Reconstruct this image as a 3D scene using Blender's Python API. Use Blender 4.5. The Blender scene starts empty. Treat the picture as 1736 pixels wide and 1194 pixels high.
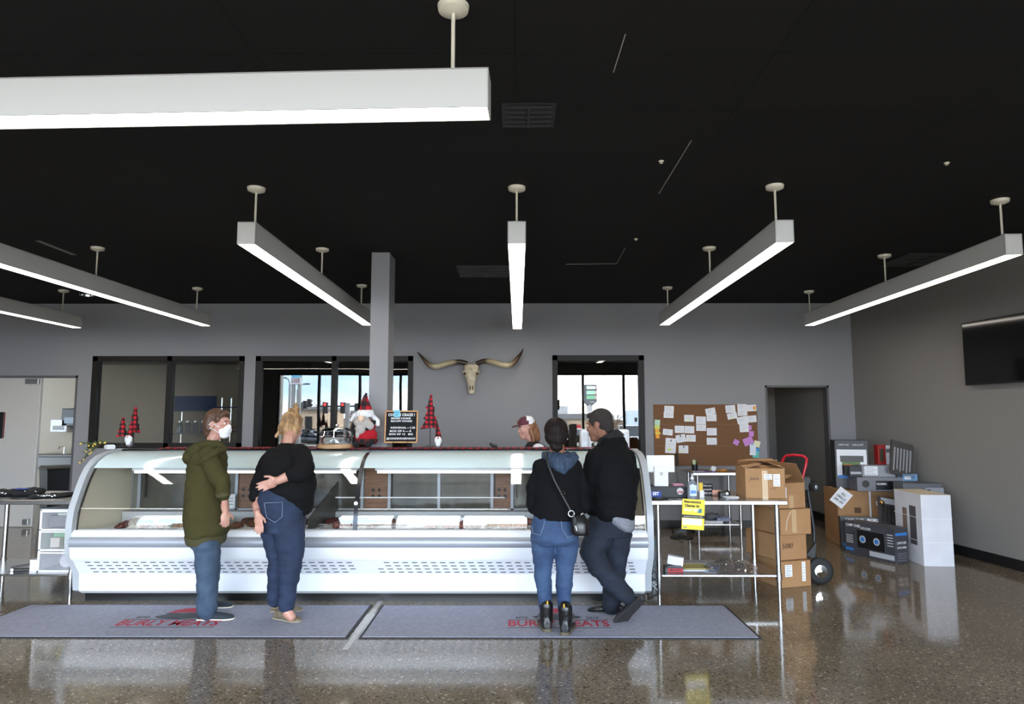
import bpy, bmesh, math, random
from mathutils import Vector, Matrix, Euler, noise
from math import sin, cos, pi, radians as rad
random.seed(7)
sc = bpy.context.scene
C = sc.collection
# ------------------------------------------------------------------ camera
F = 1157.0
CAM = Vector((0, 0, 1.6))
cd = bpy.data.cameras.new('camera'); cam = bpy.data.objects.new('camera', cd); C.objects.link(cam)
cam.location = CAM
cam.rotation_euler = (rad(90) + math.atan(111 / F), 0, math.atan(5 / F))
cd.sensor_width = 36; cd.lens = F / 1736 * 36; cd.clip_end = 400; cd.clip_start = 0.05
sc.camera = cam
RM = cam.rotation_euler.to_matrix()
def ray(u, v): return RM @ Vector(((u - 868) / F, (597 - v) / F, -1))
def P(u, v, Y):
    d = ray(u, v); return CAM + d * (Y / d.y)
def G(u, v, z=0.0):
    d = ray(u, v); return CAM + d * ((z - CAM.z) / d.z)
# ------------------------------------------------------------------ view, world, sun, portal
vs = sc.view_settings
vs.view_transform = 'Standard'; vs.look = 'None'; vs.gamma = 1; vs.exposure = 0.6; vs.use_curve_mapping = False
YF, YB, ZC, ZH = -1.5, 10.1, 3.3, 3.0
w = bpy.data.worlds.new('world'); sc.world = w; w.use_nodes = True
nt = w.node_tree; N = nt.nodes; N.clear(); L = nt.links
out = N.new('ShaderNodeOutputWorld'); bg = N.new('ShaderNodeBackground'); L.new(bg.outputs[0], out.inputs[0])
tc = N.new('ShaderNodeTexCoord'); mp = N.new('ShaderNodeMapping'); mp.inputs['Scale'].default_value = (1.6, 1.6, 6)
L.new(tc.outputs['Generated'], mp.inputs[0])
nz = N.new('ShaderNodeTexNoise'); nz.inputs['Scale'].default_value = 2.2; nz.inputs['Detail'].default_value = 6
L.new(mp.outputs[0], nz.inputs['Vector'])
cr = N.new('ShaderNodeValToRGB'); cr.color_ramp.elements[0].position = .42; cr.color_ramp.elements[1].position = .62
cr.color_ramp.elements[0].color = (.50, .72, 1, 1); cr.color_ramp.elements[1].color = (1, .98, .95, 1)
L.new(nz.outputs['Fac'], cr.inputs[0])
sx = N.new('ShaderNodeSeparateXYZ'); L.new(tc.outputs['Generated'], sx.inputs[0])
mr = N.new('ShaderNodeMapRange'); mr.inputs['From Min'].default_value = -.25; mr.inputs['From Max'].default_value = .12
mr.inputs['To Min'].default_value = 9.0; mr.inputs['To Max'].default_value = 13.0
L.new(sx.outputs['X'], mr.inputs['Value']); L.new(cr.outputs[0], bg.inputs['Color']); L.new(mr.outputs[0], bg.inputs['Strength'])
sl = bpy.data.lights.new('sun', 'SUN'); sl.energy = 20; sl.angle = rad(.6); sl.color = (1, .95, .86)
so = bpy.data.objects.new('sun', sl); C.objects.link(so)
so.rotation_euler = Vector((-.72, -.38, -.58)).to_track_quat('-Z', 'Y').to_euler()
pl = bpy.data.lights.new('storefront_daylight_portal', 'AREA'); pl.shape = 'RECTANGLE'; pl.size = 13.6; pl.size_y = 3.0
pl.cycles.is_portal = True
po = bpy.data.objects.new('storefront_daylight_portal', pl); C.objects.link(po)
po.location = (-.8, YF - .02, 1.5); po.rotation_euler = Vector((0, 1, 0)).to_track_quat('-Z', 'Z').to_euler()
sc.cycles.use_denoising = True
sc.cycles.max_bounces = 10; sc.cycles.transparent_max_bounces = 16; sc.cycles.sample_clamp_indirect = 6
sc.cycles.caustics_reflective = False; sc.cycles.caustics_refractive = False

# ------------------------------------------------------------------ materials
def lin(c): 
    c = c / 255; return c / 12.92 if c <= .04045 else ((c + .055) / 1.055) ** 2.4
def rgb(c): return (lin(c[0]), lin(c[1]), lin(c[2]), 1)
MC = {}
def M(name, col, rough=.5, metal=0, bump=None, vary=None, emit=0, spec=.5, stretch=None, coat=0):
    if name in MC: return MC[name]
    m = bpy.data.materials.new(name); m.use_nodes = True; t = m.node_tree; b = t.nodes['Principled BSDF']
    b.inputs['Base Color'].default_value = rgb(col); b.inputs['Roughness'].default_value = rough
    b.inputs['Metallic'].default_value = metal; b.inputs['Specular IOR Level'].default_value = spec
    if coat: b.inputs['Coat Weight'].default_value = coat; b.inputs['Coat Roughness'].default_value = .05
    if emit: b.inputs['Emission Color'].default_value = rgb(col); b.inputs['Emission Strength'].default_value = emit
    if bump or vary:
        co = t.nodes.new('ShaderNodeTexCoord'); src = co.outputs['Object']
        if stretch:
            mm = t.nodes.new('ShaderNodeMapping'); mm.inputs['Scale'].default_value = stretch; t.links.new(src, mm.inputs[0]); src = mm.outputs[0]
    if bump:
        n = t.nodes.new('ShaderNodeTexNoise'); n.inputs['Scale'].default_value = bump[0]; n.inputs['Detail'].default_value = 5
        bp = t.nodes.new('ShaderNodeBump'); bp.inputs['Strength'].default_value = bump[1]; bp.inputs['Distance'].default_value = .01
        t.links.new(src, n.inputs['Vector']); t.links.new(n.outputs['Fac'], bp.inputs['Height']); t.links.new(bp.outputs[0], b.inputs['Normal'])
    if vary:  # (scale, other colour)
        n = t.nodes.new('ShaderNodeTexNoise'); n.inputs['Scale'].default_value = vary[0]; n.inputs['Detail'].default_value = 6
        r = t.nodes.new('ShaderNodeValToRGB'); r.color_ramp.elements[0].position = .35; r.color_ramp.elements[1].position = .65
        r.color_ramp.elements[0].color = rgb(col); r.color_ramp.elements[1].color = rgb(vary[1])
        t.links.new(src, n.inputs['Vector']); t.links.new(n.outputs['Fac'], r.inputs[0]); t.links.new(r.outputs[0], b.inputs['Base Color'])
    MC[name] = m; return m
def plaid(name, sc_, axes='XZ', red=(190, 20, 35), dark=(80, 14, 20), black=(14, 12, 13)):
    m = bpy.data.materials.new(name); m.use_nodes = True; t = m.node_tree; b = t.nodes['Principled BSDF']; b.inputs['Roughness'].default_value = .85
    co = t.nodes.new('ShaderNodeTexCoord'); s = t.nodes.new('ShaderNodeSeparateXYZ'); t.links.new(co.outputs['Object'], s.inputs[0])
    gs = []
    for a in axes:
        mu = t.nodes.new('ShaderNodeMath'); mu.operation = 'MULTIPLY'; mu.inputs[1].default_value = sc_; t.links.new(s.outputs[a], mu.inputs[0])
        fr = t.nodes.new('ShaderNodeMath'); fr.operation = 'FRACT'; t.links.new(mu.outputs[0], fr.inputs[0])
        g = t.nodes.new('ShaderNodeMath'); g.operation = 'GREATER_THAN'; g.inputs[1].default_value = .5; t.links.new(fr.outputs[0], g.inputs[0]); gs.append(g)
    ad = t.nodes.new('ShaderNodeMath'); ad.operation = 'ADD'; t.links.new(gs[0].outputs[0], ad.inputs[0]); t.links.new(gs[1].outputs[0], ad.inputs[1])
    hf = t.nodes.new('ShaderNodeMath'); hf.operation = 'MULTIPLY'; hf.inputs[1].default_value = .5; t.links.new(ad.outputs[0], hf.inputs[0])
    r = t.nodes.new('ShaderNodeValToRGB'); r.color_ramp.interpolation = 'CONSTANT'; e = r.color_ramp.elements
    e[0].color = rgb(red); e[1].position = .75; e[1].color = rgb(black); k = e.new(.3); k.color = rgb(dark)
    t.links.new(hf.outputs[0], r.inputs[0]); t.links.new(r.outputs[0], b.inputs['Base Color'])
    return m
def glassmat(name, tint, f0, wav=0, rough=.0):
    m = bpy.data.materials.new(name); m.use_nodes = True; t = m.node_tree; t.nodes.remove(t.nodes['Principled BSDF'])
    o = t.nodes['Material Output']; tr = t.nodes.new('ShaderNodeBsdfTransparent'); tr.inputs[0].default_value = (*tint, 1)
    gl = t.nodes.new('ShaderNodeBsdfGlossy'); gl.inputs['Roughness'].default_value = rough; gl.inputs['Color'].default_value = (1, 1, 1, 1)
    mx = t.nodes.new('ShaderNodeMixShader'); lw = t.nodes.new('ShaderNodeLayerWeight'); lw.inputs['Blend'].default_value = .5
    pw = t.nodes.new('ShaderNodeMath'); pw.operation = 'POWER'; pw.inputs[1].default_value = 4; t.links.new(lw.outputs['Facing'], pw.inputs[0])
    ma = t.nodes.new('ShaderNodeMath'); ma.operation = 'MULTIPLY_ADD'; ma.inputs[1].default_value = 1 - f0; ma.inputs[2].default_value = f0
    t.links.new(pw.outputs[0], ma.inputs[0]); t.links.new(ma.outputs[0], mx.inputs[0])
    t.links.new(tr.outputs[0], mx.inputs[1]); t.links.new(gl.outputs[0], mx.inputs[2]); t.links.new(mx.outputs[0], o.inputs[0])
    if wav:
        n = t.nodes.new('ShaderNodeTexNoise'); n.inputs['Scale'].default_value = 1.6; n.inputs['Detail'].default_value = 0
        co = t.nodes.new('ShaderNodeTexCoord'); t.links.new(co.outputs['Object'], n.inputs['Vector'])
        bp = t.nodes.new('ShaderNodeBump'); bp.inputs['Strength'].default_value = wav; bp.inputs['Distance'].default_value = .01
        t.links.new(n.outputs['Fac'], bp.inputs['Height']); t.links.new(bp.outputs[0], gl.inputs['Normal'])
    MC[name] = m; return m
def ramp(t, src, stops, interp='LINEAR'):
    r = t.nodes.new('ShaderNodeValToRGB'); r.color_ramp.interpolation = interp; e = r.color_ramp.elements
    e[0].position, e[0].color = stops[0][0], rgb(stops[0][1]); e[1].position, e[1].color = stops[-1][0], rgb(stops[-1][1])
    for p, c in stops[1:-1]: k = e.new(p); k.color = rgb(c)
    t.links.new(src, r.inputs[0]); return r.outputs[0]
def mixc(t, fac, a, b, mode='MIX'):
    x = t.nodes.new('ShaderNodeMix'); x.data_type = 'RGBA'; x.blend_type = mode
    if isinstance(fac, (int, float)): x.inputs[0].default_value = fac
    else: t.links.new(fac, x.inputs[0])
    for i, s in ((6, a), (7, b)):
        if isinstance(s, tuple): x.inputs[i].default_value = s
        else: t.links.new(s, x.inputs[i])
    return x.outputs[2]
def floor_mat():
    m = bpy.data.materials.new('polished_aggregate_concrete'); m.use_nodes = True; t = m.node_tree; b = t.nodes['Principled BSDF']
    co = t.nodes.new('ShaderNodeTexCoord').outputs['Object']
    n1 = t.nodes.new('ShaderNodeTexNoise'); n1.inputs['Scale'].default_value = 1.3; n1.inputs['Detail'].default_value = 7; t.links.new(co, n1.inputs['Vector'])
    base = ramp(t, n1.outputs['Fac'], [(.3, (104, 93, 77)), (.7, (131, 118, 99))])
    v = t.nodes.new('ShaderNodeTexVoronoi'); v.inputs['Scale'].default_value = 85; t.links.new(co, v.inputs['Vector'])
    cell = t.nodes.new('ShaderNodeSeparateColor'); t.links.new(v.outputs['Color'], cell.inputs[0])
    stones = ramp(t, cell.outputs[0], [(0, (26, 23, 22)), (.16, (62, 54, 46)), (.3, (114, 102, 84)), (.8, (140, 126, 105)), (.93, (206, 194, 172))], 'CONSTANT')
    n2 = t.nodes.new('ShaderNodeTexNoise'); n2.inputs['Scale'].default_value = 45; n2.inputs['Detail'].default_value = 4; t.links.new(co, n2.inputs['Vector'])
    f2 = ramp(t, n2.outputs['Fac'], [(.47, (0, 0, 0)), (.56, (255, 255, 255))])
    c = mixc(t, f2, base, stones)
    t.links.new(mixc(t, .75, base, c), b.inputs['Base Color'])
    n3 = t.nodes.new('ShaderNodeTexNoise'); n3.inputs['Scale'].default_value = 2.5; t.links.new(co, n3.inputs['Vector'])
    rr = t.nodes.new('ShaderNodeMapRange'); rr.inputs['To Min'].default_value = .05; rr.inputs['To Max'].default_value = .13; t.links.new(n3.outputs['Fac'], rr.inputs['Value'])
    t.links.new(rr.outputs[0], b.inputs['Roughness']); b.inputs['Specular IOR Level'].default_value = 1.0
    bp = t.nodes.new('ShaderNodeBump'); bp.inputs['Strength'].default_value = .03; bp.inputs['Distance'].default_value = .01
    n4 = t.nodes.new('ShaderNodeTexNoise'); n4.inputs['Scale'].default_value = 9; t.links.new(co, n4.inputs['Vector'])
    t.links.new(n4.outputs['Fac'], bp.inputs['Height']); t.links.new(bp.outputs[0], b.inputs['Normal'])
    return m
def ceil_mat():
    m = bpy.data.materials.new('black_ceiling_tile'); m.use_nodes = True; t = m.node_tree; b = t.nodes['Principled BSDF']
    co = t.nodes.new('ShaderNodeTexCoord').outputs['Object']
    br = t.nodes.new('ShaderNodeTexBrick'); br.offset = 0; br.inputs['Scale'].default_value = 1; br.inputs['Brick Width'].default_value = 1.22; br.inputs['Row Height'].default_value = .61
    br.inputs['Mortar Size'].default_value = .006; br.inputs['Color1'].default_value = rgb((24, 22, 21)); br.inputs['Color2'].default_value = rgb((27, 25, 23)); br.inputs['Mortar'].default_value = rgb((14, 13, 12))
    t.links.new(co, br.inputs['Vector'])
    n = t.nodes.new('ShaderNodeTexNoise'); n.inputs['Scale'].default_value = 14; n.inputs['Detail'].default_value = 8; t.links.new(co, n.inputs['Vector'])
    dust = ramp(t, n.outputs['Fac'], [(.72, (0, 0, 0)), (.80, (120, 120, 120))])
    t.links.new(mixc(t, dust, br.outputs['Color'], rgb((90, 85, 76))), b.inputs['Base Color'])
    b.inputs['Roughness'].default_value = .8; b.inputs['Specular IOR Level'].default_value = .2
    return m
def wood(name, a, c, s=6, stretch=(1, 1, 8)):
    return M(name, a, .45, vary=(s, c), stretch=stretch)

mWALL = M('grey_wall_paint', (140, 140, 143), .75, bump=(220, .04), vary=(.8, (145, 144, 146)))
mWALLR = M('warm_grey_wall_paint', (134, 130, 126), .75, bump=(220, .04))
mBEIGE = M('beige_kitchen_paint', (172, 162, 144), .7)
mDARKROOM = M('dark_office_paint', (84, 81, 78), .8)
mHALL = M('hall_paint', (170, 162, 152), .8)
mBLK = M('black_vinyl', (22, 21, 21), .45)
mFRAME = M('dark_bronze_frame', (30, 27, 25), .5, spec=.25)
mGLASS = glassmat('window_glass', (.62, .62, .6), .072, wav=.055)
mCASEGL = glassmat('display_case_glass', (.96, .965, .96), .06)
mSS = M('stainless_steel', (190, 190, 190), .25, metal=1, bump=(60, .03), stretch=(1, 20, 20))
mCHR = M('chrome', (225, 225, 225), .12, metal=1)
mWHITE = M('white_enamel', (238, 240, 244), .28)
mWPL = M('white_plastic', (232, 232, 234), .35)
mFIX = M('fixture_white_paint', (206, 204, 200), .4)
mLAMP = M('fixture_diffuser', (255, 246, 232), .5, emit=9.5)
mCREAM = M('cream_canopy', (222, 214, 194), .4)
mBLACK = M('black_plastic', (18, 18, 19), .4)
mRUB = M('black_rubber', (30, 30, 31), .7, bump=(80, .2))
mCARD = M('cardboard', (176, 134, 92), .8, vary=(3, (164, 122, 82)), bump=(120, .08))
mCARDD = M('cardboard_inside', (132, 98, 64), .85)
mTAPE = M('packing_tape', (196, 164, 124), .2)
mPAPER = M('white_paper', (236, 236, 240), .7)
mINK = M('black_ink', (20, 20, 22), .6)
mGREYINK = M('grey_ink', (120, 122, 128), .6)
mSKIN = M('fair_skin', (192, 146, 128), .5, vary=(14, (182, 130, 112)))
mSKINT = M('tan_skin', (152, 106, 84), .5, vary=(14, (140, 94, 74)))
mWTXT = M('white_lettering', (236, 236, 236), .5)
mREDTXT = M('red_print', (170, 30, 52), .7)
mPLAIDXY = plaid('red_black_plaid_runner', 14, 'XY')
mPLAIDXZ = plaid('red_black_plaid_fabric', 22, 'XZ')
mPLAIDBIG = plaid('red_black_plaid_plush', 11, 'XZ', red=(180, 10, 30))
mREDCL = M('red_plush', (170, 12, 30), .9, bump=(160, .3))

# ------------------------------------------------------------------ mesh helpers
def rootloc(o):
    while o.parent: o = o.parent
    return o.location.copy()
class MB:
    def __init__(s): s.v = []; s.f = []; s.mi = []; s.cur = 0
    def add(s, vs_, fs, X=None):
        n = len(s.v)
        for p in vs_:
            p = Vector(p); s.v.append(X @ p if X is not None else p)
        for f in fs: s.f.append([n + i for i in f]); s.mi.append(s.cur)
        return s
    def box(s, c, d, X=None):
        cx, cy, cz = c; a, b, e = d[0] / 2, d[1] / 2, d[2] / 2
        vs_ = [(cx + i * a, cy + j * b, cz + k * e) for i in (-1, 1) for j in (-1, 1) for k in (-1, 1)]
        return s.add(vs_, [(0, 1, 3, 2), (4, 6, 7, 5), (0, 4, 5, 1), (2, 3, 7, 6), (0, 2, 6, 4), (1, 5, 7, 3)], X)
    def bb(s, x0, x1, y0, y1, z0, z1, X=None):
        return s.box(((x0 + x1) / 2, (y0 + y1) / 2, (z0 + z1) / 2), (abs(x1 - x0), abs(y1 - y0), abs(z1 - z0)), X)
    def quad(s, a, b, c, d): return s.add([a, b, c, d], [(0, 1, 2, 3)])
    def cyl(s, p0, p1, r0, r1=None, n=16, cap=True):
        p0, p1 = Vector(p0), Vector(p1); r1 = r0 if r1 is None else r1
        q = (p1 - p0).to_track_quat('Z', 'Y'); vs_ = []
        for p, r in ((p0, r0), (p1, r1)):
            for i in range(n): vs_.append(p + q @ Vector((r * cos(2 * pi * i / n), r * sin(2 * pi * i / n), 0)))
        fs = [(i, (i + 1) % n, n + (i + 1) % n, n + i) for i in range(n)]
        if cap: fs += [tuple(range(n))[::-1], tuple(range(n, 2 * n))]
        return s.add(vs_, fs)
    def tube(s, pts, r, n=8):
        pts = [Vector(p) for p in pts]; k = len(pts); rs = r if isinstance(r, (list, tuple)) else [r] * k
        vs_ = []; up = None
        for i, p in enumerate(pts):
            d = (pts[min(i + 1, k - 1)] - pts[max(i - 1, 0)]).normalized()
            if up is None: up = d.orthogonal().normalized()
            up = (up - d * up.dot(d))
            if up.length < 1e-4: up = d.orthogonal()
            up.normalize(); sd = d.cross(up)
            for j in range(n): a = 2 * pi * j / n; vs_.append(p + up * (rs[i] * cos(a)) + sd * (rs[i] * sin(a)))
        fs = [(i * n + j, i * n + (j + 1) % n, (i + 1) * n + (j + 1) % n, (i + 1) * n + j) for i in range(k - 1) for j in range(n)]
        fs += [tuple(range(n))[::-1], tuple(range((k - 1) * n, k * n))]
        return s.add(vs_, fs)
    def ell(s, c, r, X=None, nu=16, nv=10):
        if not isinstance(r, (tuple, list)): r = (r, r, r)
        c = Vector(c); vs_ = [Vector((0, 0, r[2]))]; 
        for i in range(1, nv):
            a = pi * i / nv
            for j in range(nu): b = 2 * pi * j / nu; vs_.append(Vector((r[0] * sin(a) * cos(b), r[1] * sin(a) * sin(b), r[2] * cos(a))))
        vs_.append(Vector((0, 0, -r[2])))
        if X is not None: vs_ = [X @ p for p in vs_]
        vs_ = [p + c for p in vs_]
        fs = [(0, 1 + j, 1 + (j + 1) % nu) for j in range(nu)]
        for i in range(nv - 2):
            for j in range(nu):
                a = 1 + i * nu + j; b = 1 + i * nu + (j + 1) % nu; fs.append((a, a + nu, b + nu, b))
        e = len(vs_) - 1; o_ = 1 + (nv - 2) * nu
        fs += [(e, o_ + (j + 1) % nu, o_ + j) for j in range(nu)]
        return s.add(vs_, fs)
    def limb(s, pr, n=14):
        for (p0, r0), (p1, r1) in zip(pr, pr[1:]): s.cyl(p0, p1, r0, r1, n)
        for p, r in pr: s.ell(p, r, None, n, 8)
        return s
    def loft(s, rings, n=24):   # ring: (centre, side vector, front vector)
        vs_ = []
        for c, a, b in rings:
            c, a, b = Vector(c), Vector(a), Vector(b)
            for j in range(n): t = 2 * pi * j / n; vs_.append(c + a * cos(t) + b * sin(t))
        k = len(rings)
        fs = [(i * n + j, i * n + (j + 1) % n, (i + 1) * n + (j + 1) % n, (i + 1) * n + j) for i in range(k - 1) for j in range(n)]
        fs += [tuple(range(n))[::-1], tuple(range((k - 1) * n, k * n))]
        return s.add(vs_, fs)
    def lathe(s, prof, c=(0, 0, 0), n=24, X=None):
        c = Vector(c); vs_ = []
        for r, z in prof:
            for j in range(n): a = 2 * pi * j / n; p = Vector((max(r, 1e-4) * cos(a), max(r, 1e-4) * sin(a), z)); vs_.append((X @ p if X is not None else p) + c)
        k = len(prof)
        fs = [(i * n + j, i * n + (j + 1) % n, (i + 1) * n + (j + 1) % n, (i + 1) * n + j) for i in range(k - 1) for j in range(n)]
        fs += [tuple(range(n))[::-1], tuple(range((k - 1) * n, k * n))]
        return s.add(vs_, fs)
    def prism(s, poly, t, X=None):   # poly in local XZ, thickness t along Y centred
        n = len(poly); vs_ = [(x, -t / 2, z) for x, z in poly] + [(x, t / 2, z) for x, z in poly]
        fs = [tuple(range(n)), tuple(range(n, 2 * n))[::-1]] + [(i, n + i, n + (i + 1) % n, (i + 1) % n) for i in range(n)]
        return s.add(vs_, fs, X)
    def sheet(s, prof, x0, x1, th):  # (y,z) profile swept along x with thickness
        n = len(prof); nr = []
        for i in range(n):
            a = Vector(prof[max(i - 1, 0)]); b = Vector(prof[min(i + 1, n - 1)]); d = (b - a).normalized(); nr.append(Vector((-d.y, d.x)))
        q = [Vector(p) for p in prof] + [Vector(prof[i]) + nr[i] * th for i in range(n - 1, -1, -1)]
        m = len(q); vs_ = [(x0, p.x, p.y) for p in q] + [(x1, p.x, p.y) for p in q]
        fs = [(i, (i + 1) % m, m + (i + 1) % m, m + i) for i in range(m)]
        for o_ in (0, m):
            for i in range(n - 1): fs.append((o_ + i, o_ + i + 1, o_ + m - 2 - i, o_ + m - 1 - i))
        return s.add(vs_, fs)
    def mesh(s, name, mats, off=None):
        me = bpy.data.meshes.new(name); o_ = off or Vector((0, 0, 0))
        me.from_pydata([tuple(p - o_) for p in s.v], [], s.f)
        for m in (mats if isinstance(mats, (list, tuple)) else [mats]): me.materials.append(m)
        if any(s.mi): me.polygons.foreach_set('material_index', s.mi)
        bm = bmesh.new(); bm.from_mesh(me); bmesh.ops.recalc_face_normals(bm, faces=bm.faces); bm.to_mesh(me); bm.free()
        return me
    def build(s, name, mats, parent=None, world=False, bevel=0, smooth=False, at=None, label=None):
        off = rootloc(parent) if (world and parent) else (Vector(at) if at is not None else None)
        me = s.mesh(name, mats, off); o = bpy.data.objects.new(name, me); C.objects.link(o)
        if parent: o.parent = parent
        elif at is not None: o.location = at
        if bevel:
            b = o.modifiers.new('bevel', 'BEVEL'); b.width = bevel; b.segments = 2; b.limit_method = 'ANGLE'; b.angle_limit = rad(40)
        if smooth: smooth_mesh(me)
        if label: o['label'] = label
        return o
def smooth_mesh(me, ang=50):
    me.polygons.foreach_set('use_smooth', [True] * len(me.polygons))
    try: me.set_sharp_from_angle(angle=rad(ang))
    except Exception: pass
def tag(o, label, cat, group=None, kind=None):
    o['label'] = label; o['category'] = cat
    if group: o['group'] = group
    if kind: o['kind'] = kind
    return o
def thing(name, label, cat, loc=(0, 0, 0), rot=(0, 0, 0), group=None, kind=None):
    o = bpy.data.objects.new(name, None); C.objects.link(o); o.empty_display_size = .05
    o.location = loc; o.rotation_euler = rot
    return tag(o, label, cat, group, kind)
def struct(o): o['kind'] = 'structure'; return o
def copy_tree(o, parent=None):
    c = o.copy(); C.objects.link(c)
    if parent: c.parent = parent
    for ch in list(o.children): copy_tree(ch, c)
    return c
def bake(o, mods):
    dg = bpy.context.evaluated_depsgraph_get(); dg.update()
    me = bpy.data.meshes.new_from_object(o.evaluated_get(dg))
    return me
def blob(mb, name, mat, parent, voxel=.008, smooth=4, wr=None, world=True, label=None):
    """unions the closed shapes in mb into one continuous skin"""
    off = rootloc(parent) if (world and parent) else None
    me = mb.mesh(name, mat, off); o = bpy.data.objects.new('tmp', me); C.objects.link(o)
    r = o.modifiers.new('r', 'REMESH'); r.mode = 'VOXEL'; r.voxel_size = voxel
    if smooth: k = o.modifiers.new('s', 'SMOOTH'); k.factor = .5; k.iterations = smooth
    m2 = bake(o, None); bpy.data.objects.remove(o); bpy.data.meshes.remove(me)
    m2.name = name
    if wr:
        for amp, s3 in wr:
            nn = [v.normal.copy() for v in m2.vertices]
            for v, n_ in zip(m2.vertices, nn):
                q = Vector((v.co.x * s3[0], v.co.y * s3[1], v.co.z * s3[2]))
                k = noise.noise(q) ; k = (1 - abs(k) * 2.6) if s3[3:] else k
                v.co += n_ * (k * amp)
    m2.materials.clear(); m2.materials.append(mat)
    m2.polygons.foreach_set('use_smooth', [True] * len(m2.polygons))
    o = bpy.data.objects.new(name, m2); C.objects.link(o); o.parent = parent
    if label: o['label'] = label
    return o
def text(s, size, loc, rot, mat, parent, name='lettering', width=None, height=None, bold=0, shear=0, world=False, align='CENTER', spacing=1):
    cu = bpy.data.curves.new('t', 'FONT'); cu.body = s; cu.size = size; cu.offset = bold; cu.shear = shear; cu.extrude = .0004
    cu.align_x = align; cu.align_y = 'CENTER'; cu.resolution_u = 3; cu.space_character = spacing
    o = bpy.data.objects.new('t', cu); C.objects.link(o)
    me = bake(o, None); bpy.data.objects.remove(o); bpy.data.curves.remove(cu)
    if len(me.vertices):
        xs = [v.co.x for v in me.vertices]; ys = [v.co.y for v in me.vertices]
        fx = width / (max(xs) - min(xs)) if width else 1; fy = height / (max(ys) - min(ys)) if height else (fx if width else 1)
        if height and not width: fx = fy
        X = Matrix.Translation(Vector(loc) - (rootloc(parent) if world and parent else Vector((0, 0, 0)))) @ Euler(rot).to_matrix().to_4x4() @ Matrix.Diagonal((fx, fy, 1, 1))
        me.transform(X)
    me.materials.clear(); me.materials.append(mat); me.name = name
    o = bpy.data.objects.new(name, me); C.objects.link(o); o.parent = parent
    return o
UP = (pi / 2, 0, 0)   # text upright, read from -Y

# ------------------------------------------------------------------ room shell
def holed_wall(name, x0, x1, y0, y1, z0, z1, holes, mat):
    mb = MB(); xs = sorted({x0, x1, *[h[0] for h in holes], *[h[1] for h in holes]})
    for a, b in zip(xs, xs[1:]):
        hs = sorted([(h[2], h[3]) for h in holes if h[0] <= a + 1e-6 and h[1] >= b - 1e-6]); z = z0
        for h0, h1 in hs:
            if h0 > z: mb.bb(a, b, y0, y1, z, h0)
            z = h1
        if z < z1: mb.bb(a, b, y0, y1, z, z1)
    return struct(mb.build(name, mat))
XL = -9.6
def xr(y): return 5.0 + (YB - y) * .103
struct(MB().add([(XL - .2, YF, 0), (6.5, YF, 0), (6.5, 14, 0), (XL - 4, 14, 0), (XL - .2, YF, -.15), (6.5, YF, -.15), (6.5, 14, -.15), (XL - 4, 14, -.15)],
    [(0, 1, 2, 3), (7, 6, 5, 4), (0, 4, 5, 1), (1, 5, 6, 2), (2, 6, 7, 3), (3, 7, 4, 0)]).build('floor', floor_mat()))
struct(MB().bb(XL - 4.5, 6.8, YF - .3, YB + .2, ZC, ZC + .2).bb(XL - 4.5, 6.8, YB + .2, 14.3, ZC, ZC + .2).build('ceiling', ceil_mat()))
D1 = (-8.2, -6.49, 0, 2.22); W1 = (-6.28, -4.02, 1.15, 2.51); W2 = (-3.85, -1.51, .95, 2.51); W3 = (.555, 1.912, .95, 2.52); D2 = (3.69, 4.63, 0, 2.07)
holed_wall('wall_back', XL - .2, 5.1, YB, YB + .14, 0, ZC, [D1, W1, W2, W3, D2], mWALL)
struct(MB().add([(xr(YB + .1), YB + .1, 0), (xr(YF), YF, 0), (xr(YF) + .15, YF, 0), (xr(YB) + .15, YB + .1, 0)] + [(xr(YB + .1), YB + .1, ZC), (xr(YF), YF, ZC), (xr(YF) + .15, YF, ZC), (xr(YB) + .15, YB + .1, ZC)],
    [(0, 1, 2, 3), (4, 7, 6, 5), (0, 4, 5, 1), (1, 5, 6, 2), (2, 6, 7, 3), (3, 7, 4, 0)]).build('wall_right', mWALLR))
struct(MB().bb(XL - .15, XL, YF, YB, 0, ZC).build('wall_left', mWALL))
holed_wall('wall_front', XL - .2, 6.8, YF - .15, YF, 0, ZC, [(-7.6, 6.0, 0, ZH)], mWALL)
# baseboards
for i, (a, b) in enumerate([(-6.49, 3.69), (4.63, xr(YB))]):
    struct(MB().bb(a, b, YB - .012, YB, 0, .115).build('baseboard_back', mBLK, bevel=.003))
struct(MB().add([(xr(y) - o_, y, z) for y, o_ in ((YB - .012, 0), (YF, 0), (YF, .013), (YB - .012, .013)) for z in (0, .115)],
    [(0, 2, 3, 1), (2, 4, 5, 3), (4, 6, 7, 5), (6, 0, 1, 7), (1, 3, 5, 7), (0, 6, 4, 2)]).build('baseboard_right', mBLK))
# interior windows
def iwindow(name, Wd, mull):
    x0, x1, z0, z1 = Wd; t = .075; r = bpy.data.objects.new(name, None); C.objects.link(r); r.location = (x0, YB, z0); struct(r)
    mb = MB().bb(x0, x0 + t, YB - .015, YB + .11, z0, z1).bb(x1 - t, x1, YB - .015, YB + .11, z0, z1).bb(x0, x1, YB - .015, YB + .11, z1 - t, z1).bb(x0, x1, YB - .015, YB + .11, z0, z0 + t)
    for m_ in mull: mb.bb(m_ - .035, m_ + .035, YB - .015, YB + .11, z0, z1)
    mb.build('window_frame', mFRAME, r, world=True)
    xs = [x0 + t] + list(mull) + [x1 - t]
    for a, b in zip(xs, xs[1:]):
        MB().bb(a, b, YB + .05, YB + .056, z0 + t, z1 - t).build('pane', mGLASS, r, world=True)
iwindow('window_1', W1, [P(285, 680, YB).x]); iwindow('window_2', W2, [P(565, 680, YB).x]); iwindow('window_3', W3, [])
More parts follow.
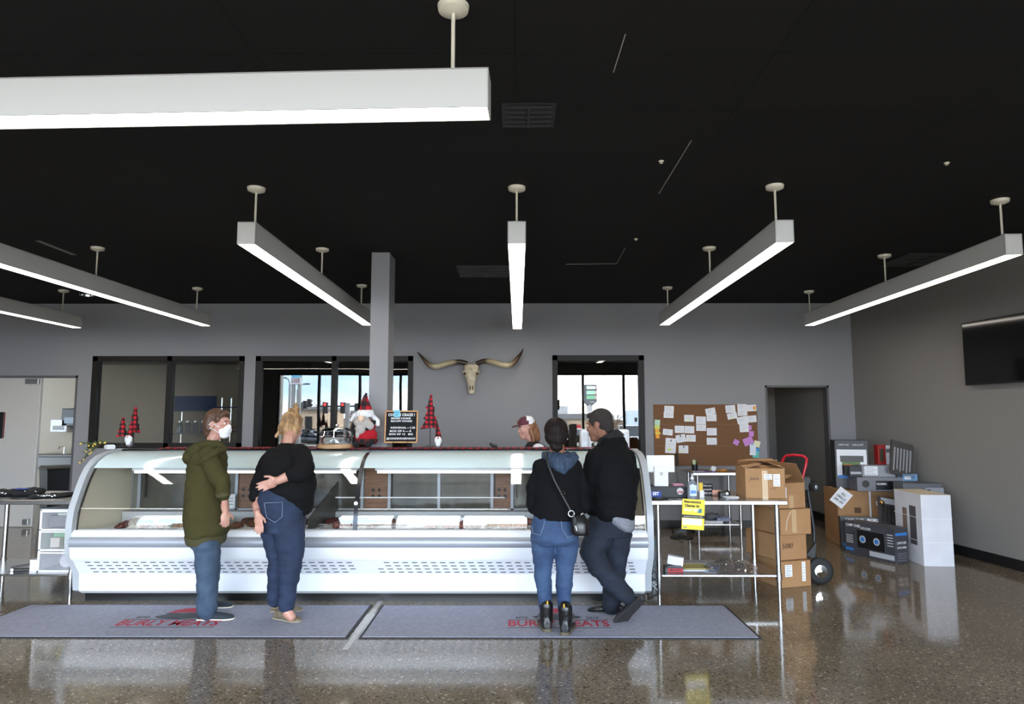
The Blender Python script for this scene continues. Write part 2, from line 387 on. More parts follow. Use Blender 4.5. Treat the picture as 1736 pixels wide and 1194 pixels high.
# storefront frame behind the camera (reflected in the glass)
r = bpy.data.objects.new('window_4', None); C.objects.link(r); r.location = (-7.6, YF, 0); struct(r)
mb = MB().bb(-7.6, 6, YF - .13, YF - .02, ZH - .06, ZH).bb(-7.6, 6, YF - .13, YF - .02, 0, .1)
for x in (-7.57, -6.28, -4.97, -3.66, -2.35, -1.04, .27, .9, 2.18, 3.47, 4.75, 5.97): mb.bb(x - .035, x + .035, YF - .13, YF - .02, 0, ZH)
mb.build('window_frame', mFRAME, r, world=True)
mBLACK_ = M('black_plastic', (18, 18, 19), .4)
# door leaf at the left opening, slightly ajar
r = bpy.data.objects.new('door_1', None); C.objects.link(r); r.location = (-8.15, YB + .02, 0); r.rotation_euler = (0, 0, rad(3)); struct(r)
MB().bb(0, 1.06, 0, .045, .01, 2.19).build('leaf', M('off_white_door', (196, 192, 186), .5), r, bevel=.003)
MB().bb(1.06, 1.066, -.004, .049, .01, 2.19).build('edge_strip', M('bright_metal_edge', (240, 240, 238), .3), r)
MB().bb(.86, 1.05, -.05, -.002, 2.1, 2.17).build('closer', mSS, r, bevel=.004)
MB().bb(.96, 1.04, -.06, -.002, .04, .12).build('door_stop', mSS, r, bevel=.004)
MB().bb(.2, .57, -.012, -.001, 1.29, 1.68).build('black_notice', mBLACK_, r, bevel=.01); MB().bb(.57, .58, -.012, -.001, 1.3, 1.67).build('notice_edge', M('dark_red_sign_edge', (120, 20, 25), .5), r)
# door frames
fr = MB().bb(D1[1] - .03, D1[1] + .0, YB - .004, YB + .14, 0, D1[3]).bb(D1[0], D1[1], YB - .004, YB + .14, D1[3] - .03, D1[3])
struct(fr.build('trim_1', M('door_frame_grey', (92, 90, 92), .5)))
fr = MB().bb(D2[0], D2[0] + .03, YB - .004, YB + .14, 0, D2[3]).bb(D2[1] - .03, D2[1], YB - .004, YB + .14, 0, D2[3]).bb(D2[0], D2[1], YB - .004, YB + .14, D2[3] - .03, D2[3])
struct(fr.build('trim_2', M('door_frame_grey', (92, 90, 92), .5)))
# rooms behind
struct(MB().bb(-13.8, -4.0, 13.2, 13.3, 0, ZC).bb(-3.97, -3.93, YB + .14, 13.2, 0, ZC).bb(-13.9, -13.8, YB, 13.3, 0, ZC).build('wall_kitchen', mBEIGE))
struct(MB().bb(-13.8, -4.0, YB + .14, 13.2, 2.62, 2.66).build('ceiling_kitchen', M('dim_kitchen_ceiling', (120, 116, 110), .8)))
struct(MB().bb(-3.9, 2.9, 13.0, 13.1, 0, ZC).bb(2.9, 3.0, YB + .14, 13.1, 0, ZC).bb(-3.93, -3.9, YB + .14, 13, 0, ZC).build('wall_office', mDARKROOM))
struct(MB().bb(3.3, 3.4, YB + .14, 13.3, 0, ZC).bb(3.4, 5.0, 12.6, 12.7, 0, ZC).bb(4.78, 4.9, YB + .14, 12.7, 0, ZC).build('wall_hall', mHALL))
struct(MB().bb(4.765, 4.78, YB + .14, 12.6, 0, .115).bb(3.4, 4.78, 12.585, 12.6, 0, .115).build('baseboard_hall', mBLK))
kl = bpy.data.lights.new('kitchen_ceiling_lamp', 'AREA'); kl.energy = 9; kl.size = 1.2; kl.color = (1, .93, .82)
ko = bpy.data.objects.new('kitchen_ceiling_lamp', kl); C.objects.link(ko); ko.location = (-7.3, 11.6, 2.58)
# column in front of the back wall
cx0, cx1 = P(630, 430, 6.92).x, P(661, 430, 6.92).x
struct(MB().bb(cx0, cx1, 6.92, 7.24, 0, ZC).build('pillar', mWALL, bevel=.004))
# floor joint strip between the mats
struct(MB().bb(-1.195, -1.155, 4.9, 8.6, 0, .0015).build('trim_3', M('floor_joint_strip', (176, 172, 164), .3)))
# ------------------------------------------------------------------ ceiling fixtures
ZB, ZT, FW = 2.833, 2.997, .132
def fixture(p0, p1, rods, label, seams=True):
    p0, p1 = Vector((p0[0], p0[1], 0)), Vector((p1[0], p1[1], 0)); d = (p1 - p0); ln = d.length; ang = math.atan2(d.y, d.x)
    r = thing('pendant_light', label, 'ceiling light', (p0.x, p0.y, ZB), (0, 0, ang), 'white linear pendant lights under the black ceiling')
    h = ZT - ZB; w_ = FW / 2; t = .006
    MB().bb(0, ln, -w_, -w_ + t, 0, h).bb(0, ln, w_ - t, w_, 0, h).bb(0, ln, -w_, w_, h - t, h).bb(0, t, -w_, w_, 0, h).bb(ln - t, ln, -w_, w_, 0, h).build('housing', mFIX, r)
    mb = MB(); k = max(1, round(ln / 1.22))
    for i in range(k): mb.bb(t + i * (ln - 2 * t) / k + .002, t + (i + 1) * (ln - 2 * t) / k - .002, -w_ + t, w_ - t, .002, .012)
    mb.build('diffuser', mLAMP, r)
    for s in rods:
        MB().cyl((s, 0, h), (s, 0, ZC - ZB - .02), .0085, n=10).build('rod', mCREAM, r, smooth=True)
        cnp = MB().lathe([(.0, ZC - ZB - .035), (.035, ZC - ZB - .034), (.062, ZC - ZB - .022), (.066, ZC - ZB)], (s, 0, 0), 24).build('canopy', mCREAM, r, smooth=True)
    return r
def zx(u, v): p = G(u, v, ZB); return (p.x, p.y)
fixture((-7.1, 2.94), (P(829, 190, 2.61).x, 2.675), [1.1, 3.0, 6.85], 'nearest white linear pendant light, hanging crosswise over the foreground')
c0, c1 = zx(876, 413), zx(877, 558)
fixture(c0, c1, [.16, 2.0, 4.1], 'white linear pendant light seen end on above the longhorn skull')
c0, c1 = zx(417, 414), zx(629, 560)
fixture(c0, (c1[0] + .06, 9.1), [.16, 2.0, 3.9], 'white linear pendant light that runs back to the grey pillar')
c0 = zx(1331, 411)
fixture(c0, (zx(1119, 556)[0], 9.1), [.16, 2.0, 4.1], 'white linear pendant light hanging in line with the corkboard')
c0 = zx(1720, 432)
fixture(c0, (zx(1341, 562)[0], 9.15), [.12, 1.95, 4.0], 'white linear pendant light nearest the right wall and television')
fixture((-4.2, 4.76), (zx(370, 558)[0] - .03, 9.15), [.3, 1.95, 4.1], 'white linear pendant light above the left customer, second from left')
fixture((-6.0, 4.76), (P(119, 560, 9.2).x, 9.35), [.3, 2.2, 4.25], 'leftmost white linear pendant light, near the kitchen door')
# ceiling details
def vent(x, y, w_, d_, lab):
    r = thing('ceiling_vent', lab, 'vent', (x, y, ZC))
    MB().bb(-w_ / 2, w_ / 2, -d_ / 2, d_ / 2, -.008, 0).build('frame', M('vent_black', (10, 10, 10), .5), r)
    mb = MB()
    for i in range(5): mb.bb(-w_ / 2 + .02, w_ / 2 - .02, -d_ / 2 + .03 + i * (d_ - .06) / 4 - .006, -d_ / 2 + .03 + i * (d_ - .06) / 4 + .006, -.016, -.008)
    mb.bb(-.006, .006, -d_ / 2 + .02, d_ / 2 - .02, -.018, -.008).build('louver', M('vent_louver', (28, 27, 26), .5), r)
p = G(896, 195, ZC); vent(p.x, p.y, .3, .3, 'black ceiling vent right of the nearest pendant light')
p = G(820, 460, ZC); vent(p.x, p.y, .6, .6, 'black ceiling vent left of the central pendant light')
p = G(1560, 440, ZC); vent(p.x, p.y, .6, .6, 'black ceiling vent behind the rightmost pendant light')
r = thing('can_light', 'small metal can light on the black ceiling at far left', 'ceiling light', P(147, 500, 8.3) * 1)
r.location.z = ZC
MB().lathe([(.05, 0), (.05, -.09), (.075, -.1), (.08, -.2), (.074, -.2), (.06, -.12)], n=20).build('housing', mCHR, r, smooth=True)
for s_ in (-.09, .09): MB().bb(s_ - .005, s_ + .005, -.01, .01, -.2, 0).build('bracket', mSS, r)
a, b = G(60, 408, ZC), G(122, 432, ZC)
tag(MB().add([(a.x, a.y, ZC - .004), (a.x + .05, a.y, ZC - .004), (b.x + .05, b.y, ZC - .004), (b.x, b.y, ZC - .004), (a.x, a.y, ZC), (a.x + .05, a.y, ZC), (b.x + .05, b.y, ZC), (b.x, b.y, ZC)],
    [(0, 1, 2, 3), (4, 7, 6, 5), (0, 4, 5, 1), (1, 5, 6, 2), (2, 6, 7, 3), (3, 7, 4, 0)]).build('slot_diffuser', M('slot_grey', (120, 118, 112), .5)), 'thin grey slot diffuser in the ceiling at upper left', 'vent')
mb = MB()
for (u0, v0, u1, v1) in ((1172, 238, 1117, 328), (1060, 420, 1046, 446), (1046, 447, 960, 448), (1060, 58, 1040, 122)):
    a, b = G(u0, v0, ZC), G(u1, v1, ZC); a.z = b.z = ZC - .001; mb.tube([a, b], .0035, 4)
struct(mb.build('trim_4', M('bright_tile_edge', (150, 146, 138), .5)))
for u, v in ((1121, 273), (1605, 276), (1078, 405)):
    p = G(u, v, ZC); r = thing('sprinkler_head', {1121: 'small pale sprinkler head left of the second vent row on black ceiling', 1605: 'small pale sprinkler head at upper right of the black ceiling', 1078: 'small pale sprinkler head above the corkboard pendant light'}[u], 'sprinkler', p)
    MB().lathe([(.018, 0), (.016, -.006), (.006, -.008), (.006, -.014), (.012, -.016)], n=12).build('cover', mCREAM, r)
# ------------------------------------------------------------------ display case
XA, XB_ = -3.80, 1.13
case = thing('display_case', 'long white refrigerated meat display case with curved glass front', 'display case', (XA, 6.16, 0))
mSILV = M('silver_trim', (160, 164, 172), .4, metal=.25)
mIN = M('case_cream_liner', (232, 222, 198), .45)
mPANEL = M('pale_glass_band', (208, 224, 225), .1)
GP = [(5.985, .612), (5.986, .665), (5.991, .72), (6.003, .785), (6.02, .83), (6.053, .90), (6.097, .99), (6.145, 1.075), (6.20, 1.145), (6.27, 1.20), (6.36, 1.24), (6.47, 1.265), (6.6, 1.275), (6.66, 1.276)]
MB().bb(XA + .02, XB_ - .02, 6.16, 6.8, 0, .085).build('toe_kick', M('black_toe_kick', (16, 16, 17), .3), case, world=True)
MB().sheet([(6.15, .085), (6.12, .10), (6.11, .25)], XA, XB_, .02).bb(XA, XB_, 6.2, 6.85, .085, .6).build('lower_panel', mWHITE, case, world=True, smooth=True)
mb = MB().sheet([(6.11, .25), (6.0, .40)], XA, XB_, .02); mb.cur = 1; sl_ = Vector((0, -.11, .15)).normalized(); nrm = Vector((0, -.15, -.11)).normalized()
for k in range(4):
    c_ = Vector((0, 6.11, .25)) + Vector((0, -.11, .15)) * (.17 + .21 * k)
    for i in range(59):
        x = XA + .12 + i * .0805 + (.012 * (3 - k))
        if abs(x + 1.28) < .11 or x > XB_ - .08: continue
        q = [Vector((x + a * .024, c_.y, c_.z)) + sl_ * (b * .005) + nrm * .0208 for a, b in ((-1, -1), (1, -1), (1, 1), (-1, 1))]
        mb.quad(*q)
mb.build('vent_panel', [M('vent_panel_white', (232, 234, 240), .3), M('slot_dark', (40, 38, 44), .6)], case, world=True)
MB().sheet([(6.0, .40), (5.975, .42), (5.965, .505)], XA, XB_, .03).build('front_panel', mWHITE, case, world=True, smooth=True)
MB().sheet([(5.968, .505), (5.94, .515), (5.932, .53), (5.932, .548), (5.94, .56), (5.97, .566)], XA, XB_, .02).build('bumper', mSILV, case, world=True, smooth=True)
MB().sheet([(5.97, .566), (5.972, .60), (5.985, .614), (6.03, .618)], XA, XB_, .02).build('sill', mWHITE, case, world=True, smooth=True)
XM = P(607, 830, 6.1).x
for a, b in ((XA + .01, XM - .004), (XM + .004, XB_ - .01)):
    g_ = MB().sheet(GP, a, b, -.006).build('curved_glass', mCASEGL, case, world=True, smooth=True)
    MB().sheet([(6.198, 1.147), (6.268, 1.203), (6.359, 1.243), (6.469, 1.268), (6.6, 1.278)], a, b, .0015).build('glass_band', mPANEL, case, world=True, smooth=True)
# outer end panels: thick band following the profile
def endp(x0, x1, nm='end_panel'):
    outer = [(6.16, 0.07), (6.1, .1), (6.08, .25), (5.98, .40), (5.95, .5), (5.95, .62)] + [(y - .035, z + .012) for y, z in GP[1:]] + [(6.66, 1.30)]
    inner = [(6.24, .1), (6.17, .26), (6.06, .42), (6.03, .5), (6.03, .62)] + [(y + .04, z - .03) for y, z in GP[1:]]
    mb = MB(); mb.sheet(outer, x0, x1, -.05)
    mb.build(nm, M('end_panel_grey', (176, 180, 184), .35), case, world=True, smooth=True)
endp(XA - .055, XA); endp(XB_, XB_ + .055)
def liner(x0, x1):
    poly = [(6.03, .58)] + [(y + .014, z - .014) for y, z in GP] + [(6.82, 1.26), (6.82, .58)]
    n = len(poly); vs_ = [(x0, y, z) for y, z in poly] + [(x1, y, z) for y, z in poly]
    MB().add(vs_, [tuple(range(n)), tuple(range(n, 2 * n))[::-1]] + [(i, n + i, n + (i + 1) % n, (i + 1) % n) for i in range(n)]).build('end_liner', mIN, case, world=True)
liner(XA + .0, XA + .012); liner(XB_ - .012, XB_)
for x0 in (XA + .013, XB_ - .025):
    MB().sheet([(y + .0, z - .006) for y, z in GP], x0, x0 + .012, -.012).build('gasket', mBLK, case, world=True, smooth=True)
MB().bb(XA - .055, XB_ + .055, 6.64, 6.9, 1.262, 1.292).build('top_rail', M('top_rail_dark', (62, 62, 66), .25, metal=.8), case, world=True, bevel=.008)
# deck and pans
MB().bb(XA + .02, XB_ - .02, 6.03, 6.84, .56, .598).build('deck', M('deck_white', (190, 192, 194), .4), case, world=True)
MB().bb(XA + .02, XB_ - .02, 6.66, 6.82, .598, .70).build('rear_ledge', M('deck_white', (190, 192, 194), .4), case, world=True, bevel=.01)
# light bars
mTUBE = M('case_light_tube', (255, 248, 232), .4, emit=2.2)
for a, b in ((XA + .28, XM - .06), (XM + .1, XB_ - .3)):
    z = 1.105
    MB().bb(a, b, 6.33, 6.40, z + .008, z + .04).build('light_bar', mWHITE, case, world=True, bevel=.004)
    MB().cyl((a + .02, 6.345, z - .004), (b - .02, 6.345, z - .004), .012, n=10).build('light_tube', mTUBE, case, world=True, smooth=True)
    for x in (a + .15, (a + b) / 2, b - .15): MB().bb(x - .012, x + .012, 6.36, 6.39, z + .04, z + .10).build('bracket', mWHITE, case, world=True)
# back: sliding doors
mDG = M('rear_dark_glass', (84, 82, 74), .12, vary=(7, (70, 68, 62)), stretch=(1, 1, .3))
mWD = wood('rear_wood_panel', (140, 100, 74), (112, 78, 56))
zz0, zz1 = .70, 1.17
def bx(u): return P(u, 830, 6.80).x
MB().bb(XA + .02, XB_ - .02, 6.83, 6.85, .6, 1.26).build('rear_wall', M('rear_wall_grey', (120, 118, 110), .4), case, world=True)
segs = [('g', 236, 400), ('w', 400, 434), ('g', 440, 612), ('w', 618, 657), ('g', 662, 742), ('g', 746, 832), ('w', 836, 866), ('g', 872, 1080)]
for k, a, b in segs:
    xa, xb = bx(a), min(bx(b), XB_ - .03)
    MB().bb(xa, xb, 6.815, 6.828, zz0, zz1).build('rear_door' if k == 'g' else 'wood_panel', mDG if k == 'g' else mWD, case, world=True)
    if k == 'w':
        mb = MB(); cxm = (xa + xb) / 2
        for dx in (-.03, .03):
            for dz in (-.03, .03):
                mb.prism([(-.02, 0), (0, -.02), (.02, 0), (0, .02)], .004, Matrix.Translation((cxm + dx, 6.812, .86 + dz)))
        mb.build('diamond_marks', mBLK, case, world=True)
mb = MB()
for u in (236, 401, 436, 614, 660, 744, 834, 868, 1078):
    x = min(bx(u), XB_ - .04); mb.bb(x - .014, x + .014, 6.795, 6.83, zz0, zz1)
mb.bb(XA + .05, XB_ - .05, 6.795, 6.83, zz0 - .02, zz0 + .012).build('rear_door_frame', mSILV, case, world=True)
mb = MB()
for u in (243, 660, 834, 872): x = bx(u) + .022; mb.bb(x - .007, x + .007, 6.79, 6.8, .82, zz1)
mb.build('door_seal', mBLK, case, world=True)
MB().sheet([(y - .004, z + .004) for y, z in GP], XM - .012, XM + .024, -.016).build('centre_post', M('centre_post_dark', (58, 60, 64), .25, metal=.6), case, world=True, smooth=True)
MB().cyl((XM + .006, 6.0, .86 + .0), (XM + .006, 6.07, .86), .016, n=16).build('clamp', mCHR, case, world=True)
MB().cyl((P(573, 838, 6.2).x, 6.12, .895), (P(856, 838, 6.2).x, 6.12, .895), .006, n=8).build('tube_reflection_rod', mWPL, case, world=True, smooth=True)  # white rod stands in for a light tube's reflection in the glass
bp_ = P(847, 916, 5.97)
bd = MB().bb(bp_.x - .048, bp_.x + .048, 5.958, 5.968, .574, .598).build('name_badge', M('badge_red', (190, 20, 50), .35), case, world=True)
text('McCray', .03, (bp_.x, 5.957, .586), UP, mWTXT, case, name='badge_lettering', width=.08, height=.016, bold=.0008, world=True)
MB().bb(XA + .05, XA + .17, 6.152, 6.158, .035, .05).cyl((XA + .06, 6.155, .04), (XA + .06, 6.16, .04), .006).build('kick_screw', mCHR, case, world=True) if False else None
# wire racks and dividers in the case
def rack(x0, x1, y0, y1, z, lab):
    mb = MB(); n = max(3, int((x1 - x0) / .02))
    for i in range(n + 1): x = x0 + (x1 - x0) * i / n; mb.cyl((x, y0, z), (x, y1, z + .03), .0022, n=5)
    for y in (y0, y1): mb.cyl((x0, y, z + (.03 if y == y1 else 0)), (x1, y, z + (.03 if y == y1 else 0)), .003, n=5)
    return tag(mb.build('wire_rack', mWPL, at=(x0, y0, z)), lab, 'rack')
def dx_(u, Y=6.15): return P(u, 895, Y).x
# rack verts are absolute, so rebuild with at= offset handled in build
rack(dx_(632), dx_(720), 6.06, 6.35, .604, 'empty white wire rack in the display case below the letter board')
rack(dx_(522), dx_(562), 6.06, 6.3, .604, 'small empty wire rack in the display case right of the blonde customer')
# meat
mats_meat = [M('dark_red_meat', (70, 26, 24), .4, vary=(28, (104, 46, 40)), bump=(40, .5)), M('marbled_meat', (92, 36, 34), .4, vary=(36, (160, 112, 98)), bump=(40, .4)),
    M('tan_roast_meat', (136, 92, 64), .4, vary=(20, (88, 50, 36)), bump=(30, .4)), M('brown_meat', (66, 38, 30), .4, vary=(26, (104, 70, 54)), bump=(40, .5))]
names_ = ['dark red', 'marbled red', 'tan roasted', 'brown']
mTRAY = M('foam_tray', (236, 236, 236), .5); mWRAP = glassmat('clear_wrap', (.96, .96, .96), .12, rough=.06)
cuts = [(200, 0, 'left end of the case'), (238, 0, None), (268, 1, None), (300, 1, None), (395, 2, None), (418, 2, None), (444, 2, None), (572, 1, None), (594, 0, None), (626, 3, None), (732, 1, None),
        (760, 1, None), (784, 1, None), (808, 0, None), (833, 3, None), (858, 2, None), (882, 1, None), (1078, 3, None)]
where = {200: 'at the far left end', 238: 'second from the left end', 268: 'third from the left end', 300: 'left of the green hooded customer', 395: 'just right of the green hooded customer',
         418: 'midway between the two left customers', 444: 'beside the blonde customer\'s hanging hand', 572: 'just left of the case centre post', 594: 'touching the case centre post', 626: 'right of the case centre post',
         732: 'right of the empty wire rack', 760: 'second right of the empty wire rack', 784: 'under the plaid tree decoration', 808: 'fourth right of the wire rack', 833: 'directly above the red badge',
         858: 'just right of the red badge', 882: 'left of the dark haired woman', 1078: 'at the far right end beyond the man'}
for i, (u, k, _) in enumerate(cuts):
    x = dx_(u, 6.14); y = 6.14 + random.uniform(0, .03); wd = .062
    r = thing('meat_pack', f'{names_[k]} cut of meat on white tray {where[u]}', 'meat', (x, y, .6), (rad(10), 0, random.uniform(-.2, .2)), 'meat packs along the front of the display case')
    MB().loft([((0, .07, 0), (wd - .01, 0, 0), (0, .08, 0)), ((0, .07, .016), (wd, 0, 0), (0, .1, 0))], 20).build('tray', mTRAY, r)
    mb = MB()
    for q in range(4): mb.ell((random.uniform(-.022, .022), .07 + random.uniform(-.035, .035), .026 + random.uniform(0, .012)), (random.uniform(.036, .048), random.uniform(.045, .06), random.uniform(.024, .036)), Matrix.Rotation(random.uniform(-1, 1), 3, 'Z'), 12, 8)
    blob(mb, 'meat', mats_meat[k], r, .006, 2, [(.005, (40, 40, 40))], world=False)
wb = ['at the far left end', 'near the left end', 'left of hooded person', 'behind the hooded person', 'right of the hooded person', 'between the two left customers', 'left of the blonde person', 'behind the blonde person', 'beside the dark divider panel', 'left of the centre post', 'at the centre post', 'below the letter board', 'beyond the empty wire rack', 'below the plaid tree', 'left of the red badge', 'above the red badge', 'left of the dark haired person', 'behind the dark haired person', 'behind the man in black jacket', 'at the right end']
for i in range(20):
    u = 190 + i * 47
    if u > 1085: break
    x = P(u, 880, 6.5).x; k = (i * 3) % 4
    if x > XB_ - .16 or x < XA + .14: continue
    r = thing('meat_roast', f'{names_[k]} roast in the back row of the case, {wb[i]}', 'meat', (x, 6.47, .6), (0, 0, random.uniform(-.3, .3)), 'larger roasts in the back row of the display case')
    MB().bb(-.09, .09, -.1, .1, 0, .012).build('tray', mTRAY, r, bevel=.005)
    mb = MB()
    for q in range(4): mb.ell((random.uniform(-.035, .035), random.uniform(-.04, .04), .035), (.05, .055, .035), None, 12, 8)
    blob(mb, 'meat', mats_meat[k], r, .008, 2, [(.006, (30, 30, 30))], world=False)
# price cards and panels in the case
for u0, u1, v0, v1, Y, lab in ((690, 742, 878, 893, 6.3, 'blank white card standing left of the two big cards in the case'), (754, 824, 878, 893, 6.28, 'wide white card standing above the meat below the plaid tree'), (385, 399, 838, 862, 6.75, 'small white notice on the rear door between left customers')):
    a, b = P(u0, v1, Y), P(u1, v0, Y)
    r = thing('price_card', lab, 'card', ((a.x + b.x) / 2, Y, a.z))
    MB().bb(-(b.x - a.x) / 2, (b.x - a.x) / 2, 0, .003, 0, b.z - a.z).build('card', mPAPER, r)
    mb = MB()
    for k in range(3): mb.bb(-(b.x - a.x) * .35, (b.x - a.x) * .3, -.001, 0, (b.z - a.z) * (.25 + .22 * k), (b.z - a.z) * (.29 + .22 * k))
    mb.build('printed_lines', mGREYINK, r)
a = P(528, 905, 6.2); b = P(548, 858, 6.5)
tag(MB().add([(a.x, 6.08, .61), (a.x + .01, 6.08, .61), (a.x + .1, 6.72, .61), (a.x + .09, 6.72, .61), (a.x, 6.08, .72), (a.x + .01, 6.08, .72), (a.x + .1, 6.72, .98), (a.x + .09, 6.72, .98)],
    [(0, 1, 5, 4), (1, 2, 6, 5), (2, 3, 7, 6), (3, 0, 4, 7), (4, 5, 6, 7), (3, 2, 1, 0)]).build('divider_panel', M('dark_divider', (70, 68, 60), .3), at=(a.x, 6.08, .61)), 'dark upright divider panel in the case right of the blonde customer', 'divider')
# ------------------------------------------------------------------ on top of the case
ZTOP = 1.293
mb = MB(); n = 160; x0, x1 = XA + .35, XB_ + .0
for i in range(n + 1):
    x = x0 + (x1 - x0) * i / n
    for y in (6.645, 6.7, 6.76, 6.82, 6.88):
        mb.v.append(Vector((x, y, ZTOP + .004 + .005 * noise.noise(Vector((x * 9, y * 9, 0))) + .0035)))
for i in range(n):
    for j in range(4): a = i * 5 + j; mb.f.append([a, a + 5, a + 6, a + 1]); mb.mi.append(0)
# drop over the front at the centre post
o = mb.build('table_runner', mPLAIDXY, at=(x0, 6.64, ZTOP)); s_ = o.modifiers.new('s', 'SOLIDIFY'); s_.thickness = .004
tag(o, 'red and black plaid cloth runner along the top of the display case', 'cloth')
def tri_tree(root, pts, th, mat, name='tree_body', X=None):
    mb = MB(); mb.prism(pts, th, X); return mb.build(name, mat, root, bevel=min(.012, th * .4))
def ptree(px0, base_v, top_v, Y, wpx, label, stem=True, lean=0):
    b_ = P(px0, base_v, Y); t_ = P(px0, top_v, Y); h = t_.z - b_.z; k = wpx * Y / F
    r = thing('plaid_tree', label, 'tree decoration', (b_.x, Y, b_.z))
    st = .32 * h if stem else 0; H = h - st; w_ = k
    pts = [(.5 * 0, h), (-.16 * w_, st + .66 * H), (-.3 * w_, st + .62 * H), (-.14 * w_, st + .56 * H), (-.32 * w_, st + .34 * H), (-.42 * w_, st + .30 * H), (-.25 * w_, st + .27 * H), (-.52 * w_, st + .03 * H), (-.6 * w_, st), (-.1 * w_, st + .03 * H), (.1 * w_, st + .06 * H),
           (.38 * w_, st + .02 * H), (.46 * w_, st + .03 * H), (.3 * w_, st + .27 * H), (.36 * w_, st + .33 * H), (.2 * w_, st + .4 * H), (.24 * w_, st + .62 * H), (.14 * w_, st + .66 * H), (.08 * w_, h * .985)]
    pts = [(x + lean * (z - st), z) for x, z in pts]
    tri_tree(r, pts, .035, mPLAIDXZ)
    if stem:
        MB().cyl((0, 0, 0), (0, 0, st + .03), .004, n=8).build('stem', mBLACK, r)
        MB().bb(-.045, .045, -.035, .035, 0, .006).build('base', mBLACK, r, bevel=.002)
    return r
def gnome_small(px, base_v, hat_v, Y, label, tipdx=0):
    b_ = P(px, base_v, Y); t_ = P(px, hat_v, Y); h = t_.z - b_.z
    r = thing('gnome_figure', label, 'gnome decoration', (b_.x, Y, b_.z))
    MB().ell((0, 0, .035), (.033, .03, .036)).build('body', M('grey_plush', (120, 118, 120), .9), r, smooth=True)
    mb = MB().ell((0, -.012, .075), (.036, .028, .045)).ell((0, -.02, .045), (.024, .02, .03))
    blob(mb, 'beard', M('white_plush', (226, 226, 228), .95, bump=(90, .8)), r, .005, 1, [(.004, (60, 60, 20))], world=False)
    MB().ell((0, -.042, .098), .009).build('nose', mSKIN, r, smooth=True)
    MB().loft([((0, 0, .09), (.034, 0, 0), (0, .032, 0)), ((tipdx * .1, 0, .13), (.028, 0, 0), (0, .027, 0)), ((tipdx * .5, 0, .10 + (h - .1) * .55), (.017, 0, 0), (0, .017, 0)), ((tipdx, 0, h), (.004, 0, 0), (0, .004, 0))], 16).build('hat', mPLAIDXZ, r, smooth=True)
    return r
YT = 6.76
ptree(226, 757, 690, 6.8, 21, 'taller red plaid fabric tree standing at the left end of the case', lean=.0)
ptree(206, 757, 708, 6.74, 17, 'shorter red plaid fabric tree at the far left of the case')
gnome_small(219, 758, 716, 6.68, 'small gnome with plaid hat in front of the left plaid trees', .01)
ptree(729, 757, 668, 6.8, 30, 'red plaid fabric tree on black stem right of the letter board')
gnome_small(743, 760, 712, 6.7, 'small gnome with drooping plaid hat leaning beside the right tree', -.02)
# takeout clamshell and ribbon
b_ = P(186, 758, 6.7); r = thing('takeout_box', 'small white takeout box at the left end of the case top', 'box', (b_.x, 6.7, ZTOP))
MB().loft([((0, 0, 0), (.05, 0, 0), (0, .045, 0)), ((0, 0, .02), (.058, 0, 0), (0, .052, 0))], 4).build('bowl', mWPL, r)
MB().loft([((0, 0, .022), (.06, 0, 0), (0, .054, 0)), ((0, 0, .042), (.045, 0, 0), (0, .04, 0))], 4).build('lid', mWPL, r)
# evergreen sprig
r = thing('evergreen_sprig', 'greenery sprig with yellow flowers hanging at the left case end', 'plant', P(160, 762, 6.7))
mGRN = M('sprig_green', (74, 90, 52), .7); mYEL = M('yellow_petals', (226, 190, 90), .7)
mb = MB(); my = MB(); random.seed(5); br = MB()
for (u, v) in ((134, 752), (140, 768), (136, 785), (150, 756), (172, 748), (184, 748), (160, 752), (146, 775)):
    a = P(168, 757, 6.72) - r.location; b = P(u, v, 6.66 + random.uniform(-.05, .05)) - r.location
    br.tube([a, (a + b) / 2 + Vector((0, 0, .02)), b], .002, 5)
    for k in range(26):
        t = .3 + .7 * k / 26; c = a.lerp(b, t) + Vector((0, 0, .02 * 4 * t * (1 - t))); d = Vector((random.uniform(-1, 1), random.uniform(-1, 1), random.uniform(-1, 1))).normalized()
        mb.cyl(c, c + d * .026, .0028, .001, 4)
    for k in range(2):
        c = a.lerp(b, random.uniform(.5, 1)); my.ell(c + Vector((0, -.01, 0)), (.010, .006, .009), None, 8, 6)
br.build('twig', M('twig_brown', (80, 60, 44), .8), r); mb.build('needles', mGRN, r); my.build('flowers', mYEL, r)
# cake dome on wood
b_ = P(570, 757, 6.75); r = thing('cake_stand', 'glass cake dome with metal handle on a round wooden board', 'cake stand', (b_.x, 6.75, ZTOP + .006))
MB().lathe([(.17, 0), (.18, .006), (.18, .038), (.175, .044)], n=40).build('board', wood('board_wood', (196, 158, 118), (170, 130, 92)), r, smooth=True)
mGL2 = glassmat('dome_glass', (.96, .97, .98), .42)
MB().lathe([(.15, .046), (.155, .06), (.158, .11), (.162, .115), (.156, .12), (.15, .165), (.12, .195), (.06, .205), (.0, .207)], n=40).build('dome', mGL2, r, smooth=True)
MB().lathe([(.164, .107), (.168, .112), (.164, .118)], n=40).lathe([(.14, .168), (.15, .172), (.142, .18), (.09, .203)], n=40).build('dome_ring', mCHR, r, smooth=True)
MB().lathe([(.012, .2), (.01, .215), (.02, .222), (.02, .232), (0, .236)], n=20).build('handle', mCHR, r, smooth=True)
mb = MB()
for i in range(9): a = i * .7; mb.ell((.085 * cos(a), .085 * sin(a), .062 + .03 * (i % 3)), (.038, .038, .014), None, 14, 6)
mb.build('cookies', M('cookie_white', (226, 222, 218), .8), r, smooth=True)
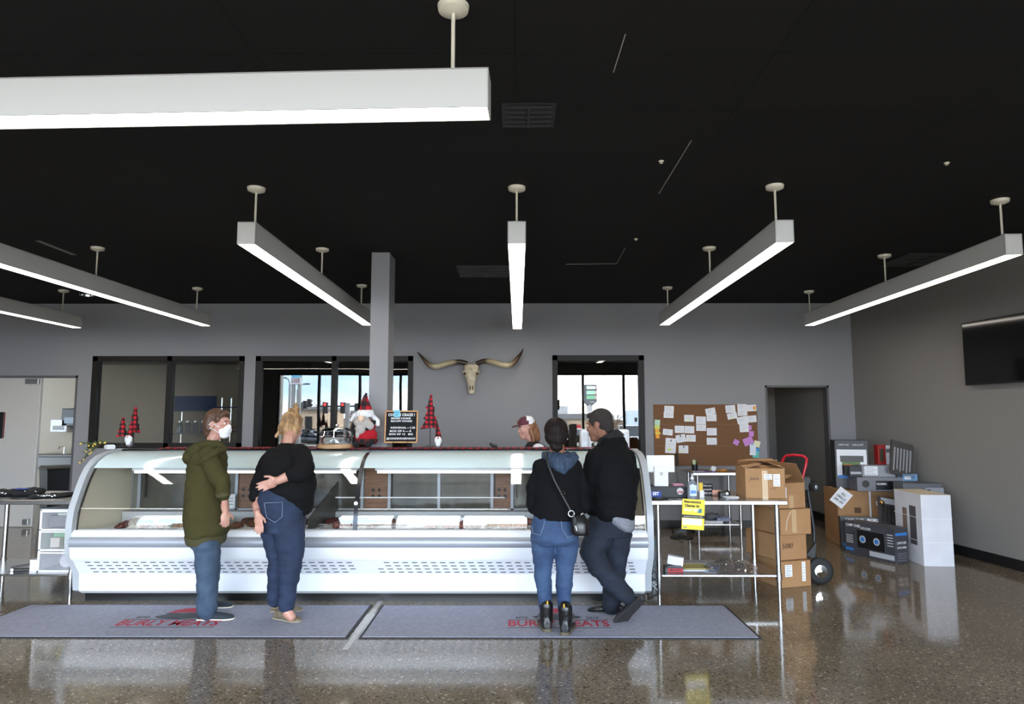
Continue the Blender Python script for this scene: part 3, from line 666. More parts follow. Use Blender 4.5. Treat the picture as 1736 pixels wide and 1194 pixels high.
# big gnome
b_ = P(621, 757, 6.72); r = thing('plush_gnome', 'large plush gnome with grey beard and plaid santa hat', 'gnome decoration', (b_.x, 6.72, ZTOP + .008))
s = .00578
def gp(u, v, d=0): q = P(u, v, 6.72); return Vector((q.x - b_.x, d, q.z - ZTOP - .008))
mb = MB().ell(gp(620, 738), (.115, .09, .085)).ell(gp(621, 722), (.095, .08, .07))
blob(mb, 'body', mREDCL, r, .008, 4, world=False)
MB().loft([(gp(620, 744), (.118, 0, 0), (0, .093, 0)), (gp(620, 748), (.119, 0, 0), (0, .094, 0)), (gp(620, 753), (.1, 0, 0), (0, .085, 0))], 28).build('plaid_band', mPLAIDBIG, r, smooth=True)
for u in (607, 628): 
    MB().ell(gp(u, 753, -.085), (.034, .04, .03)).build('foot', M('black_plush', (18, 16, 17), .95), r, smooth=True)
mb = MB().ell(gp(616, 716, -.05), (.085, .05, .06)).ell(gp(614, 728, -.075), (.05, .03, .05)).ell(gp(609, 737, -.08), (.022, .02, .04)).ell(gp(628, 722, -.06), (.05, .035, .045))
blob(mb, 'beard', M('grey_beard_plush', (178, 170, 165), .95, bump=(70, 1)), r, .006, 8, [(.005, (38, 38, 12)), (.003, (90, 90, 30))], world=False)
MB().ell(gp(616, 710, -.105), (.032, .028, .031)).build('nose', M('peach_nose', (232, 196, 168), .7), r, smooth=True)
mb = MB().loft([(gp(619, 707), (.088, 0, .0), (0, .078, 0)), (gp(619, 700), (.086, 0, 0), (0, .076, 0)), (gp(620, 695), (.066, 0, 0), (0, .06, 0))], 24)
blob(mb, 'hat_brim', M('white_plush', (226, 226, 228), .95, bump=(90, .8)), r, .006, 2, [(.004, (50, 50, 50))], world=False)
MB().loft([(gp(620, 700), (.066, 0, 0), (0, .06, 0)), (gp(620, 690), (.055, 0, 0), (0, .05, 0)), (gp(619, 680), (.037, 0, 0), (0, .035, 0)), (gp(619.5, 672), (.021, 0, 0), (0, .02, 0)), (gp(622, 667), (.012, 0, -.006), (0, .012, 0))], 20).build('hat', mPLAIDBIG, r, smooth=True)
MB().ell(gp(624, 670), .013).build('pompom', M('white_plush', (226, 226, 228), .95), r, smooth=True)
MB().limb([(gp(632, 706, .01), .022), (gp(640, 714, -.01), .028), (gp(641, 719, -.02), .024)]).build('hat_flap', M('white_plush', (226, 226, 228), .95), r, smooth=True)
MB().limb([(gp(596, 712, 0), .02), (gp(602, 704, -.01), .018)]).build('ear_flap', M('white_plush', (226, 226, 228), .95), r, smooth=True)
for pts in ([gp(630, 716, -.02), gp(636, 716, -.03), gp(625, 727, -.07)], [gp(600, 720, -.02), gp(598, 728, -.03), gp(604, 736, -.06)]):
    MB().limb([(p, .02) for p in pts]).build('arm', M('black_plush', (18, 16, 17), .95), r, smooth=True)
# letter board on easel
a, b = P(651, 751, 6.7), P(708, 696, 6.7); W_ = b.x - a.x; H_ = b.z - a.z
r = thing('letter_board', 'black letter board with oak frame listing cookie prices', 'sign', ((a.x + b.x) / 2, 6.7, a.z), (rad(-6), 0, 0))
t = .012
MB().bb(-W_ / 2, W_ / 2, 0, .018, 0, t).bb(-W_ / 2, W_ / 2, 0, .018, H_ - t, H_).bb(-W_ / 2, -W_ / 2 + t, 0, .018, 0, H_).bb(W_ / 2 - t, W_ / 2, 0, .018, 0, H_).build('frame', wood('oak_frame', (206, 152, 92), (186, 130, 74)), r, bevel=.001)
MB().bb(-W_ / 2 + t, W_ / 2 - t, .006, .016, t, H_ - t).build('felt', M('black_felt', (16, 16, 17), .95), r)
for s_, zz, wd, hh, xo in (('COOKIE CRAZE !', .865, .83, .085, 0), ('SMORES COOKIE', .755, .62, .055, -.02), ('BISCOFF COOKIE', .67, .66, .055, 0), ('INDIVIDUAL -- 2 50', .465, .76, .06, .05), ('BOX OF 4 --- 8', .36, .66, .06, -.02), ('BOX OF 12   $22', .265, .74, .06, -.0), ('@COOKIECRAZE.NOCO', .13, .9, .075, 0)):
    text(s_, .03, (xo * W_, .004, H_ * zz), UP, mWTXT, r, width=W_ * wd * .97, height=H_ * hh, bold=.0006)
nt_ = MB().bb(-.03, .03, -.004, -.003, -.034, .034, Matrix.Translation((-.045, 0, H_ - .03))).build('sticky_note', M('blue_sticky', (120, 196, 220), .7), r)
text('SOLD', .02, (-.045, -.0045, H_ - .018), UP, mINK, nt_, width=.035, height=.016); text('OUT', .02, (-.045, -.0045, H_ - .043), UP, mINK, nt_, width=.03, height=.016)
r = thing('easel', 'small black wire easel holding the letter board', 'stand', ((a.x + b.x) / 2, 6.72, ZTOP))
hz = a.z - ZTOP
for sx_ in (-1, 1): MB().tube([(sx_ * .08, .05, 0), (sx_ * .075, -.005, .012), (sx_ * .07, -.035, hz - .004), (sx_ * .07, -.035, hz + .012)], .003, 6).build('leg', mBLACK, r)
MB().tube([(0, .09, 0), (0, .03, hz + .18)], .003, 6).tube([(-.07, .01, hz - .004), (.07, .01, hz - .004)], .003, 6).build('back_prop', mBLACK, r)
# small black card reader
b_ = P(838, 757, 6.75); r = thing('label_printer', 'small black scanner stand on case top left of the worker', 'device', (b_.x, 6.75, ZTOP + .006))
MB().loft([((0, 0, 0), (.04, 0, 0), (0, .04, 0)), ((0, 0, .012), (.03, 0, 0), (0, .03, 0))], 20).build('base', mBLACK, r, smooth=True)
MB().limb([((0, 0, .01), .012), ((-.02, 0, .03), .012), ((-.035, -.01, .042), .014), ((.02, -.01, .02), .012)]).build('head', mBLACK, r, smooth=True)
# scale pole display
b_ = P(1000, 757, 7.15); YS = 7.15
r = thing('scale_display', 'grey scale price display on a white pole with green screens', 'display', (b_.x, YS, .95))
def sp(u, v): q = P(u, v, YS); return q.x - b_.x, q.z - .95
x0_, z1_ = sp(989, 653); x1_, z0_ = sp(1011.5, 681); _, zb = sp(1000, 688)
MB().prism([(x0_, z0_), (-.025, zb), (.025, zb), (x1_, z0_), (x1_, z1_), (x0_, z1_)], .05).build('housing', M('scale_grey', (66, 72, 78), .4), r, bevel=.006)
for k, (v0, v1, c_) in enumerate(((655, 660, (176, 224, 196)), (663, 669, (130, 206, 160)), (671, 677, (70, 150, 104)))):
    a = sp(994, v1); b = sp(1008, v0)
    MB().bb(a[0], b[0], -.029, -.0255, a[1], b[1]).build('screen', M(f'lcd_green_{k}', c_, .3, emit=.35), r)
    a = sp(1008.4, v1); b = sp(1010.4, v0); MB().bb(a[0], b[0], -.029, -.0255, a[1], b[1]).build('unit_label', M('pale_blue_label', (150, 190, 226) if k == 2 else (226, 190, 196), .5), r)
a = sp(1004, 682); text('TOTAL', .012, (a[0], -.026, a[1]), UP, mWTXT, r, width=.05, height=.012)
MB().cyl((0, 0, 0), (0, 0, zb), .017, n=16).cyl((0, 0, zb - .07), (0, 0, zb + .01), .03, n=4).build('pole', mWPL, r, smooth=True)
MB().bb(-.09, .09, -.15, .14, -.06, 0).build('scale_body', mWPL, r, bevel=.01)
# work counter behind the case that carries the scale
r = thing('work_counter', 'stainless work counter behind the display case', 'counter', (.9, 7.24, 0))
MB().bb(-.75, .45, -.28, .06, .85, .89).build('top', mSS, r); 
for sx_ in (-.7, .4):
    for sy_ in (-.24, .02): MB().cyl((sx_, sy_, 0), (sx_, sy_, .85), .02).build('leg', mSS, r)
for u0, u1, v0, v1, Y, lab in ((984, 997, 728, 757, 7.12, 'white upright dispenser just left of the man\'s face'), (1043, 1066, 728, 762, 7.12, 'white rounded machine behind the man\'s shoulder')):
    a, b = P(u0, v1, Y), P(u1, v0, Y)
    r = thing('label_scale', lab, 'device', ((a.x + b.x) / 2, Y, .89))
    MB().bb(-(b.x - a.x) / 2, (b.x - a.x) / 2, -.05, .12, 0, b.z - .89).build('housing', mWPL, r, bevel=.025)
    MB().bb(-(b.x - a.x) / 2 + .02, (b.x - a.x) / 2 - .02, -.055, -.049, b.z - .89 - .12, b.z - .89 - .03).build('panel', M('pale_grey_panel', (206, 206, 208), .4), r, bevel=.002)
# ------------------------------------------------------------------ longhorn skull on the wall
YK = 9.98; c_ = P(799, 640, YK)
r = thing('longhorn_skull', 'bleached longhorn steer skull with wide horns hung on the grey wall', 'wall decoration', (c_.x, YK, c_.z))
def kp(u, v, d=0): q = P(u, v, YK); return Vector((q.x - c_.x, d, q.z - c_.z))
mBONE = M('bone', (214, 202, 178), .6, vary=(16, (180, 164, 136)), bump=(30, .4))
mb = MB()
mb.loft([(kp(799, 616, .02), (.10, 0, 0), (0, .035, 0)), (kp(799, 620, 0), (.115, 0, 0), (0, .07, 0)), (kp(799, 628, -.01), (.10, 0, 0), (0, .08, 0)), (kp(799, 636, -.02), (.10, 0, 0), (0, .08, 0)), (kp(799, 643, -.02), (.075, 0, 0), (0, .07, 0)), (kp(799, 652, -.02), (.055, 0, 0), (0, .05, 0)), (kp(799.5, 662, -.02), (.048, 0, 0), (0, .035, 0)), (kp(800, 668, -.02), (.04, 0, 0), (0, .025, 0))])
for sx_ in (-1, 1): mb.ell(kp(799 + sx_ * 11.5, 632, -.03), (.028, .04, .034))
blob(mb, 'skull', mBONE, r, .009, 2, [(.005, (20, 20, 20))], world=False)
for sx_ in (-1, 1): MB().ell(kp(799 + sx_ * 10.5, 634, -.085), (.018, .02, .02)).build('eye_socket', M('bone_dark', (84, 70, 54), .9), r, smooth=True)
for sx_ in (-1, 1): MB().ell(kp(799.5 + sx_ * 2.2, 658, -.062), (.009, .012, .038)).build('nostril', M('bone_dark', (84, 70, 54), .9), r, smooth=True)
MB().ell(kp(799.5, 627, -.088), .007).build('forehead_hole', mBLK, r)
def hornmat():
    m = bpy.data.materials.new('horn'); m.use_nodes = True; t = m.node_tree; b = t.nodes['Principled BSDF']; b.inputs['Roughness'].default_value = .35
    co = t.nodes.new('ShaderNodeTexCoord'); s = t.nodes.new('ShaderNodeSeparateXYZ'); t.links.new(co.outputs['Object'], s.inputs[0])
    ab = t.nodes.new('ShaderNodeMath'); ab.operation = 'ABSOLUTE'; t.links.new(s.outputs['X'], ab.inputs[0])
    c = ramp(t, ab.outputs[0], [(.1, (60, 46, 34)), (.2, (66, 52, 38)), (.26, (170, 152, 118)), (.52, (206, 192, 158)), (.62, (120, 96, 64)), (.7, (60, 42, 28)), (.8, (36, 26, 18))])
    wv = t.nodes.new('ShaderNodeTexWave'); wv.inputs['Scale'].default_value = 12; wv.inputs['Distortion'].default_value = 2; t.links.new(co.outputs['Object'], wv.inputs['Vector'])
    rr = ramp(t, wv.outputs['Fac'], [(.3, (120, 110, 100)), (.7, (255, 255, 255))]); t.links.new(mixc(t, .3, c, rr, 'MULTIPLY'), b.inputs['Base Color']); return m
mH = hornmat()
for path in ([(792, 617), (780, 614), (768, 615), (755, 618), (742, 622), (730, 620), (722, 613), (715, 605), (708, 597)], [(808, 617), (820, 613), (835, 614), (850, 619), (863, 620), (872, 615), (878, 607), (883, 600), (887, 591)]):
    n_ = len(path); rr = [.036, .036, .038, .042, .042, .036, .028, .018, .004]
    pts = [kp(u, v, -.01 - .06 * sin(pi * i / (n_ - 1))) for i, (u, v) in enumerate(path)]
    # densify
    P2 = []; R2 = []
    for i in range(n_ - 1):
        for k in range(4):
            t = k / 4; p0 = pts[max(i - 1, 0)]; p1 = pts[i]; p2 = pts[i + 1]; p3 = pts[min(i + 2, n_ - 1)]
            P2.append(.5 * ((2 * p1) + (p2 - p0) * t + (2 * p0 - 5 * p1 + 4 * p2 - p3) * t * t + (3 * p1 - p0 - 3 * p2 + p3) * t ** 3)); R2.append((rr[i] * (1 - t) + rr[i + 1] * t) * 1.0)
    P2.append(pts[-1]); R2.append(rr[-1])
    MB().tube(P2, R2, 14).build('horn', mH, r, smooth=True)
# ------------------------------------------------------------------ floor mats
mMAT = M('grey_mat_pile', (158, 159, 172), .95, bump=(260, .5), vary=(30, (146, 147, 160)), spec=.1)
mMATE = M('mat_rubber_edge', (34, 32, 34), .7)
def mat_rug(x0, x1, y0, y1, label, lx):
    r = thing('floor_mat', label, 'floor mat', ((x0 + x1) / 2, (y0 + y1) / 2, 0)); cx, cy = (x0 + x1) / 2, (y0 + y1) / 2
    hx, hy = (x1 - x0) / 2, (y1 - y0) / 2
    MB().bb(-hx, hx, -hy, hy, 0, .006).build('rubber_border', mMATE, r)
    MB().bb(-hx + .022, hx - .022, -hy + .022, hy - .022, .006, .010).build('pile', mMAT, r)
    X = lx - cx; z = .0112
    a = 'BURLY MEATS'
    text(a, .2, (X, -.10 * 1, z), (0, 0, 0), mREDTXT, r, width=.78, height=.15, bold=.004)
    MB().bb(X - .4, X + .4, 0, .008, .0102, .0112).bb(X - .4, X + .4, -.205, -.197, .0102, .0112).build('logo_lines', mINK, r)
    text('ESTD', .05, (X - .28, .055, z), (0, 0, 0), mINK, r, width=.1, height=.045, bold=.001)
    text('2019', .05, (X + .28, .055, z), (0, 0, 0), mINK, r, width=.1, height=.045, bold=.001)
    bm_ = MB(); beard = [(-.15, .12), (-.2, .08), (-.17, .04), (-.1, .02), (0, .005), (.1, .02), (.17, .04), (.2, .08), (.15, .12), (.1, .15), (0, .14), (-.1, .15)]
    n = len(beard); bm_.add([(X + x, y, z) for x, y in beard], [tuple(range(n))]); bm_.build('beard_logo', mINK, r)
    hat = [(-.14, .17), (-.12, .25), (-.06, .31), (0, .325), (.06, .31), (.12, .25), (.14, .17), (.05, .19), (-.05, .19)]
    n = len(hat); MB().add([(X + x, y, z) for x, y in hat], [tuple(range(n))]).build('cap_logo', mREDTXT, r)
    MB().bb(X - .15, X + .15, .15, .172, .0102, .0112).build('glasses_logo', mINK, r)
mat_rug(-4.15, -1.215, 5.12, 6.0, 'left grey floor mat with red lettering, under the two left customers', -2.69)
mat_rug(-1.135, 1.79, 5.12, 6.0, 'right grey floor mat with red lettering, under the dark haired woman', .335)
# ------------------------------------------------------------------ stainless tables
def ss_table(x0, x1, y0, y1, h, shelf, label, group=None):
    r = thing('steel_table', label, 'table', (x0, y0, 0))
    MB().bb(x0, x1, y0, y1, h - .018, h).bb(x0, x1, y0, y0 + .02, h - .04, h - .01).build('table_top', mSS, r, world=True, bevel=.006)
    MB().bb(x0 + .06, x1 - .06, y0 + .06, y1 - .06, shelf - .02, shelf).build('under_shelf', mSS, r, world=True, bevel=.004)
    for x in (x0 + .075, x1 - .075):
        for y in (y0 + .07, y1 - .07):
            MB().cyl((x, y, .1), (x, y, h - .018), .021, n=16).cyl((x, y, shelf - .045), (x, y, shelf + .012), .028, n=16).build('leg', mSS, r, world=True, smooth=True)
            MB().cyl((x, y, 0), (x, y, .1), .016, n=16).build('foot', mSS, r, world=True, smooth=True)
    return r
ss_table(1.20, 2.41, 6.14, 6.90, .868, .215, 'stainless steel checkout table right of the display case')
ss_table(-5.1, -3.87, 6.14, 6.92, .868, .215, 'stainless steel table at left edge of the frame beside the case')
bt = ss_table(2.40, 3.12, 9.32, 9.95, .86, .17, 'stainless steel table against the back wall under the corkboard')
# ---- on right table
ZTB = .868
def at_(u, Y, z=ZTB): return (P(u, 840, Y).x, Y, z)
r = thing('pos_terminal', 'white tablet register seen from behind on the checkout table', 'register', at_(1123, 6.45))
def tp(u, v, Y=6.45): q = P(u, v, Y); return q.x - r.location.x, q.z - ZTB
a, b = tp(1096, 801), tp(1143, 772)
MB().bb(a[0], b[0], -.012, .006, a[1], b[1]).build('screen_back', mWPL, r, bevel=.008)
a, b = tp(1108, 818), tp(1131.5, 790)
MB().add([(a[0], -.03, 0.0), (b[0], -.03, 0), (b[0], .1, 0), (a[0], .1, 0), (a[0], -.034, b[1]), (b[0], -.034, b[1]), (b[0], -.012, b[1]), (a[0], -.012, b[1])], [(0, 1, 5, 4), (1, 2, 6, 5), (2, 3, 7, 6), (3, 0, 4, 7), (4, 5, 6, 7), (3, 2, 1, 0)]).build('stand', mWPL, r, bevel=.005)
q = tp(1120, 803); 
MB().bb(q[0] - .012, q[0] + .012, -.0375, -.0345, q[1] + .009, q[1] + .012).bb(q[0] - .012, q[0] + .012, -.0375, -.0345, q[1] - .012, q[1] - .009).bb(q[0] - .012, q[0] - .009, -.0375, -.0345, q[1] - .012, q[1] + .012).bb(q[0] + .009, q[0] + .012, -.0375, -.0345, q[1] - .012, q[1] + .012).bb(q[0] - .003, q[0] + .003, -.0375, -.0345, q[1] - .003, q[1] + .003).build('square_logo', M('dark_logo_grey', (70, 70, 74), .5), r)
# black cash drawer box
a = at_(1133, 6.42); r = thing('black_box', 'long black box with round white and red emblem under the register', 'box', a)
x0, x1 = P(1097, 830, 6.36).x - a[0], P(1166, 830, 6.36).x - a[0]
r.location.y = 6.36
MB().bb(x0, x1, 0, .28, 0, .098).build('box_body', M('charcoal_box', (52, 52, 54), .6), r, bevel=.004)
ex = P(1153, 830, 6.36).x - a[0]
MB().cyl((ex, -.0015, .058), (ex, .001, .058), .03, n=24).build('emblem', mWTXT, r); MB().bb(ex - .025, ex + .025, -.003, -.0016, .04, .062).build('emblem_band', mREDTXT, r)
text('MEATS', .02, (ex, -.0035, .051), UP, mWTXT, r, width=.04, height=.012)
text('BURLY', .02, (ex, -.0025, .074), UP, mINK, r, width=.032, height=.01)
r2 = thing('ebt_card', 'small blue card sign reading EBT leaning on the black box', 'sign', (P(1109, 830, 6.3).x, 6.33, ZTB))
MB().bb(-.042, .068, 0, .004, 0, .06).build('card', M('ebt_blue', (22, 60, 160), .5), r2); text('EBT', .03, (.02, -.001, .038), UP, mWTXT, r2, width=.055, height=.03, bold=.001)
MB().bb(-.075, -.035, -.004, -.001, .0, .065).build('white_card', mPAPER, r2)
r = thing('card_reader', 'black cloth bundle and card reader at the left front of checkout table', 'device', (P(1108, 845, 6.24).x, 6.23, ZTB))
mb = MB()
for i in range(6): mb.ell((-.05 + i * .03, random.uniform(-.02, .03), .008), (.03, .035, .014))
blob(mb, 'bundle', mBLACK, r, .006, 2, world=False)
r = thing('pink_slip', 'pink paper pad lying on the black box behind sanitizer', 'paper', (P(1148, 806, 6.5).x, 6.5, ZTB + .098))
MB().bb(-.04, .05, -.04, .05, 0, .012).build('pad', M('pink_paper', (226, 160, 190), .7), r)
# sanitizer
r = thing('sanitizer_bottle', 'clear pump bottle of hand sanitizer at front of checkout table', 'bottle', at_(1174, 6.26))
mCLR = M('clear_gel_bottle', (196, 208, 222), .1); mCLR.node_tree.nodes['Principled BSDF'].inputs['Transmission Weight'].default_value = .7
MB().loft([((0, 0, 0), (.044, 0, 0), (0, .028, 0)), ((0, 0, .01), (.046, 0, 0), (0, .03, 0)), ((0, 0, .13), (.044, 0, 0), (0, .028, 0)), ((0, 0, .155), (.03, 0, 0), (0, .024, 0)), ((0, 0, .165), (.014, 0, 0), (0, .014, 0)), ((0, 0, .175), (.014, 0, 0), (0, .014, 0))], 28).build('bottle_body', mCLR, r, smooth=True)
MB().bb(-.03, .03, -.0305, -.029, .03, .125).build('bottle_label', M('sanitizer_label', (206, 220, 238), .4), r); MB().bb(-.026, .026, -.032, -.0306, .05, .08).build('label_block', M('label_blue', (84, 132, 196), .4), r)
text('Hand Sanitizer', .01, (0, -.0325, .1), UP, M('label_navy', (30, 60, 120), .5), r, width=.045)
MB().cyl((0, 0, .175), (0, 0, .195), .016).cyl((0, 0, .195), (0, 0, .22), .006).limb([((0, 0, .222), .008), ((-.0, -.035, .218), .006)]).build('pump', mWPL, r, smooth=True)
# small black chalk sign, packs
r = thing('chalk_card', 'small black chalk card with white handwriting on checkout table', 'sign', (P(1199, 838, 6.55).x, 6.55, ZTB), (rad(-12), 0, 0))
MB().bb(-.05, .06, 0, .006, 0, .11).build('board', M('chalkboard', (26, 26, 27), .8), r)
for k, s_ in enumerate(('Thank you', 'sample', '$5.00')): text(s_, .02, (.005, -.001, .09 - .035 * k), UP, mWTXT, r, width=.08, height=.02, shear=.3)
r = thing('yellow_pack', 'small yellow and white packet behind the sanitizer bottle', 'packet', (P(1188, 838, 6.4).x, 6.4, ZTB))
MB().bb(-.015, .02, 0, .02, .06, .13).build('yellow_card', M('yellow_card', (236, 196, 60), .6), r); MB().bb(-.012, .028, -.01, .02, 0, .06).build('white_box', mPAPER, r)
r = thing('pink_roll', 'pinkish roll lying beside the black dispenser', 'roll', (P(1215, 838, 6.5).x, 6.5, ZTB + .028))
MB().cyl((-.035, .02, 0), (.05, 0, 0), .026, n=20).build('roll', M('pinkish_paper', (214, 160, 140), .7), r, smooth=True)
r = thing('tape_dispenser', 'rounded black tape dispenser right of the chalk card', 'dispenser', (P(1228, 840, 6.42).x, 6.42, ZTB))
mb = MB().limb([((-.03, 0, .03), .03), ((.02, 0, .032), .034), ((.04, 0, .02), .02)]).bb(-.05, .055, -.03, .03, 0, .02); blob(mb, 'body', mBLACK, r, .006, 3, world=False)
MB().cyl((.015, -.04, .035), (.015, .04, .035), .012).build('tape_core', mWPL, r)
r = thing('paper_stack', 'loose white papers lying left of the open carton', 'paper', (P(1240, 842, 6.35).x, 6.35, ZTB))
for k in range(4): MB().bb(-.06, .05, -.05, .06, .003 * k, .003 * k + .002, Matrix.Rotation(.3 * k, 4, 'Z')).build('sheet', mPAPER, r)
# yellow poster taped at the front edge
a, b = P(1157, 900, 6.125), P(1197, 847, 6.125)
r = thing('yellow_poster', 'yellow Spanish welcome poster hanging from the checkout table edge', 'poster', ((a.x + b.x) / 2, 6.13, b.z), (0, rad(3.5), 0))
w_, h_ = (b.x - a.x) / 2 * .92, (b.z - a.z) * .97
MB().bb(-w_, w_, -.001, .001, -h_, 0).build('sheet', M('poster_yellow', (244, 214, 50), .5), r)
MB().bb(-w_, w_, -.002, -.0011, -h_ * .62, -h_ * .52).build('black_band', mINK, r)
MB().bb(-w_ * .95, w_ * .8, -.002, -.0011, -h_ * .85, -h_ * .64).build('white_panel', mPAPER, r)
text('Bienvenidos', .02, (-.01, -.002, -h_ * .09), UP, mINK, r, width=w_ * 1.5, height=h_ * .09, bold=.0008)
text('Clientes de', .02, (-.015, -.002, -h_ * .22), UP, mINK, r, width=w_ * 1.3, height=h_ * .09, bold=.0008)
text('SNAP EBT', .02, (-.015, -.002, -h_ * .36), UP, M('poster_white', (240, 236, 200), .6), r, width=w_ * 1.3, height=h_ * .1, bold=.0008)
MB().bb(w_ * .35, w_ * .75, -.002, -.0011, -h_ * .44, -h_ * .3).build('card_picture', M('poster_teal', (60, 120, 130), .5), r)
text('aceptamos tarjetas EBT', .02, (0, -.0025, -h_ * .57), UP, mWTXT, r, width=w_ * 1.7, height=h_ * .04)
mb = MB()
for k in range(4): mb.bb(-w_ * .8, w_ * .6, -.0027, -.0021, -h_ * (.68 + .04 * k), -h_ * (.675 + .04 * k))
mb.bb(-w_ * .9, -w_ * .5, -.0027, -.0011, -h_ * .95, -h_ * .92).build('fine_print', mGREYINK, r)
# cartons
def carton(name, label, cat, loc, rz, w_, d_, h_, open_=False, group=None, mat=None, flaps=None, tape=True):
    r = thing(name, label, cat, loc, (0, 0, rz), group); t = .004; mt = mat or mCARD
    mb = MB().bb(0, w_, 0, d_, 0, t).bb(0, w_, 0, t, 0, h_).bb(0, w_, d_ - t, d_, 0, h_).bb(0, t, 0, d_, 0, h_).bb(w_ - t, w_, 0, d_, 0, h_)
    if not open_: mb.bb(0, w_, 0, d_, h_ - t, h_)
    mb.build('box_body', mt, r)
    if open_:
        fl = d_ * .45
        for (ax, x0, y0, ang) in flaps:
            if ax == 'l': MB().add([(0, 0, h_), (0, d_, h_), (fl * -cos(ang), d_, h_ + fl * sin(ang)), (fl * -cos(ang), 0, h_ + fl * sin(ang))], [(0, 1, 2, 3)]).build('flap', mt, r).modifiers.new('s', 'SOLIDIFY').thickness = t
            if ax == 'r': MB().add([(w_, 0, h_), (w_, d_, h_), (w_ + fl * cos(ang), d_, h_ + fl * sin(ang)), (w_ + fl * cos(ang), 0, h_ + fl * sin(ang))], [(0, 1, 2, 3)]).build('flap', mt, r).modifiers.new('s', 'SOLIDIFY').thickness = t
            if ax == 'f': MB().add([(0, 0, h_), (w_, 0, h_), (w_, -fl * cos(ang), h_ + fl * sin(ang)), (0, -fl * cos(ang), h_ + fl * sin(ang))], [(0, 1, 2, 3)]).build('flap', mt, r).modifiers.new('s', 'SOLIDIFY').thickness = t
            if ax == 'b': MB().add([(0, d_, h_), (w_, d_, h_), (w_, d_ + fl * cos(ang), h_ + fl * sin(ang)), (0, d_ + fl * cos(ang), h_ + fl * sin(ang))], [(0, 1, 2, 3)]).build('flap', mt, r).modifiers.new('s', 'SOLIDIFY').thickness = t
    return r
def sticker(r, x0, x1, z0, z1, lines=3, nm='shipping_label'):
    s_ = MB().bb(x0, x1, -.0015, -.0003, z0, z1).build(nm, mPAPER, r); mb = MB()
    for k in range(lines): z = z0 + (z1 - z0) * (k + .7) / (lines + .5); mb.bb(x0 + (x1 - x0) * .12, x1 - (x1 - x0) * (.15 + .2 * (k % 2)), -.0024, -.0016, z - .0018, z + .0018)
    mb.build('label_print', mGREYINK, s_)
r = carton('cardboard_box', 'open cardboard carton with handwriting standing on the checkout table', 'box', (P(1264, 840, 6.3).x, 6.3, ZTB), rad(-4), .355, .34, .27, True, flaps=[('l', 0, 0, rad(165)), ('b', 0, 0, rad(155)), ('f', 0, 0, rad(172)), ('r', 0, 0, rad(160))])
MB().bb(.15, .2, -.001, 0, 0, .25).build('packing_tape', mTAPE, r)
sticker(r, .17, .24, .17, .22, 3); sticker(r, .25, .31, .11, .22, 4)
text('Jeans', .06, (.08, -.001, .18), UP, mINK, r, name='handwriting', width=.09, shear=.4); text('3-12', .04, (.24, -.001, .09), UP, mINK, r, name='handwriting', width=.05, shear=.4)
ex = carton  # stack beside the table
labs = ['bottom cardboard carton of the stack right of the table, with large white label', 'second carton from floor in the stack, marked 5080', 'third carton from the floor in the stack, with brown tape', 'top open cardboard carton of the stack beside the hand truck']
base = G(1328, 998); hts = [.245, .24, .24, .24]; z = 0
for k in range(4):
    dxs = [0, -.01, .012, -.008][k]
    r = carton('cardboard_box', labs[k], 'box', (base.x + dxs - .02, base.y + .02 * (k % 2), z), rad(17 + [0, 3, -2, 2][k]), .34, .46, hts[k], k == 3, 'cardboard cartons stacked beside the hand truck', flaps=[('r', 0, 0, rad(118)), ('b', 0, 0, rad(95)), ('l', 0, 0, rad(160))] if k == 3 else None)
    # left side faces camera partly
    if k == 0: sticker(r, .05, .13, .1, .21, 5); sticker(r, .24, .28, .05, .23, 6, 'side_label')
    if k == 1: text('5080', .07, (.11, -.001, .13), UP, mINK, r, name='handwriting', width=.13, shear=.2)
    if k == 2: MB().bb(.13, .18, -.001, 0, .02, .235).build('packing_tape', mTAPE, r); MB().tube([(.06, -.002, .04), (.075, -.002, .13), (.12, -.002, .22)], .006, 5).build('torn_tape', M('torn_tape', (200, 176, 144), .4), r)
    if k == 3: sticker(r, .05, .12, .1, .2, 4); MB().bb(.15, .2, -.001, 0, .0, .12).build('packing_tape', mTAPE, r)
    z += hts[k] + .002
# hand truck
pw = G(1391, 991); r = thing('hand_truck', 'black hand truck with red loop handle behind the carton stack', 'hand truck', (pw.x, pw.y, 0))
def hp(u, v, Y): return P(u, v, Y) - r.location
Yh = pw.y
MB().lathe([(.035, -.028), (.085, -.032), (.112, -.03), (.124, -.018), (.127, 0), (.124, .018), (.112, .03), (.085, .032), (.035, .028)], (0, 0, .127), 32, Matrix.Rotation(rad(90), 3, 'X') @ Matrix.Rotation(rad(0), 3, 'Y')).build('wheel', mRUB, r, smooth=True)
h1 = MB().lathe([(.0, -.042), (.018, -.04), (.03, -.034), (.06, -.03), (.06, .02)], (0, 0, .127), 24, Matrix.Rotation(rad(-90), 3, 'X')).build('wheel_hub', mCHR, r, smooth=True)
w2 = MB().lathe([(.035, -.028), (.112, -.03), (.127, 0), (.112, .03), (.035, .028)], (-.05, .40, .127), 32, Matrix.Rotation(rad(90), 3, 'X')).build('wheel', mRUB, r, smooth=True)
MB().tube([hp(1381, 960, Yh + .05), hp(1380, 900, Yh + .1), hp(1372, 850, Yh + .14), hp(1366, 808, Yh + .16)], .016, 10).tube([hp(1366, 960, Yh + .4), hp(1352, 808, Yh + .45)], .016, 10).tube([hp(1372, 850, Yh + .14), hp(1358, 850, Yh + .42)], .012, 8).tube([hp(1382, 950, Yh + .04), (0, 0, .127), (-.05, .4, .127)], .014, 8).build('frame', M('truck_black', (28, 28, 30), .45), r, smooth=True)
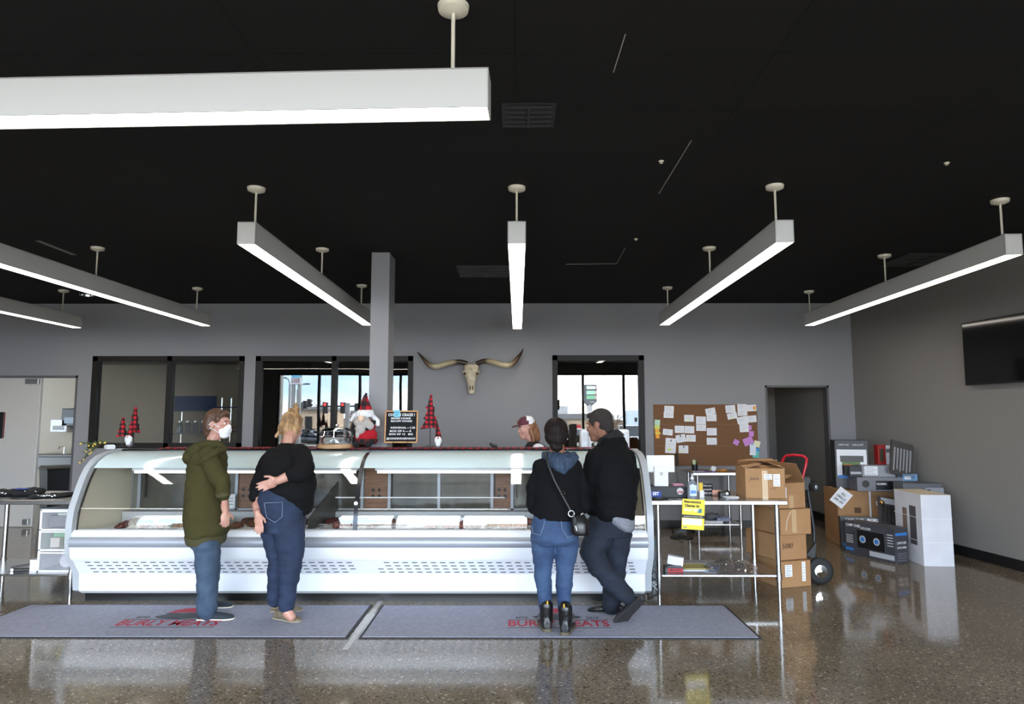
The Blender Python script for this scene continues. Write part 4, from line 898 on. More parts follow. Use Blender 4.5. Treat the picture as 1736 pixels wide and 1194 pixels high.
MB().tube([hp(1360, 812, Yh + .1), hp(1366, 790, Yh + .1), hp(1368, 778, Yh + .1), hp(1362, 773.5, Yh + .12), hp(1345, 771.5, Yh + .2), hp(1332, 773, Yh + .3), hp(1327, 780, Yh + .32), hp(1322, 802, Yh + .35)], .013, 12).build('handle', M('red_enamel', (190, 24, 44), .3), r, smooth=True)
MB().lathe([(.02, -.02), (.048, -.018), (.05, 0), (.048, .018), (.02, .02)], hp(1381, 826, Yh + .08), 24, Matrix.Rotation(rad(90), 3, 'X') @ Matrix.Rotation(rad(25), 3, 'Y')).build('small_wheel', mRUB, r, smooth=True)
MB().lathe([(.0, -.024), (.022, -.022), (.024, .01)], hp(1381, 826, Yh + .08), 20, Matrix.Rotation(rad(-90), 3, 'X')).build('small_hub', mCHR, r, smooth=True)
c0 = hp(1367, 820, Yh + .12); MB().box(c0, (.07, .05, .13)).build('bracket', mBLACK, r, bevel=.006)
c0 = hp(1376, 932, Yh + .02); MB().add([c0 + Vector(q) for q in ((-.05, 0, -.05), (.03, 0, -.09), (.05, 0, .07), (-.05, .03, -.05), (.03, .03, -.09), (.05, .03, .07))], [(0, 1, 2), (5, 4, 3), (0, 3, 4, 1), (1, 4, 5, 2), (2, 5, 3, 0)]).build('stair_guard', mBLACK, r)
# under shelf items of the checkout table
ZS = .215
r = thing('white_carton', 'small white box tilted on the lower shelf of checkout table', 'box', (P(1143, 950, 6.45).x, 6.42, ZS + .045), (0, rad(8), rad(-15)))
MB().bb(-.07, .07, -.04, .04, 0, .075).build('box_body', mPAPER, r, bevel=.002)
r = thing('red_black_box', 'flat black box with red printed end on the lower shelf', 'box', (P(1142, 962, 6.3).x, 6.28, ZS), (0, 0, rad(-3)))
MB().bb(-.08, .08, -.0, .12, 0, .045).build('box_body', mBLACK, r, bevel=.002); MB().bb(-.055, .075, -.002, 0, .006, .036).build('red_panel', M('bright_red_print', (206, 30, 50), .5), r); text('SMOKED', .02, (.01, -.0025, .021), UP, mINK, r, width=.11, height=.02, bold=.0006)
r = thing('yellow_booklet', 'yellow striped sheet on papers on the lower table shelf', 'paper', (P(1180, 965, 6.5).x, 6.5, ZS))
MB().bb(-.2, .14, -.14, .16, 0, .006).build('white_sheets', mPAPER, r); MB().bb(-.13, .1, -.1, .12, .006, .009).build('yellow_sheet', M('pale_yellow_paper', (226, 210, 120), .6), r)
mb = MB()
for k in range(7): mb.bb(-.12, .09, -.09 + .03 * k, -.083 + .03 * k, .009, .0095)
mb.build('printed_lines', M('olive_ink', (120, 110, 50), .6), r); MB().bb(.1, .2, -.15, .1, .0, .004, Matrix.Rotation(-.4, 4, 'Z')).build('blue_edge_sheet', M('pale_blue_paper', (170, 186, 216), .6), r)
r = thing('plastic_wrap', 'crumpled clear plastic sheet on the right of lower shelf', 'plastic', (P(1240, 962, 6.45).x, 6.45, ZS))
mb = MB(); n = 26
for i in range(n + 1):
    for j in range(n + 1):
        x = (i / n - .5) * .5; y = (j / n - .5) * .4; k = max(0, 1 - (x * x / .07 + y * y / .045))
        mb.v.append(Vector((x, y, .004 + k * (.05 + .075 * abs(noise.noise(Vector((x * 14, y * 14, 3)))) + .03 * noise.noise(Vector((x * 40, y * 40, 1)))))))
for i in range(n):
    for j in range(n): q = i * (n + 1) + j; mb.f.append([q, q + 1, q + n + 2, q + n + 1]); mb.mi.append(0)
mb.build('sheet', glassmat('crinkled_plastic', (.88, .88, .88), .2, rough=.12), r)
r = thing('spray_bottle', 'clear bottle with teal cap on floor between case and table', 'bottle', (P(1107, 970, 6.75).x, 6.75, .05))
MB().lathe([(.045, 0), (.048, .01), (.048, .2), (.035, .23), (.018, .25), (.018, .27)], n=24).build('bottle_body', mCLR, r, smooth=True); MB().lathe([(.022, .26), (.022, .31), (.01, .32)], n=20).build('cap', M('teal_cap', (20, 130, 160), .4), r, smooth=True)
r.location.z = 0; r.scale = (1, 1, 1.35)
r = thing('power_cables', 'tangle of thin power cables on floor right of the case', 'cable', (P(1108, 995, 6.5).x, 6.5, 0)); random.seed(11)
for k in range(5):
    pts = []
    for i in range(22): a = i * .5 + k; pts.append((.035 * cos(a) + random.uniform(-.008, .008) + (.0 if i < 18 else .01 * (i - 18)), .06 * sin(a * .9) + .02 * k, .012 + .045 * (1 + sin(a * .7 + k)) + .012 * k))
    MB().tube(pts, .0035, 6).build('cable', mBLACK if k % 2 else mWPL, r, smooth=True)
# left table items
r = thing('drawer_tower', 'white three drawer plastic storage tower on left table shelf', 'drawers', (P(99, 970, 6.3).x, 6.27, ZS))
W_, D_, H_ = .36, .32, .56
mb = MB()
for z in (0, .185, .365, .54): mb.bb(-W_ / 2, W_ / 2, 0, D_, z, z + .018)
mb.bb(-W_ / 2, -W_ / 2 + .02, 0, D_, 0, H_).bb(W_ / 2 - .02, W_ / 2, 0, D_, 0, H_).bb(-W_ / 2, W_ / 2, D_ - .01, D_, 0, H_).build('frame', mWPL, r, bevel=.003)
mFROST = glassmat('frosted_drawer', (.95, .95, .96), .12, rough=.4)
for k, z in enumerate((.02, .205, .385)):
    dr = MB().bb(-W_ / 2 + .024, W_ / 2 - .024, .004, .008, z, z + .15).build('drawer', mFROST, r)
    MB().bb(-W_ / 2 + .024, W_ / 2 - .024, -.004, .003, z + .145, z + .157).build('drawer_lip', mWPL, dr)
def small(nm, lab, cat, x, y, z, mbf, mat): q = thing(nm, lab, cat, (r.location.x + x, r.location.y + y, ZS + z)); mbf.build('body', mat, q, bevel=.002); return q
small('tape_reel', 'round white reel in the bottom drawer of the plastic tower', 'reel', .04, .06, .085, MB().cyl((0, 0, 0), (0, .04, 0), .055, n=24), mWPL)
small('yellow_box', 'small yellow box in the middle plastic drawer', 'box', .06, .06, .21, MB().bb(-.045, .045, 0, .05, .045, .13), M('yellow_card', (236, 196, 60), .6))
small('tissue_box', 'small cream box in the middle drawer left of the yellow one', 'box', -.06, .05, .21, MB().bb(-.045, .04, 0, .05, 0, .085), M('cream_card', (226, 214, 204), .6))
small('green_pouch', 'green pouch at the back of the middle plastic drawer', 'pouch', -.02, .14, .21, MB().bb(-.12, .08, 0, .03, 0, .12), M('soft_green', (140, 196, 150), .7))
small('grey_bin', 'grey bin inside the top plastic drawer', 'bin', -.04, .06, .39, MB().bb(-.09, .09, 0, .1, 0, .1), M('mid_grey', (130, 126, 130), .6))
small('label_card', 'small white and green card atop the grey bin in top drawer', 'card', .0, .05, .495, MB().bb(-.05, .06, 0, .04, 0, .02), M('pale_green_card', (206, 226, 200), .6))
rr = r
r = thing('white_stack', 'stack of white cartons left of the plastic drawer tower', 'box', (P(66, 960, 6.35).x, 6.3, ZS)); 
for k in range(3): MB().bb(-.05, .055, 0, .16, .035 * k, .035 * k + .033).build('carton', mPAPER, r, bevel=.001)
r = thing('black_stapler', 'long black hole punch on the lower shelf at far left', 'tool', (P(43, 968, 6.35).x, 6.32, ZS), (0, 0, rad(12)))
MB().bb(-.11, .09, 0, .05, 0, .02).build('base', mBLACK, r, bevel=.004)
MB().add([(-.1, .0, .025), (.1, 0, .05), (.1, .045, .05), (-.1, .045, .025), (-.1, 0, .04), (.1, 0, .068), (.1, .045, .068), (-.1, .045, .04)], [(0, 1, 2, 3), (4, 7, 6, 5), (0, 4, 5, 1), (1, 5, 6, 2), (2, 6, 7, 3), (3, 7, 4, 0)]).build('lever', mBLACK, r); MB().cyl((-.09, -.002, .014), (-.09, .002, .014), .012).build('pin', mCHR, r)
# folded black shirts
mTEE = M('black_cotton', (20, 20, 24), .9, bump=(90, .3)); 
for i, (u0, u1, h_, Y, lab, c_) in enumerate(((-30, 40, .085, 6.5, 'heap of black printed shirts at the left edge of table', None), (30, 86, .11, 6.55, 'tallest folded black shirt with blue print on left table', (60, 80, 170)), (60, 120, .05, 6.4, 'flat black shirt with white print nearest the display case', None))):
    a, b = P(u0, 840, Y), P(u1, 840, Y); r = thing('folded_shirt', lab, 'shirt', ((a.x + b.x) / 2, Y, ZTB), group='folded black shirts on the left steel table'); hw = (b.x - a.x) / 2
    mb = MB(); random.seed(i)
    for k in range(6): mb.ell((random.uniform(-.5, .5) * hw, random.uniform(-.06, .06), h_ * .28), (hw * random.uniform(.4, .6), .11, h_ * random.uniform(.25, .42)))
    sh = blob(mb, 'cloth', mTEE, r, .01, 4, [(.012, (9, 9, 9)), (.006, (25, 25, 25))], world=False)
    mb = MB(); random.seed(i + 20)
    for k in range(9):
        x = -.7 * hw + k * .15 * hw; mb.ell((x + .01, -.115, h_ * .42 + random.uniform(-.006, .006)), (.012, .006, random.uniform(.003, .007)), Matrix.Rotation(random.uniform(-.6, .6), 3, 'Y'), 8, 6)
    mb.build('print', mWTXT, r)
    if c_: MB().ell((-.05, -.1, h_ * .62), (.07, .03, .006), None, 12, 6).build('blue_print', M('blue_print', c_, .7), r)
# ------------------------------------------------------------------ corkboard
YW = YB - .02
a, b = P(1110, 790, YW), P(1283, 686, YW)
cork = thing('corkboard', 'brown corkboard covered with notes on the back wall', 'noticeboard', (a.x, YW, a.z))
mCORK = M('cork', (128, 92, 62), .9, vary=(60, (112, 78, 52)), bump=(90, .3))
MB().bb(a.x, b.x, YW, YB - .001, a.z, b.z).build('board', mCORK, cork, world=True)
mb = MB()
for v in (720, 756): q = P(1200, v, YW); mb.bb(a.x + .05, b.x - .15, YW - .001, YW, q.z - .003, q.z + .003)
mb.build('seam', M('cork_seam', (120, 104, 92), .8), cork, world=True)
notes = [(298, 205, 140, 90, 2, 'w', 'upper half of the top left pair'), (290, 292, 145, 90, 2, 'w', 'lower half of the top left pair'), (590, 342, 140, 98, 1, 'w', 'alone near the upper centre left'), (766, 372, 145, 112, 1, 'w', 'in the centre, upper of a pair'), (768, 480, 145, 95, 1, 'w', 'in the centre, lower of a pair'),
 (906, 238, 145, 90, -10, 'w', 'tilted above another note right of centre'), (922, 332, 145, 105, 0, 'w', 'below the tilted note right of centre'), (925, 540, 145, 108, 0, 'w', 'right of centre, middle row'), (925, 680, 148, 100, 0, 'w', 'right of centre, lowest of its column'),
 (278, 546, 145, 88, 6, 'w', 'at left in the middle row'), (452, 505, 140, 105, 1, 'w', 'middle row, left one of a pair'), (598, 510, 140, 105, 2, 'w', 'middle row, right one of a pair'), (470, 640, 140, 112, -10, 'w', 'tilted and pinned left of centre'), (618, 636, 140, 98, 1, 'w', 'with yellow mark right of the tilted note'),
 (320, 745, 155, 220, 4, 'w', 'tall bundle of pinned pages at lower left'), (510, 800, 140, 112, 1, 'w', 'pinned above the black broom handle'), (1200, 205, 145, 110, -4, 'w', 'at the upper right, left of a pair'), (1226, 308, 145, 88, -10, 'w', 'tilted below the upper right note'), (1370, 178, 140, 90, 0, 'w', 'right top row, centre one'),
 (1376, 262, 142, 85, -5, 'w', 'right top row, tucked beneath the centre one'), (1512, 190, 140, 95, -3, 'wo', 'at the top right corner with orange square'), (1372, 368, 150, 100, -12, 'w', 'tilted at right, above the long page'), (1510, 352, 145, 98, -4, 'w', 'at right edge, second row'), (1400, 470, 135, 150, -3, 'w', 'long page at right of the board'),
 (124, 402, 80, 76, 4, (190, 226, 200), 'pale green sticky note at the left edge'), (122, 470, 78, 60, -3, (214, 222, 120), 'lime sticky note at the left edge'), (122, 530, 60, 60, 2, (246, 178, 70), 'orange sticky note at left edge, upper'), (135, 562, 80, 20, 0, (236, 226, 90), 'thin yellow flag at left edge'), (128, 605, 55, 65, -5, (250, 170, 60), 'orange sticky note at left edge, lower'),
 (1488, 480, 42, 70, 0, (206, 140, 212), 'small purple note at right, uppermost'), (1508, 570, 72, 76, 3, (206, 140, 212), 'purple sticky note at right, second down'), (1285, 695, 78, 76, 30, (206, 140, 212), 'lone purple sticky note turned like a diamond'), (1462, 680, 145, 110, -22, (206, 140, 212), 'largest purple paper at lower right'),
 (1590, 720, 90, 90, 15, (236, 230, 190), 'cream note hanging over the right edge'), (1530, 810, 90, 150, 3, (226, 232, 240), 'white paper under the teal notes'), (1525, 760, 80, 90, -12, (110, 196, 196), 'teal note, upper of the cluster'), (1585, 815, 80, 76, 5, (70, 150, 206), 'blue note in the teal cluster'), (1572, 875, 90, 100, 4, (110, 196, 186), 'teal note, lowest of the cluster')]
mats_n = {}
for i, (cx, cy, w_, h_, ang, col, wh) in enumerate(notes):
    q = P(1100 + cx / 8.68, 670 + cy / 8.68, YW); s = YW / F / 8.68 * .99
    lab = (f'white note paper {wh} on the corkboard' if isinstance(col, str) else f'{wh} of the corkboard')
    r = thing('note_paper', lab, 'note', (q.x, YW - .002 - .0006 * (i % 5), q.z), (0, rad(ang), 0), 'notes pinned on the corkboard')
    m_ = mPAPER if isinstance(col, str) else mats_n.setdefault(col, M('note_%d_%d_%d' % col, col, .7))
    W_, H_ = w_ * s, h_ * s
    MB().bb(-W_ / 2, W_ / 2, 0, .0008, -H_ / 2, H_ / 2).build('sheet', m_, r)
    if isinstance(col, str):
        mb = MB()
        for k in range(4): z = H_ * (.28 - .17 * k); mb.bb(-W_ * .35, W_ * (.1 + .25 * ((i + k) % 2)), -.0012, -.0004, z - .0012, z + .0012)
        mb.build('handwriting', M('faint_ink', (150, 152, 160), .7), r)
        if i in (2, 13, 15, 17, 14): MB().bb(-W_ * .3, W_ * .1, -.0016, -.0008, -H_ * .32, -H_ * .2).build('highlight', M('yellow_highlight', (226, 232, 130), .7), r)
        if i in (12, 14, 15): MB().box((0, -.006, H_ * .34), (.012, .01, .03)).build('pin', mBLACK, r)
        if col == 'wo': MB().bb(W_ * .15, W_ * .42, -.0016, -.0008, -H_ * .3, H_ * .25).build('orange_square', M('orange_sticky', (246, 170, 60), .7), r)
# things near the back table
def atb(u, Y=9.5): return (P(u, 800, Y).x, Y, .86)
r = thing('pen_cup', 'black pen cup holding markers on the back table', 'pen holder', atb(1178, 9.6))
MB().lathe([(.04, 0), (.042, .09), (.038, .09), (.036, .01)], n=16).build('cup', mBLACK, r)
for k in range(7): a = k * .9; MB().cyl((.02 * cos(a), .02 * sin(a), .02), (.035 * cos(a), .03 * sin(a), .13 + .012 * (k % 3)), .006, n=8).build('pen', [mBLACK, M('lime_pen', (170, 210, 60), .4), mWPL][k % 3], r)
r = thing('purple_folder', 'purple papers lying on the back table', 'paper', atb(1192, 9.45)); MB().bb(-.13, .16, -.06, .1, 0, .008).build('sheet', M('purple_paper', (120, 80, 150), .7), r); MB().bb(-.16, 0, -.08, .0, .008, .011).build('white_sheet', mPAPER, r)
r = thing('tape_roll', 'white tape gun with green trim on the back table', 'tape', atb(1209, 9.5)); MB().lathe([(.02, 0), (.035, 0), (.035, .03), (.02, .03)], (0, 0, .04), 20, Matrix.Rotation(rad(90), 3, 'X')).build('roll', mWPL, r); MB().limb([((-.04, 0, .018), .012), ((.04, 0, .05), .01)]).build('grip', M('lime_plastic', (180, 206, 80), .5), r)
r = thing('orange_papers', 'crumpled orange paper on the back table', 'paper', atb(1224, 9.5)); mb = MB().ell((0, 0, .012), (.07, .05, .014)).ell((.03, 0, .022), (.04, .04, .014)); blob(mb, 'paper', M('orange_paper', (206, 140, 60), .8), r, .006, 1, [(.006, (40, 40, 40))], world=False)
r = thing('broom', 'broom with black handle leaning against the back wall', 'broom', (P(1158, 880, 9.7).x, 9.7, 0))
MB().tube([(0, 0, .05), (0, .3, P(1158, 790, 10).z)], .011, 8).build('pole', M('grey_pole', (120, 122, 126), .4, metal=.5), r, smooth=True)
MB().tube([(0, .3 * .86, P(1158, 788, 10).z * .985), (0, .3, P(1158, 768, 10).z)], .016, 8).build('grip', mBLACK, r, smooth=True)
MB().loft([((0, 0, 0), (.16, 0, 0), (0, .04, 0)), ((0, 0, .05), (.15, 0, 0), (0, .035, 0)), ((0, 0, .08), (.03, 0, 0), (0, .03, 0))]).build('broom_head', mBLACK, r, smooth=True)
r = thing('paper_packs', 'blue and white packets on the back table shelf', 'packets', (P(1208, 893, 9.6).x, 9.55, .17))
MB().bb(-.14, .1, -.1, .1, 0, .03).build('white_pack', mPAPER, r); MB().bb(.02, .2, -.1, .1, .03, .07).build('navy_pack', M('navy_pack', (36, 52, 110), .5, vary=(60, (180, 190, 220))), r)
mb = MB().ell((-.02, 0, .08), (.12, .09, .05)); blob(mb, 'grey_bag', M('grey_bag', (96, 100, 110), .5), r, .01, 2, [(.015, (14, 14, 14))], world=False)
r = thing('round_base', 'round black base on the floor under the back table', 'base', (P(1155, 896, 9.3).x, 9.3, 0)); MB().lathe([(.15, 0), (.15, .012), (.03, .025), (.02, .06)], n=28).build('disc', mBLACK, r, smooth=True)
# ------------------------------------------------------------------ television
yA, yB_ = 7.82, 6.55; off = .09
r = thing('television', 'black flat television mounted on the right wall', 'television', (xr(yA) - off, yA, 1.965)); ang = math.atan2(yB_ - yA, xr(yB_) - xr(yA)); ln = math.hypot(yB_ - yA, xr(yB_) - xr(yA))
r.rotation_euler = (0, 0, ang)
MB().bb(0, ln, 0, .045, 0, .71).build('casing', mBLACK, r, bevel=.005)
MB().bb(.012, ln - .012, -.002, .0, .018, .698).build('screen', M('tv_screen', (8, 8, 9), .08), r)
MB().bb(ln * .35, ln * .65, .045, .09, .2, .5).build('wall_mount', mSS, r)
# ------------------------------------------------------------------ pile of grill boxes by the right wall
mGBX = M('grill_box_grey', (72, 72, 78), .45, vary=(5, (58, 58, 64))); mGBD = M('grill_box_dark', (40, 40, 44), .45)
mBLUE = M('print_blue', (50, 120, 196), .5); mSILP = M('print_silver', (176, 178, 184), .5); mORG = M('print_orange', (206, 110, 50), .5)
def pbox(name, label, loc, rz, w_, d_, h_, mat, cat='box', rx=0, group='boxes piled by the right wall'):
    r = thing(name, label, cat, loc, (rx, 0, rz), group); MB().bb(0, w_, 0, d_, 0, h_).build('box_body', mat, r, bevel=.003); return r
def band(r, x0, x1, z0, z1, m_, nm='printed_panel', y=-.0012): return MB().bb(x0, x1, y, y + .001, z0, z1).build(nm, m_, r)
p0, p1 = G(1434, 938), G(1519, 957); L_ = (p1 - p0).length; ang = math.atan2(p1.y - p0.y, p1.x - p0.x)
r = pbox('grill_box', 'grey printed stove box in front of the pile, pictured two burner stove', (p0.x, p0.y, 0), ang, L_, .2, .385, mGBX)
text('CAMP CHEF', .03, (L_ * .18, -.002, .34), UP, mWTXT, r, width=.2, height=.032, bold=.0006); text('EXPLORER', .03, (L_ * .44, -.002, .325), UP, mWTXT, r, width=.14, height=.026)
band(r, L_ * .26, L_ * .8, .1, .3, M('stove_photo', (24, 24, 26), .3), 'stove_picture'); mb = MB()
for k in range(2): mb.cyl((L_ * (.37 + .28 * k), -.0035, .2), (L_ * (.37 + .28 * k), -.001, .2), .042, n=20)
mb.build('burner_picture', mSILP, r); mb = MB()
for k in range(2): mb.cyl((L_ * (.37 + .28 * k), -.0045, .2), (L_ * (.37 + .28 * k), -.003, .2), .026, n=20)
mb.build('burner_flame', mBLUE, r)
band(r, L_ * .5, L_ * .98, .03, .085, mSILP, 'feature_strip'); band(r, 0, L_ * .17, .05, .08, mBLUE, 'blue_tab'); mb = MB()
for k in range(5): mb.bb(L_ * .03, L_ * .17, -.0025, -.0013, .14 + .02 * k, .145 + .02 * k); mb.bb(L_ * .86, L_ * .97, -.0025, -.0013, .18 + .03 * k, .186 + .03 * k)
mb.build('small_print', mWTXT, r)
X = Matrix.Rotation(rad(90), 4, 'Z')
mb = MB().bb(L_, L_ + .0012, .01, .19, .3, .33); mb.build('side_tab', mBLUE, r)
text('CAMP CHEF', .02, (L_ + .002, .1, .22), (pi / 2, 0, pi / 2), mWTXT, r, width=.14, height=.026); text('EXPLORER', .02, (L_ + .002, .1, .17), (pi / 2, 0, pi / 2), mWTXT, r, width=.14, height=.022)
mb = MB()
for k in range(4): mb.bb(L_, L_ + .0015, .03, .17, .03 + .025 * k, .036 + .025 * k)
mb.build('side_print', mGREYINK, r)
q0, q1 = P(1411, 918, 8.75), P(1497, 918, 8.35)
r = pbox('grill_box', 'dark stove box leaning behind the front grill box', (q0.x, 8.5, 0), rad(-18), .64, .12, .40, mGBD, rx=rad(-10))
text('CAMP CHEF', .03, (.16, -.002, .36), UP, mWTXT, r, width=.2, height=.03, bold=.0006); text('PROFESSIONAL', .03, (.42, -.002, .36), UP, mWTXT, r, width=.24, height=.035, bold=.001)
band(r, .02, .14, .05, .085, mBLUE, 'blue_tab'); band(r, .14, .4, .1, .28, mORG, 'food_picture'); band(r, .2, .7, .05, .22, mBLACK, 'stove_picture', -.0022)
cl = P(1419, 840, 8.78)
r = carton('cardboard_box', 'large brown shipping carton in the middle of the pile', 'box', (4.08, 8.80, 0), rad(-8), .82, .55, .68, group='boxes piled by the right wall')
MB().bb(.38, .40, -.003, 0, .0, .68).build('strap', mPAPER, r); MB().bb(.2, .28, -.002, -.0005, .4, .47).build('printed_mark', M('brown_print', (90, 60, 36), .7), r); sticker(r, .46, .49, .5, .55, 1)
r = pbox('grill_box', 'tall box with grill picture on top left of the pile', (P(1418, 829, 9.0).x, 9.0, .685), rad(-12), .4, .25, .62, mGBD)
r['label'] = 'tall dark box with colour grill picture at upper left of pile'
band(r, .02, .38, .16, .5, mPAPER, 'white_panel'); band(r, .06, .34, .34, .42, mBLACK, 'grill_lid_picture', -.0022); band(r, .08, .3, .28, .34, M('food_green', (90, 120, 60), .5), 'food_picture', -.0022); band(r, .1, .2, .27, .31, mORG, 'meat_picture', -.0034); band(r, .08, .11, .12, .3, mBLACK, 'leg_picture', -.0034); band(r, .27, .3, .12, .3, mBLACK, 'leg_picture', -.0034); band(r, .03, .24, .13, .17, mBLUE, 'blue_tab', -.0044)
text('CAMP CHEF', .02, (.11, -.002, .56), UP, mWTXT, r, width=.13, height=.022); text('DELUXE', .02, (.28, -.002, .56), UP, mWTXT, r, width=.13, height=.022)
zc = .685
r = pbox('griddle_box', 'silver grey box with black pan picture on the brown carton', (P(1457, 840, 8.62).x, 8.66, zc + .0), rad(-6), .56, .3, .17, M('box_silver', (120, 120, 126), .4))
band(r, .22, .54, .02, .13, mBLACK, 'pan_picture'); text('CLASSIC', .02, (.29, -.0025, .09), UP, mWTXT, r, width=.12, height=.022, bold=.0006); MB().cyl((.1, -.002, .09), (.1, 0, .09), .045, n=20).build('round_picture', M('dark_print', (50, 46, 44), .5), r)
r = pbox('white_label_box', 'light grey box with white label, second from top in pile', (P(1462, 815, 8.75).x, 8.75, zc + .17), rad(-6), .40, .2, .14, M('box_pale', (150, 152, 158), .4)); sticker(r, .03, .19, .02, .13, 4)
r = pbox('dark_small_box', 'small dark printed box left of the white label box', (P(1441, 812, 8.72).x, 8.72, zc + .175), rad(-6), .15, .16, .13, mGBD); band(r, .01, .14, .03, .06, mSILP)
r = pbox('red_box', 'narrow red printed box at the top of the pile', (P(1490, 796, 8.85).x, 8.85, zc + .315), 0, .1, .1, .25, M('box_red', (150, 34, 30), .5)); band(r, .02, .07, .04, .2, M('dark_olive_print', (60, 54, 36), .5), 'picture')
r = pbox('white_box', 'narrow white box right of the red box in pile', (P(1503, 796, 8.85).x, 8.86, zc + .315), 0, .09, .09, .24, mPAPER); band(r, .01, .08, .15, .2, mGREYINK)
r = thing('utensil_pack', 'tilted clear plastic pack of utensils at the top of the pile', 'package', (P(1528, 804, 8.6).x, 8.6, P(1528, 806, 8.6).z), (rad(-14), rad(14), 0), 'boxes piled by the right wall')
MB().bb(-.15, .15, .01, .014, 0, .42).build('backing_card', M('dark_backing', (66, 60, 60), .5), r); mb = MB()
for k in range(6): mb.limb([((-.1 + .04 * k, 0, .05 + .02 * (k % 2)), .009), ((-.1 + .04 * k, 0, .33), .012)], 8)
mb.build('utensils', mSILP, r, smooth=True); MB().bb(-.16, .16, -.02, .016, -.01, .43).build('plastic_shell', glassmat('pack_plastic', (.9, .9, .9), .18, rough=.1), r, bevel=.01)
r = pbox('blue_box', 'small pale blue box under the utensil pack', (P(1531, 814, 8.6).x, 8.6, zc + .13), 0, .18, .12, .085, M('box_blue', (120, 160, 196), .5)); band(r, .02, .1, .02, .06, mPAPER)
r = pbox('grey_box', 'wide grey box resting behind the tall white box', (P(1532, 842, 8.24).x, 8.24, 0), rad(-4), .44, .25, .82, M('box_mid_grey', (92, 94, 100), .5)); band(r, .25, .46, .67, .77, M('box_pale', (150, 152, 158), .4)); MB().bb(.27, .31, -.003, -.0014, .69, .75).build('dark_mark', mBLACK, r)
r = thing('tool_pack', 'clear pack of black grill tools in front of carton', 'package', (P(1523, 888, 8.2).x, 8.36, P(1523, 890, 8.3).z), (rad(-20), rad(10), 0), 'boxes piled by the right wall')
MB().bb(-.14, .14, .01, .014, 0, .32).build('backing_card', M('dark_backing', (66, 60, 60), .5), r); MB().bb(-.1, .14, .006, .011, .24, .31).build('header_card', mSILP, r); mb = MB()
for k in range(5): mb.limb([((-.1 + .05 * k, 0, .03), .01), ((-.08 + .04 * k, 0, .2), .012)], 8)
mb.build('tools', mBLACK, r, smooth=True); MB().ell((-.1, -.01, .24), .03).build('brass_knob', M('brass', (190, 150, 90), .3, metal=1), r, smooth=True)
# tilted price card
c0 = P(1426, 844, 8.74)
r = thing('paper_sign', 'white diamond tilted paper sign at left side of the pile', 'sign', c0, (0, rad(38), rad(-28)))
MB().bb(-.085, .085, 0, .003, -.11, .11).build('card', mPAPER, r)
for k, s_ in enumerate(('ALL', 'GRILLS', '20% OFF')): text(s_, .03, (0, -.002, .05 - .05 * k), UP, mINK, r, width=.12 if k else .06, height=.03, bold=.0006)
# tall white box
pa = G(1567, 960.6)
r = pbox('white_tall_box', 'tall white carton standing upright at the right of the pile', (pa.x, pa.y, 0), rad(-4), .315, .60, .76, M('white_carton_board', (226, 226, 232), .6, vary=(4, (216, 216, 222)), bump=(60, .05)))
r['label'] = 'tall plain white carton standing at the right of the pile'
for z in (.25, .5): MB().bb(-.002, .317, -.002, .622, z, z + .006).build('strap', mWPL, r)
MB().bb(-.0015, 0, .12, .26, .2, .62).build('side_print', M('side_print_dark', (84, 80, 84), .6), r); MB().bb(-.0015, 0, .32, .42, .2, .58).build('side_print', M('side_print_brown', (130, 110, 100), .6), r)
MB().bb(.0, .315, .0, .62, .7605, .762).build('top_flap', M('cream_top', (216, 200, 176), .7), r)
# ------------------------------------------------------------------ kitchen behind the left openings
r = thing('hand_sink', 'steel hand sink seen through the left doorway', 'sink', (P(100, 790, 12.9).x, 12.9, .55))
cx = 0; MB().bb(-.55, .5, -.15, .28, .32, .36).bb(-.5, .45, -.1, .24, .08, .32).build('basin', M('sink_grey', (110, 108, 104), .4), r, bevel=.01)
MB().tube([(-.05, .2, .36), (-.05, .2, .5), (-.05, .05, .5), (-.05, .02, .44)], .012, 8).build('faucet', mCHR, r, smooth=True); MB().tube([(0, .1, .08), (0, .1, -.1), (.2, .1, -.2), (.2, .2, -.3)], .02, 8).build('drain_pipe', mCHR, r, smooth=True)
for u, v, w_, h_, nm, lab, m_ in ((105, 722, .32, .24, 'towel_dispenser', 'white paper towel dispenser on the kitchen wall', mWPL), (125, 708, .34, .34, 'wall_monitor', 'black monitor on the kitchen wall beside the dispenser', mBLACK)):
    q = P(u, v, 13.1); r = thing(nm, lab, 'dispenser' if nm[0] == 't' else 'monitor', q); MB().bb(-w_ / 2, w_ / 2, -.1, .09, -h_ / 2, h_ / 2).build('housing', m_, r, bevel=.015); MB().bb(-w_ / 3, w_ / 3, -.105, -.1, -h_ / 3, 0).build('front_panel', M('grey_panel', (130, 128, 126), .4) if nm[0] == 't' else M('tv_screen', (8, 8, 9), .08), r)
r = thing('waste_bin', 'dark waste bin inside the left doorway', 'bin', (P(80, 870, 11.6).x, 11.8, 0)); MB().loft([((0, 0, 0), (.26, 0, 0), (0, .2, 0)), ((0, 0, .7), (.32, 0, 0), (0, .26, 0)), ((0, 0, .74), (.33, 0, 0), (0, .27, 0))], 4).build('bin_body', M('bin_dark', (34, 34, 36), .5), r); MB().loft([((0, 0, .74), (.34, 0, 0), (0, .28, 0)), ((0, 0, .78), (.3, 0, 0), (0, .24, 0))], 4).build('lid', mBLACK, r)
r = thing('reflection_shelf', 'added wire shelf imitating reflected blue and red frames in left window', 'shelf', (P(340, 750, 12.4).x, 12.4, 0))  # added shelf, stands in for shelving and frames reflected in the left window
for x in (-.45, .45):
    for y in (-.2, .2): MB().cyl((x, y, 0), (x, y, 1.95), .013, n=8).build('post', mCHR, r)
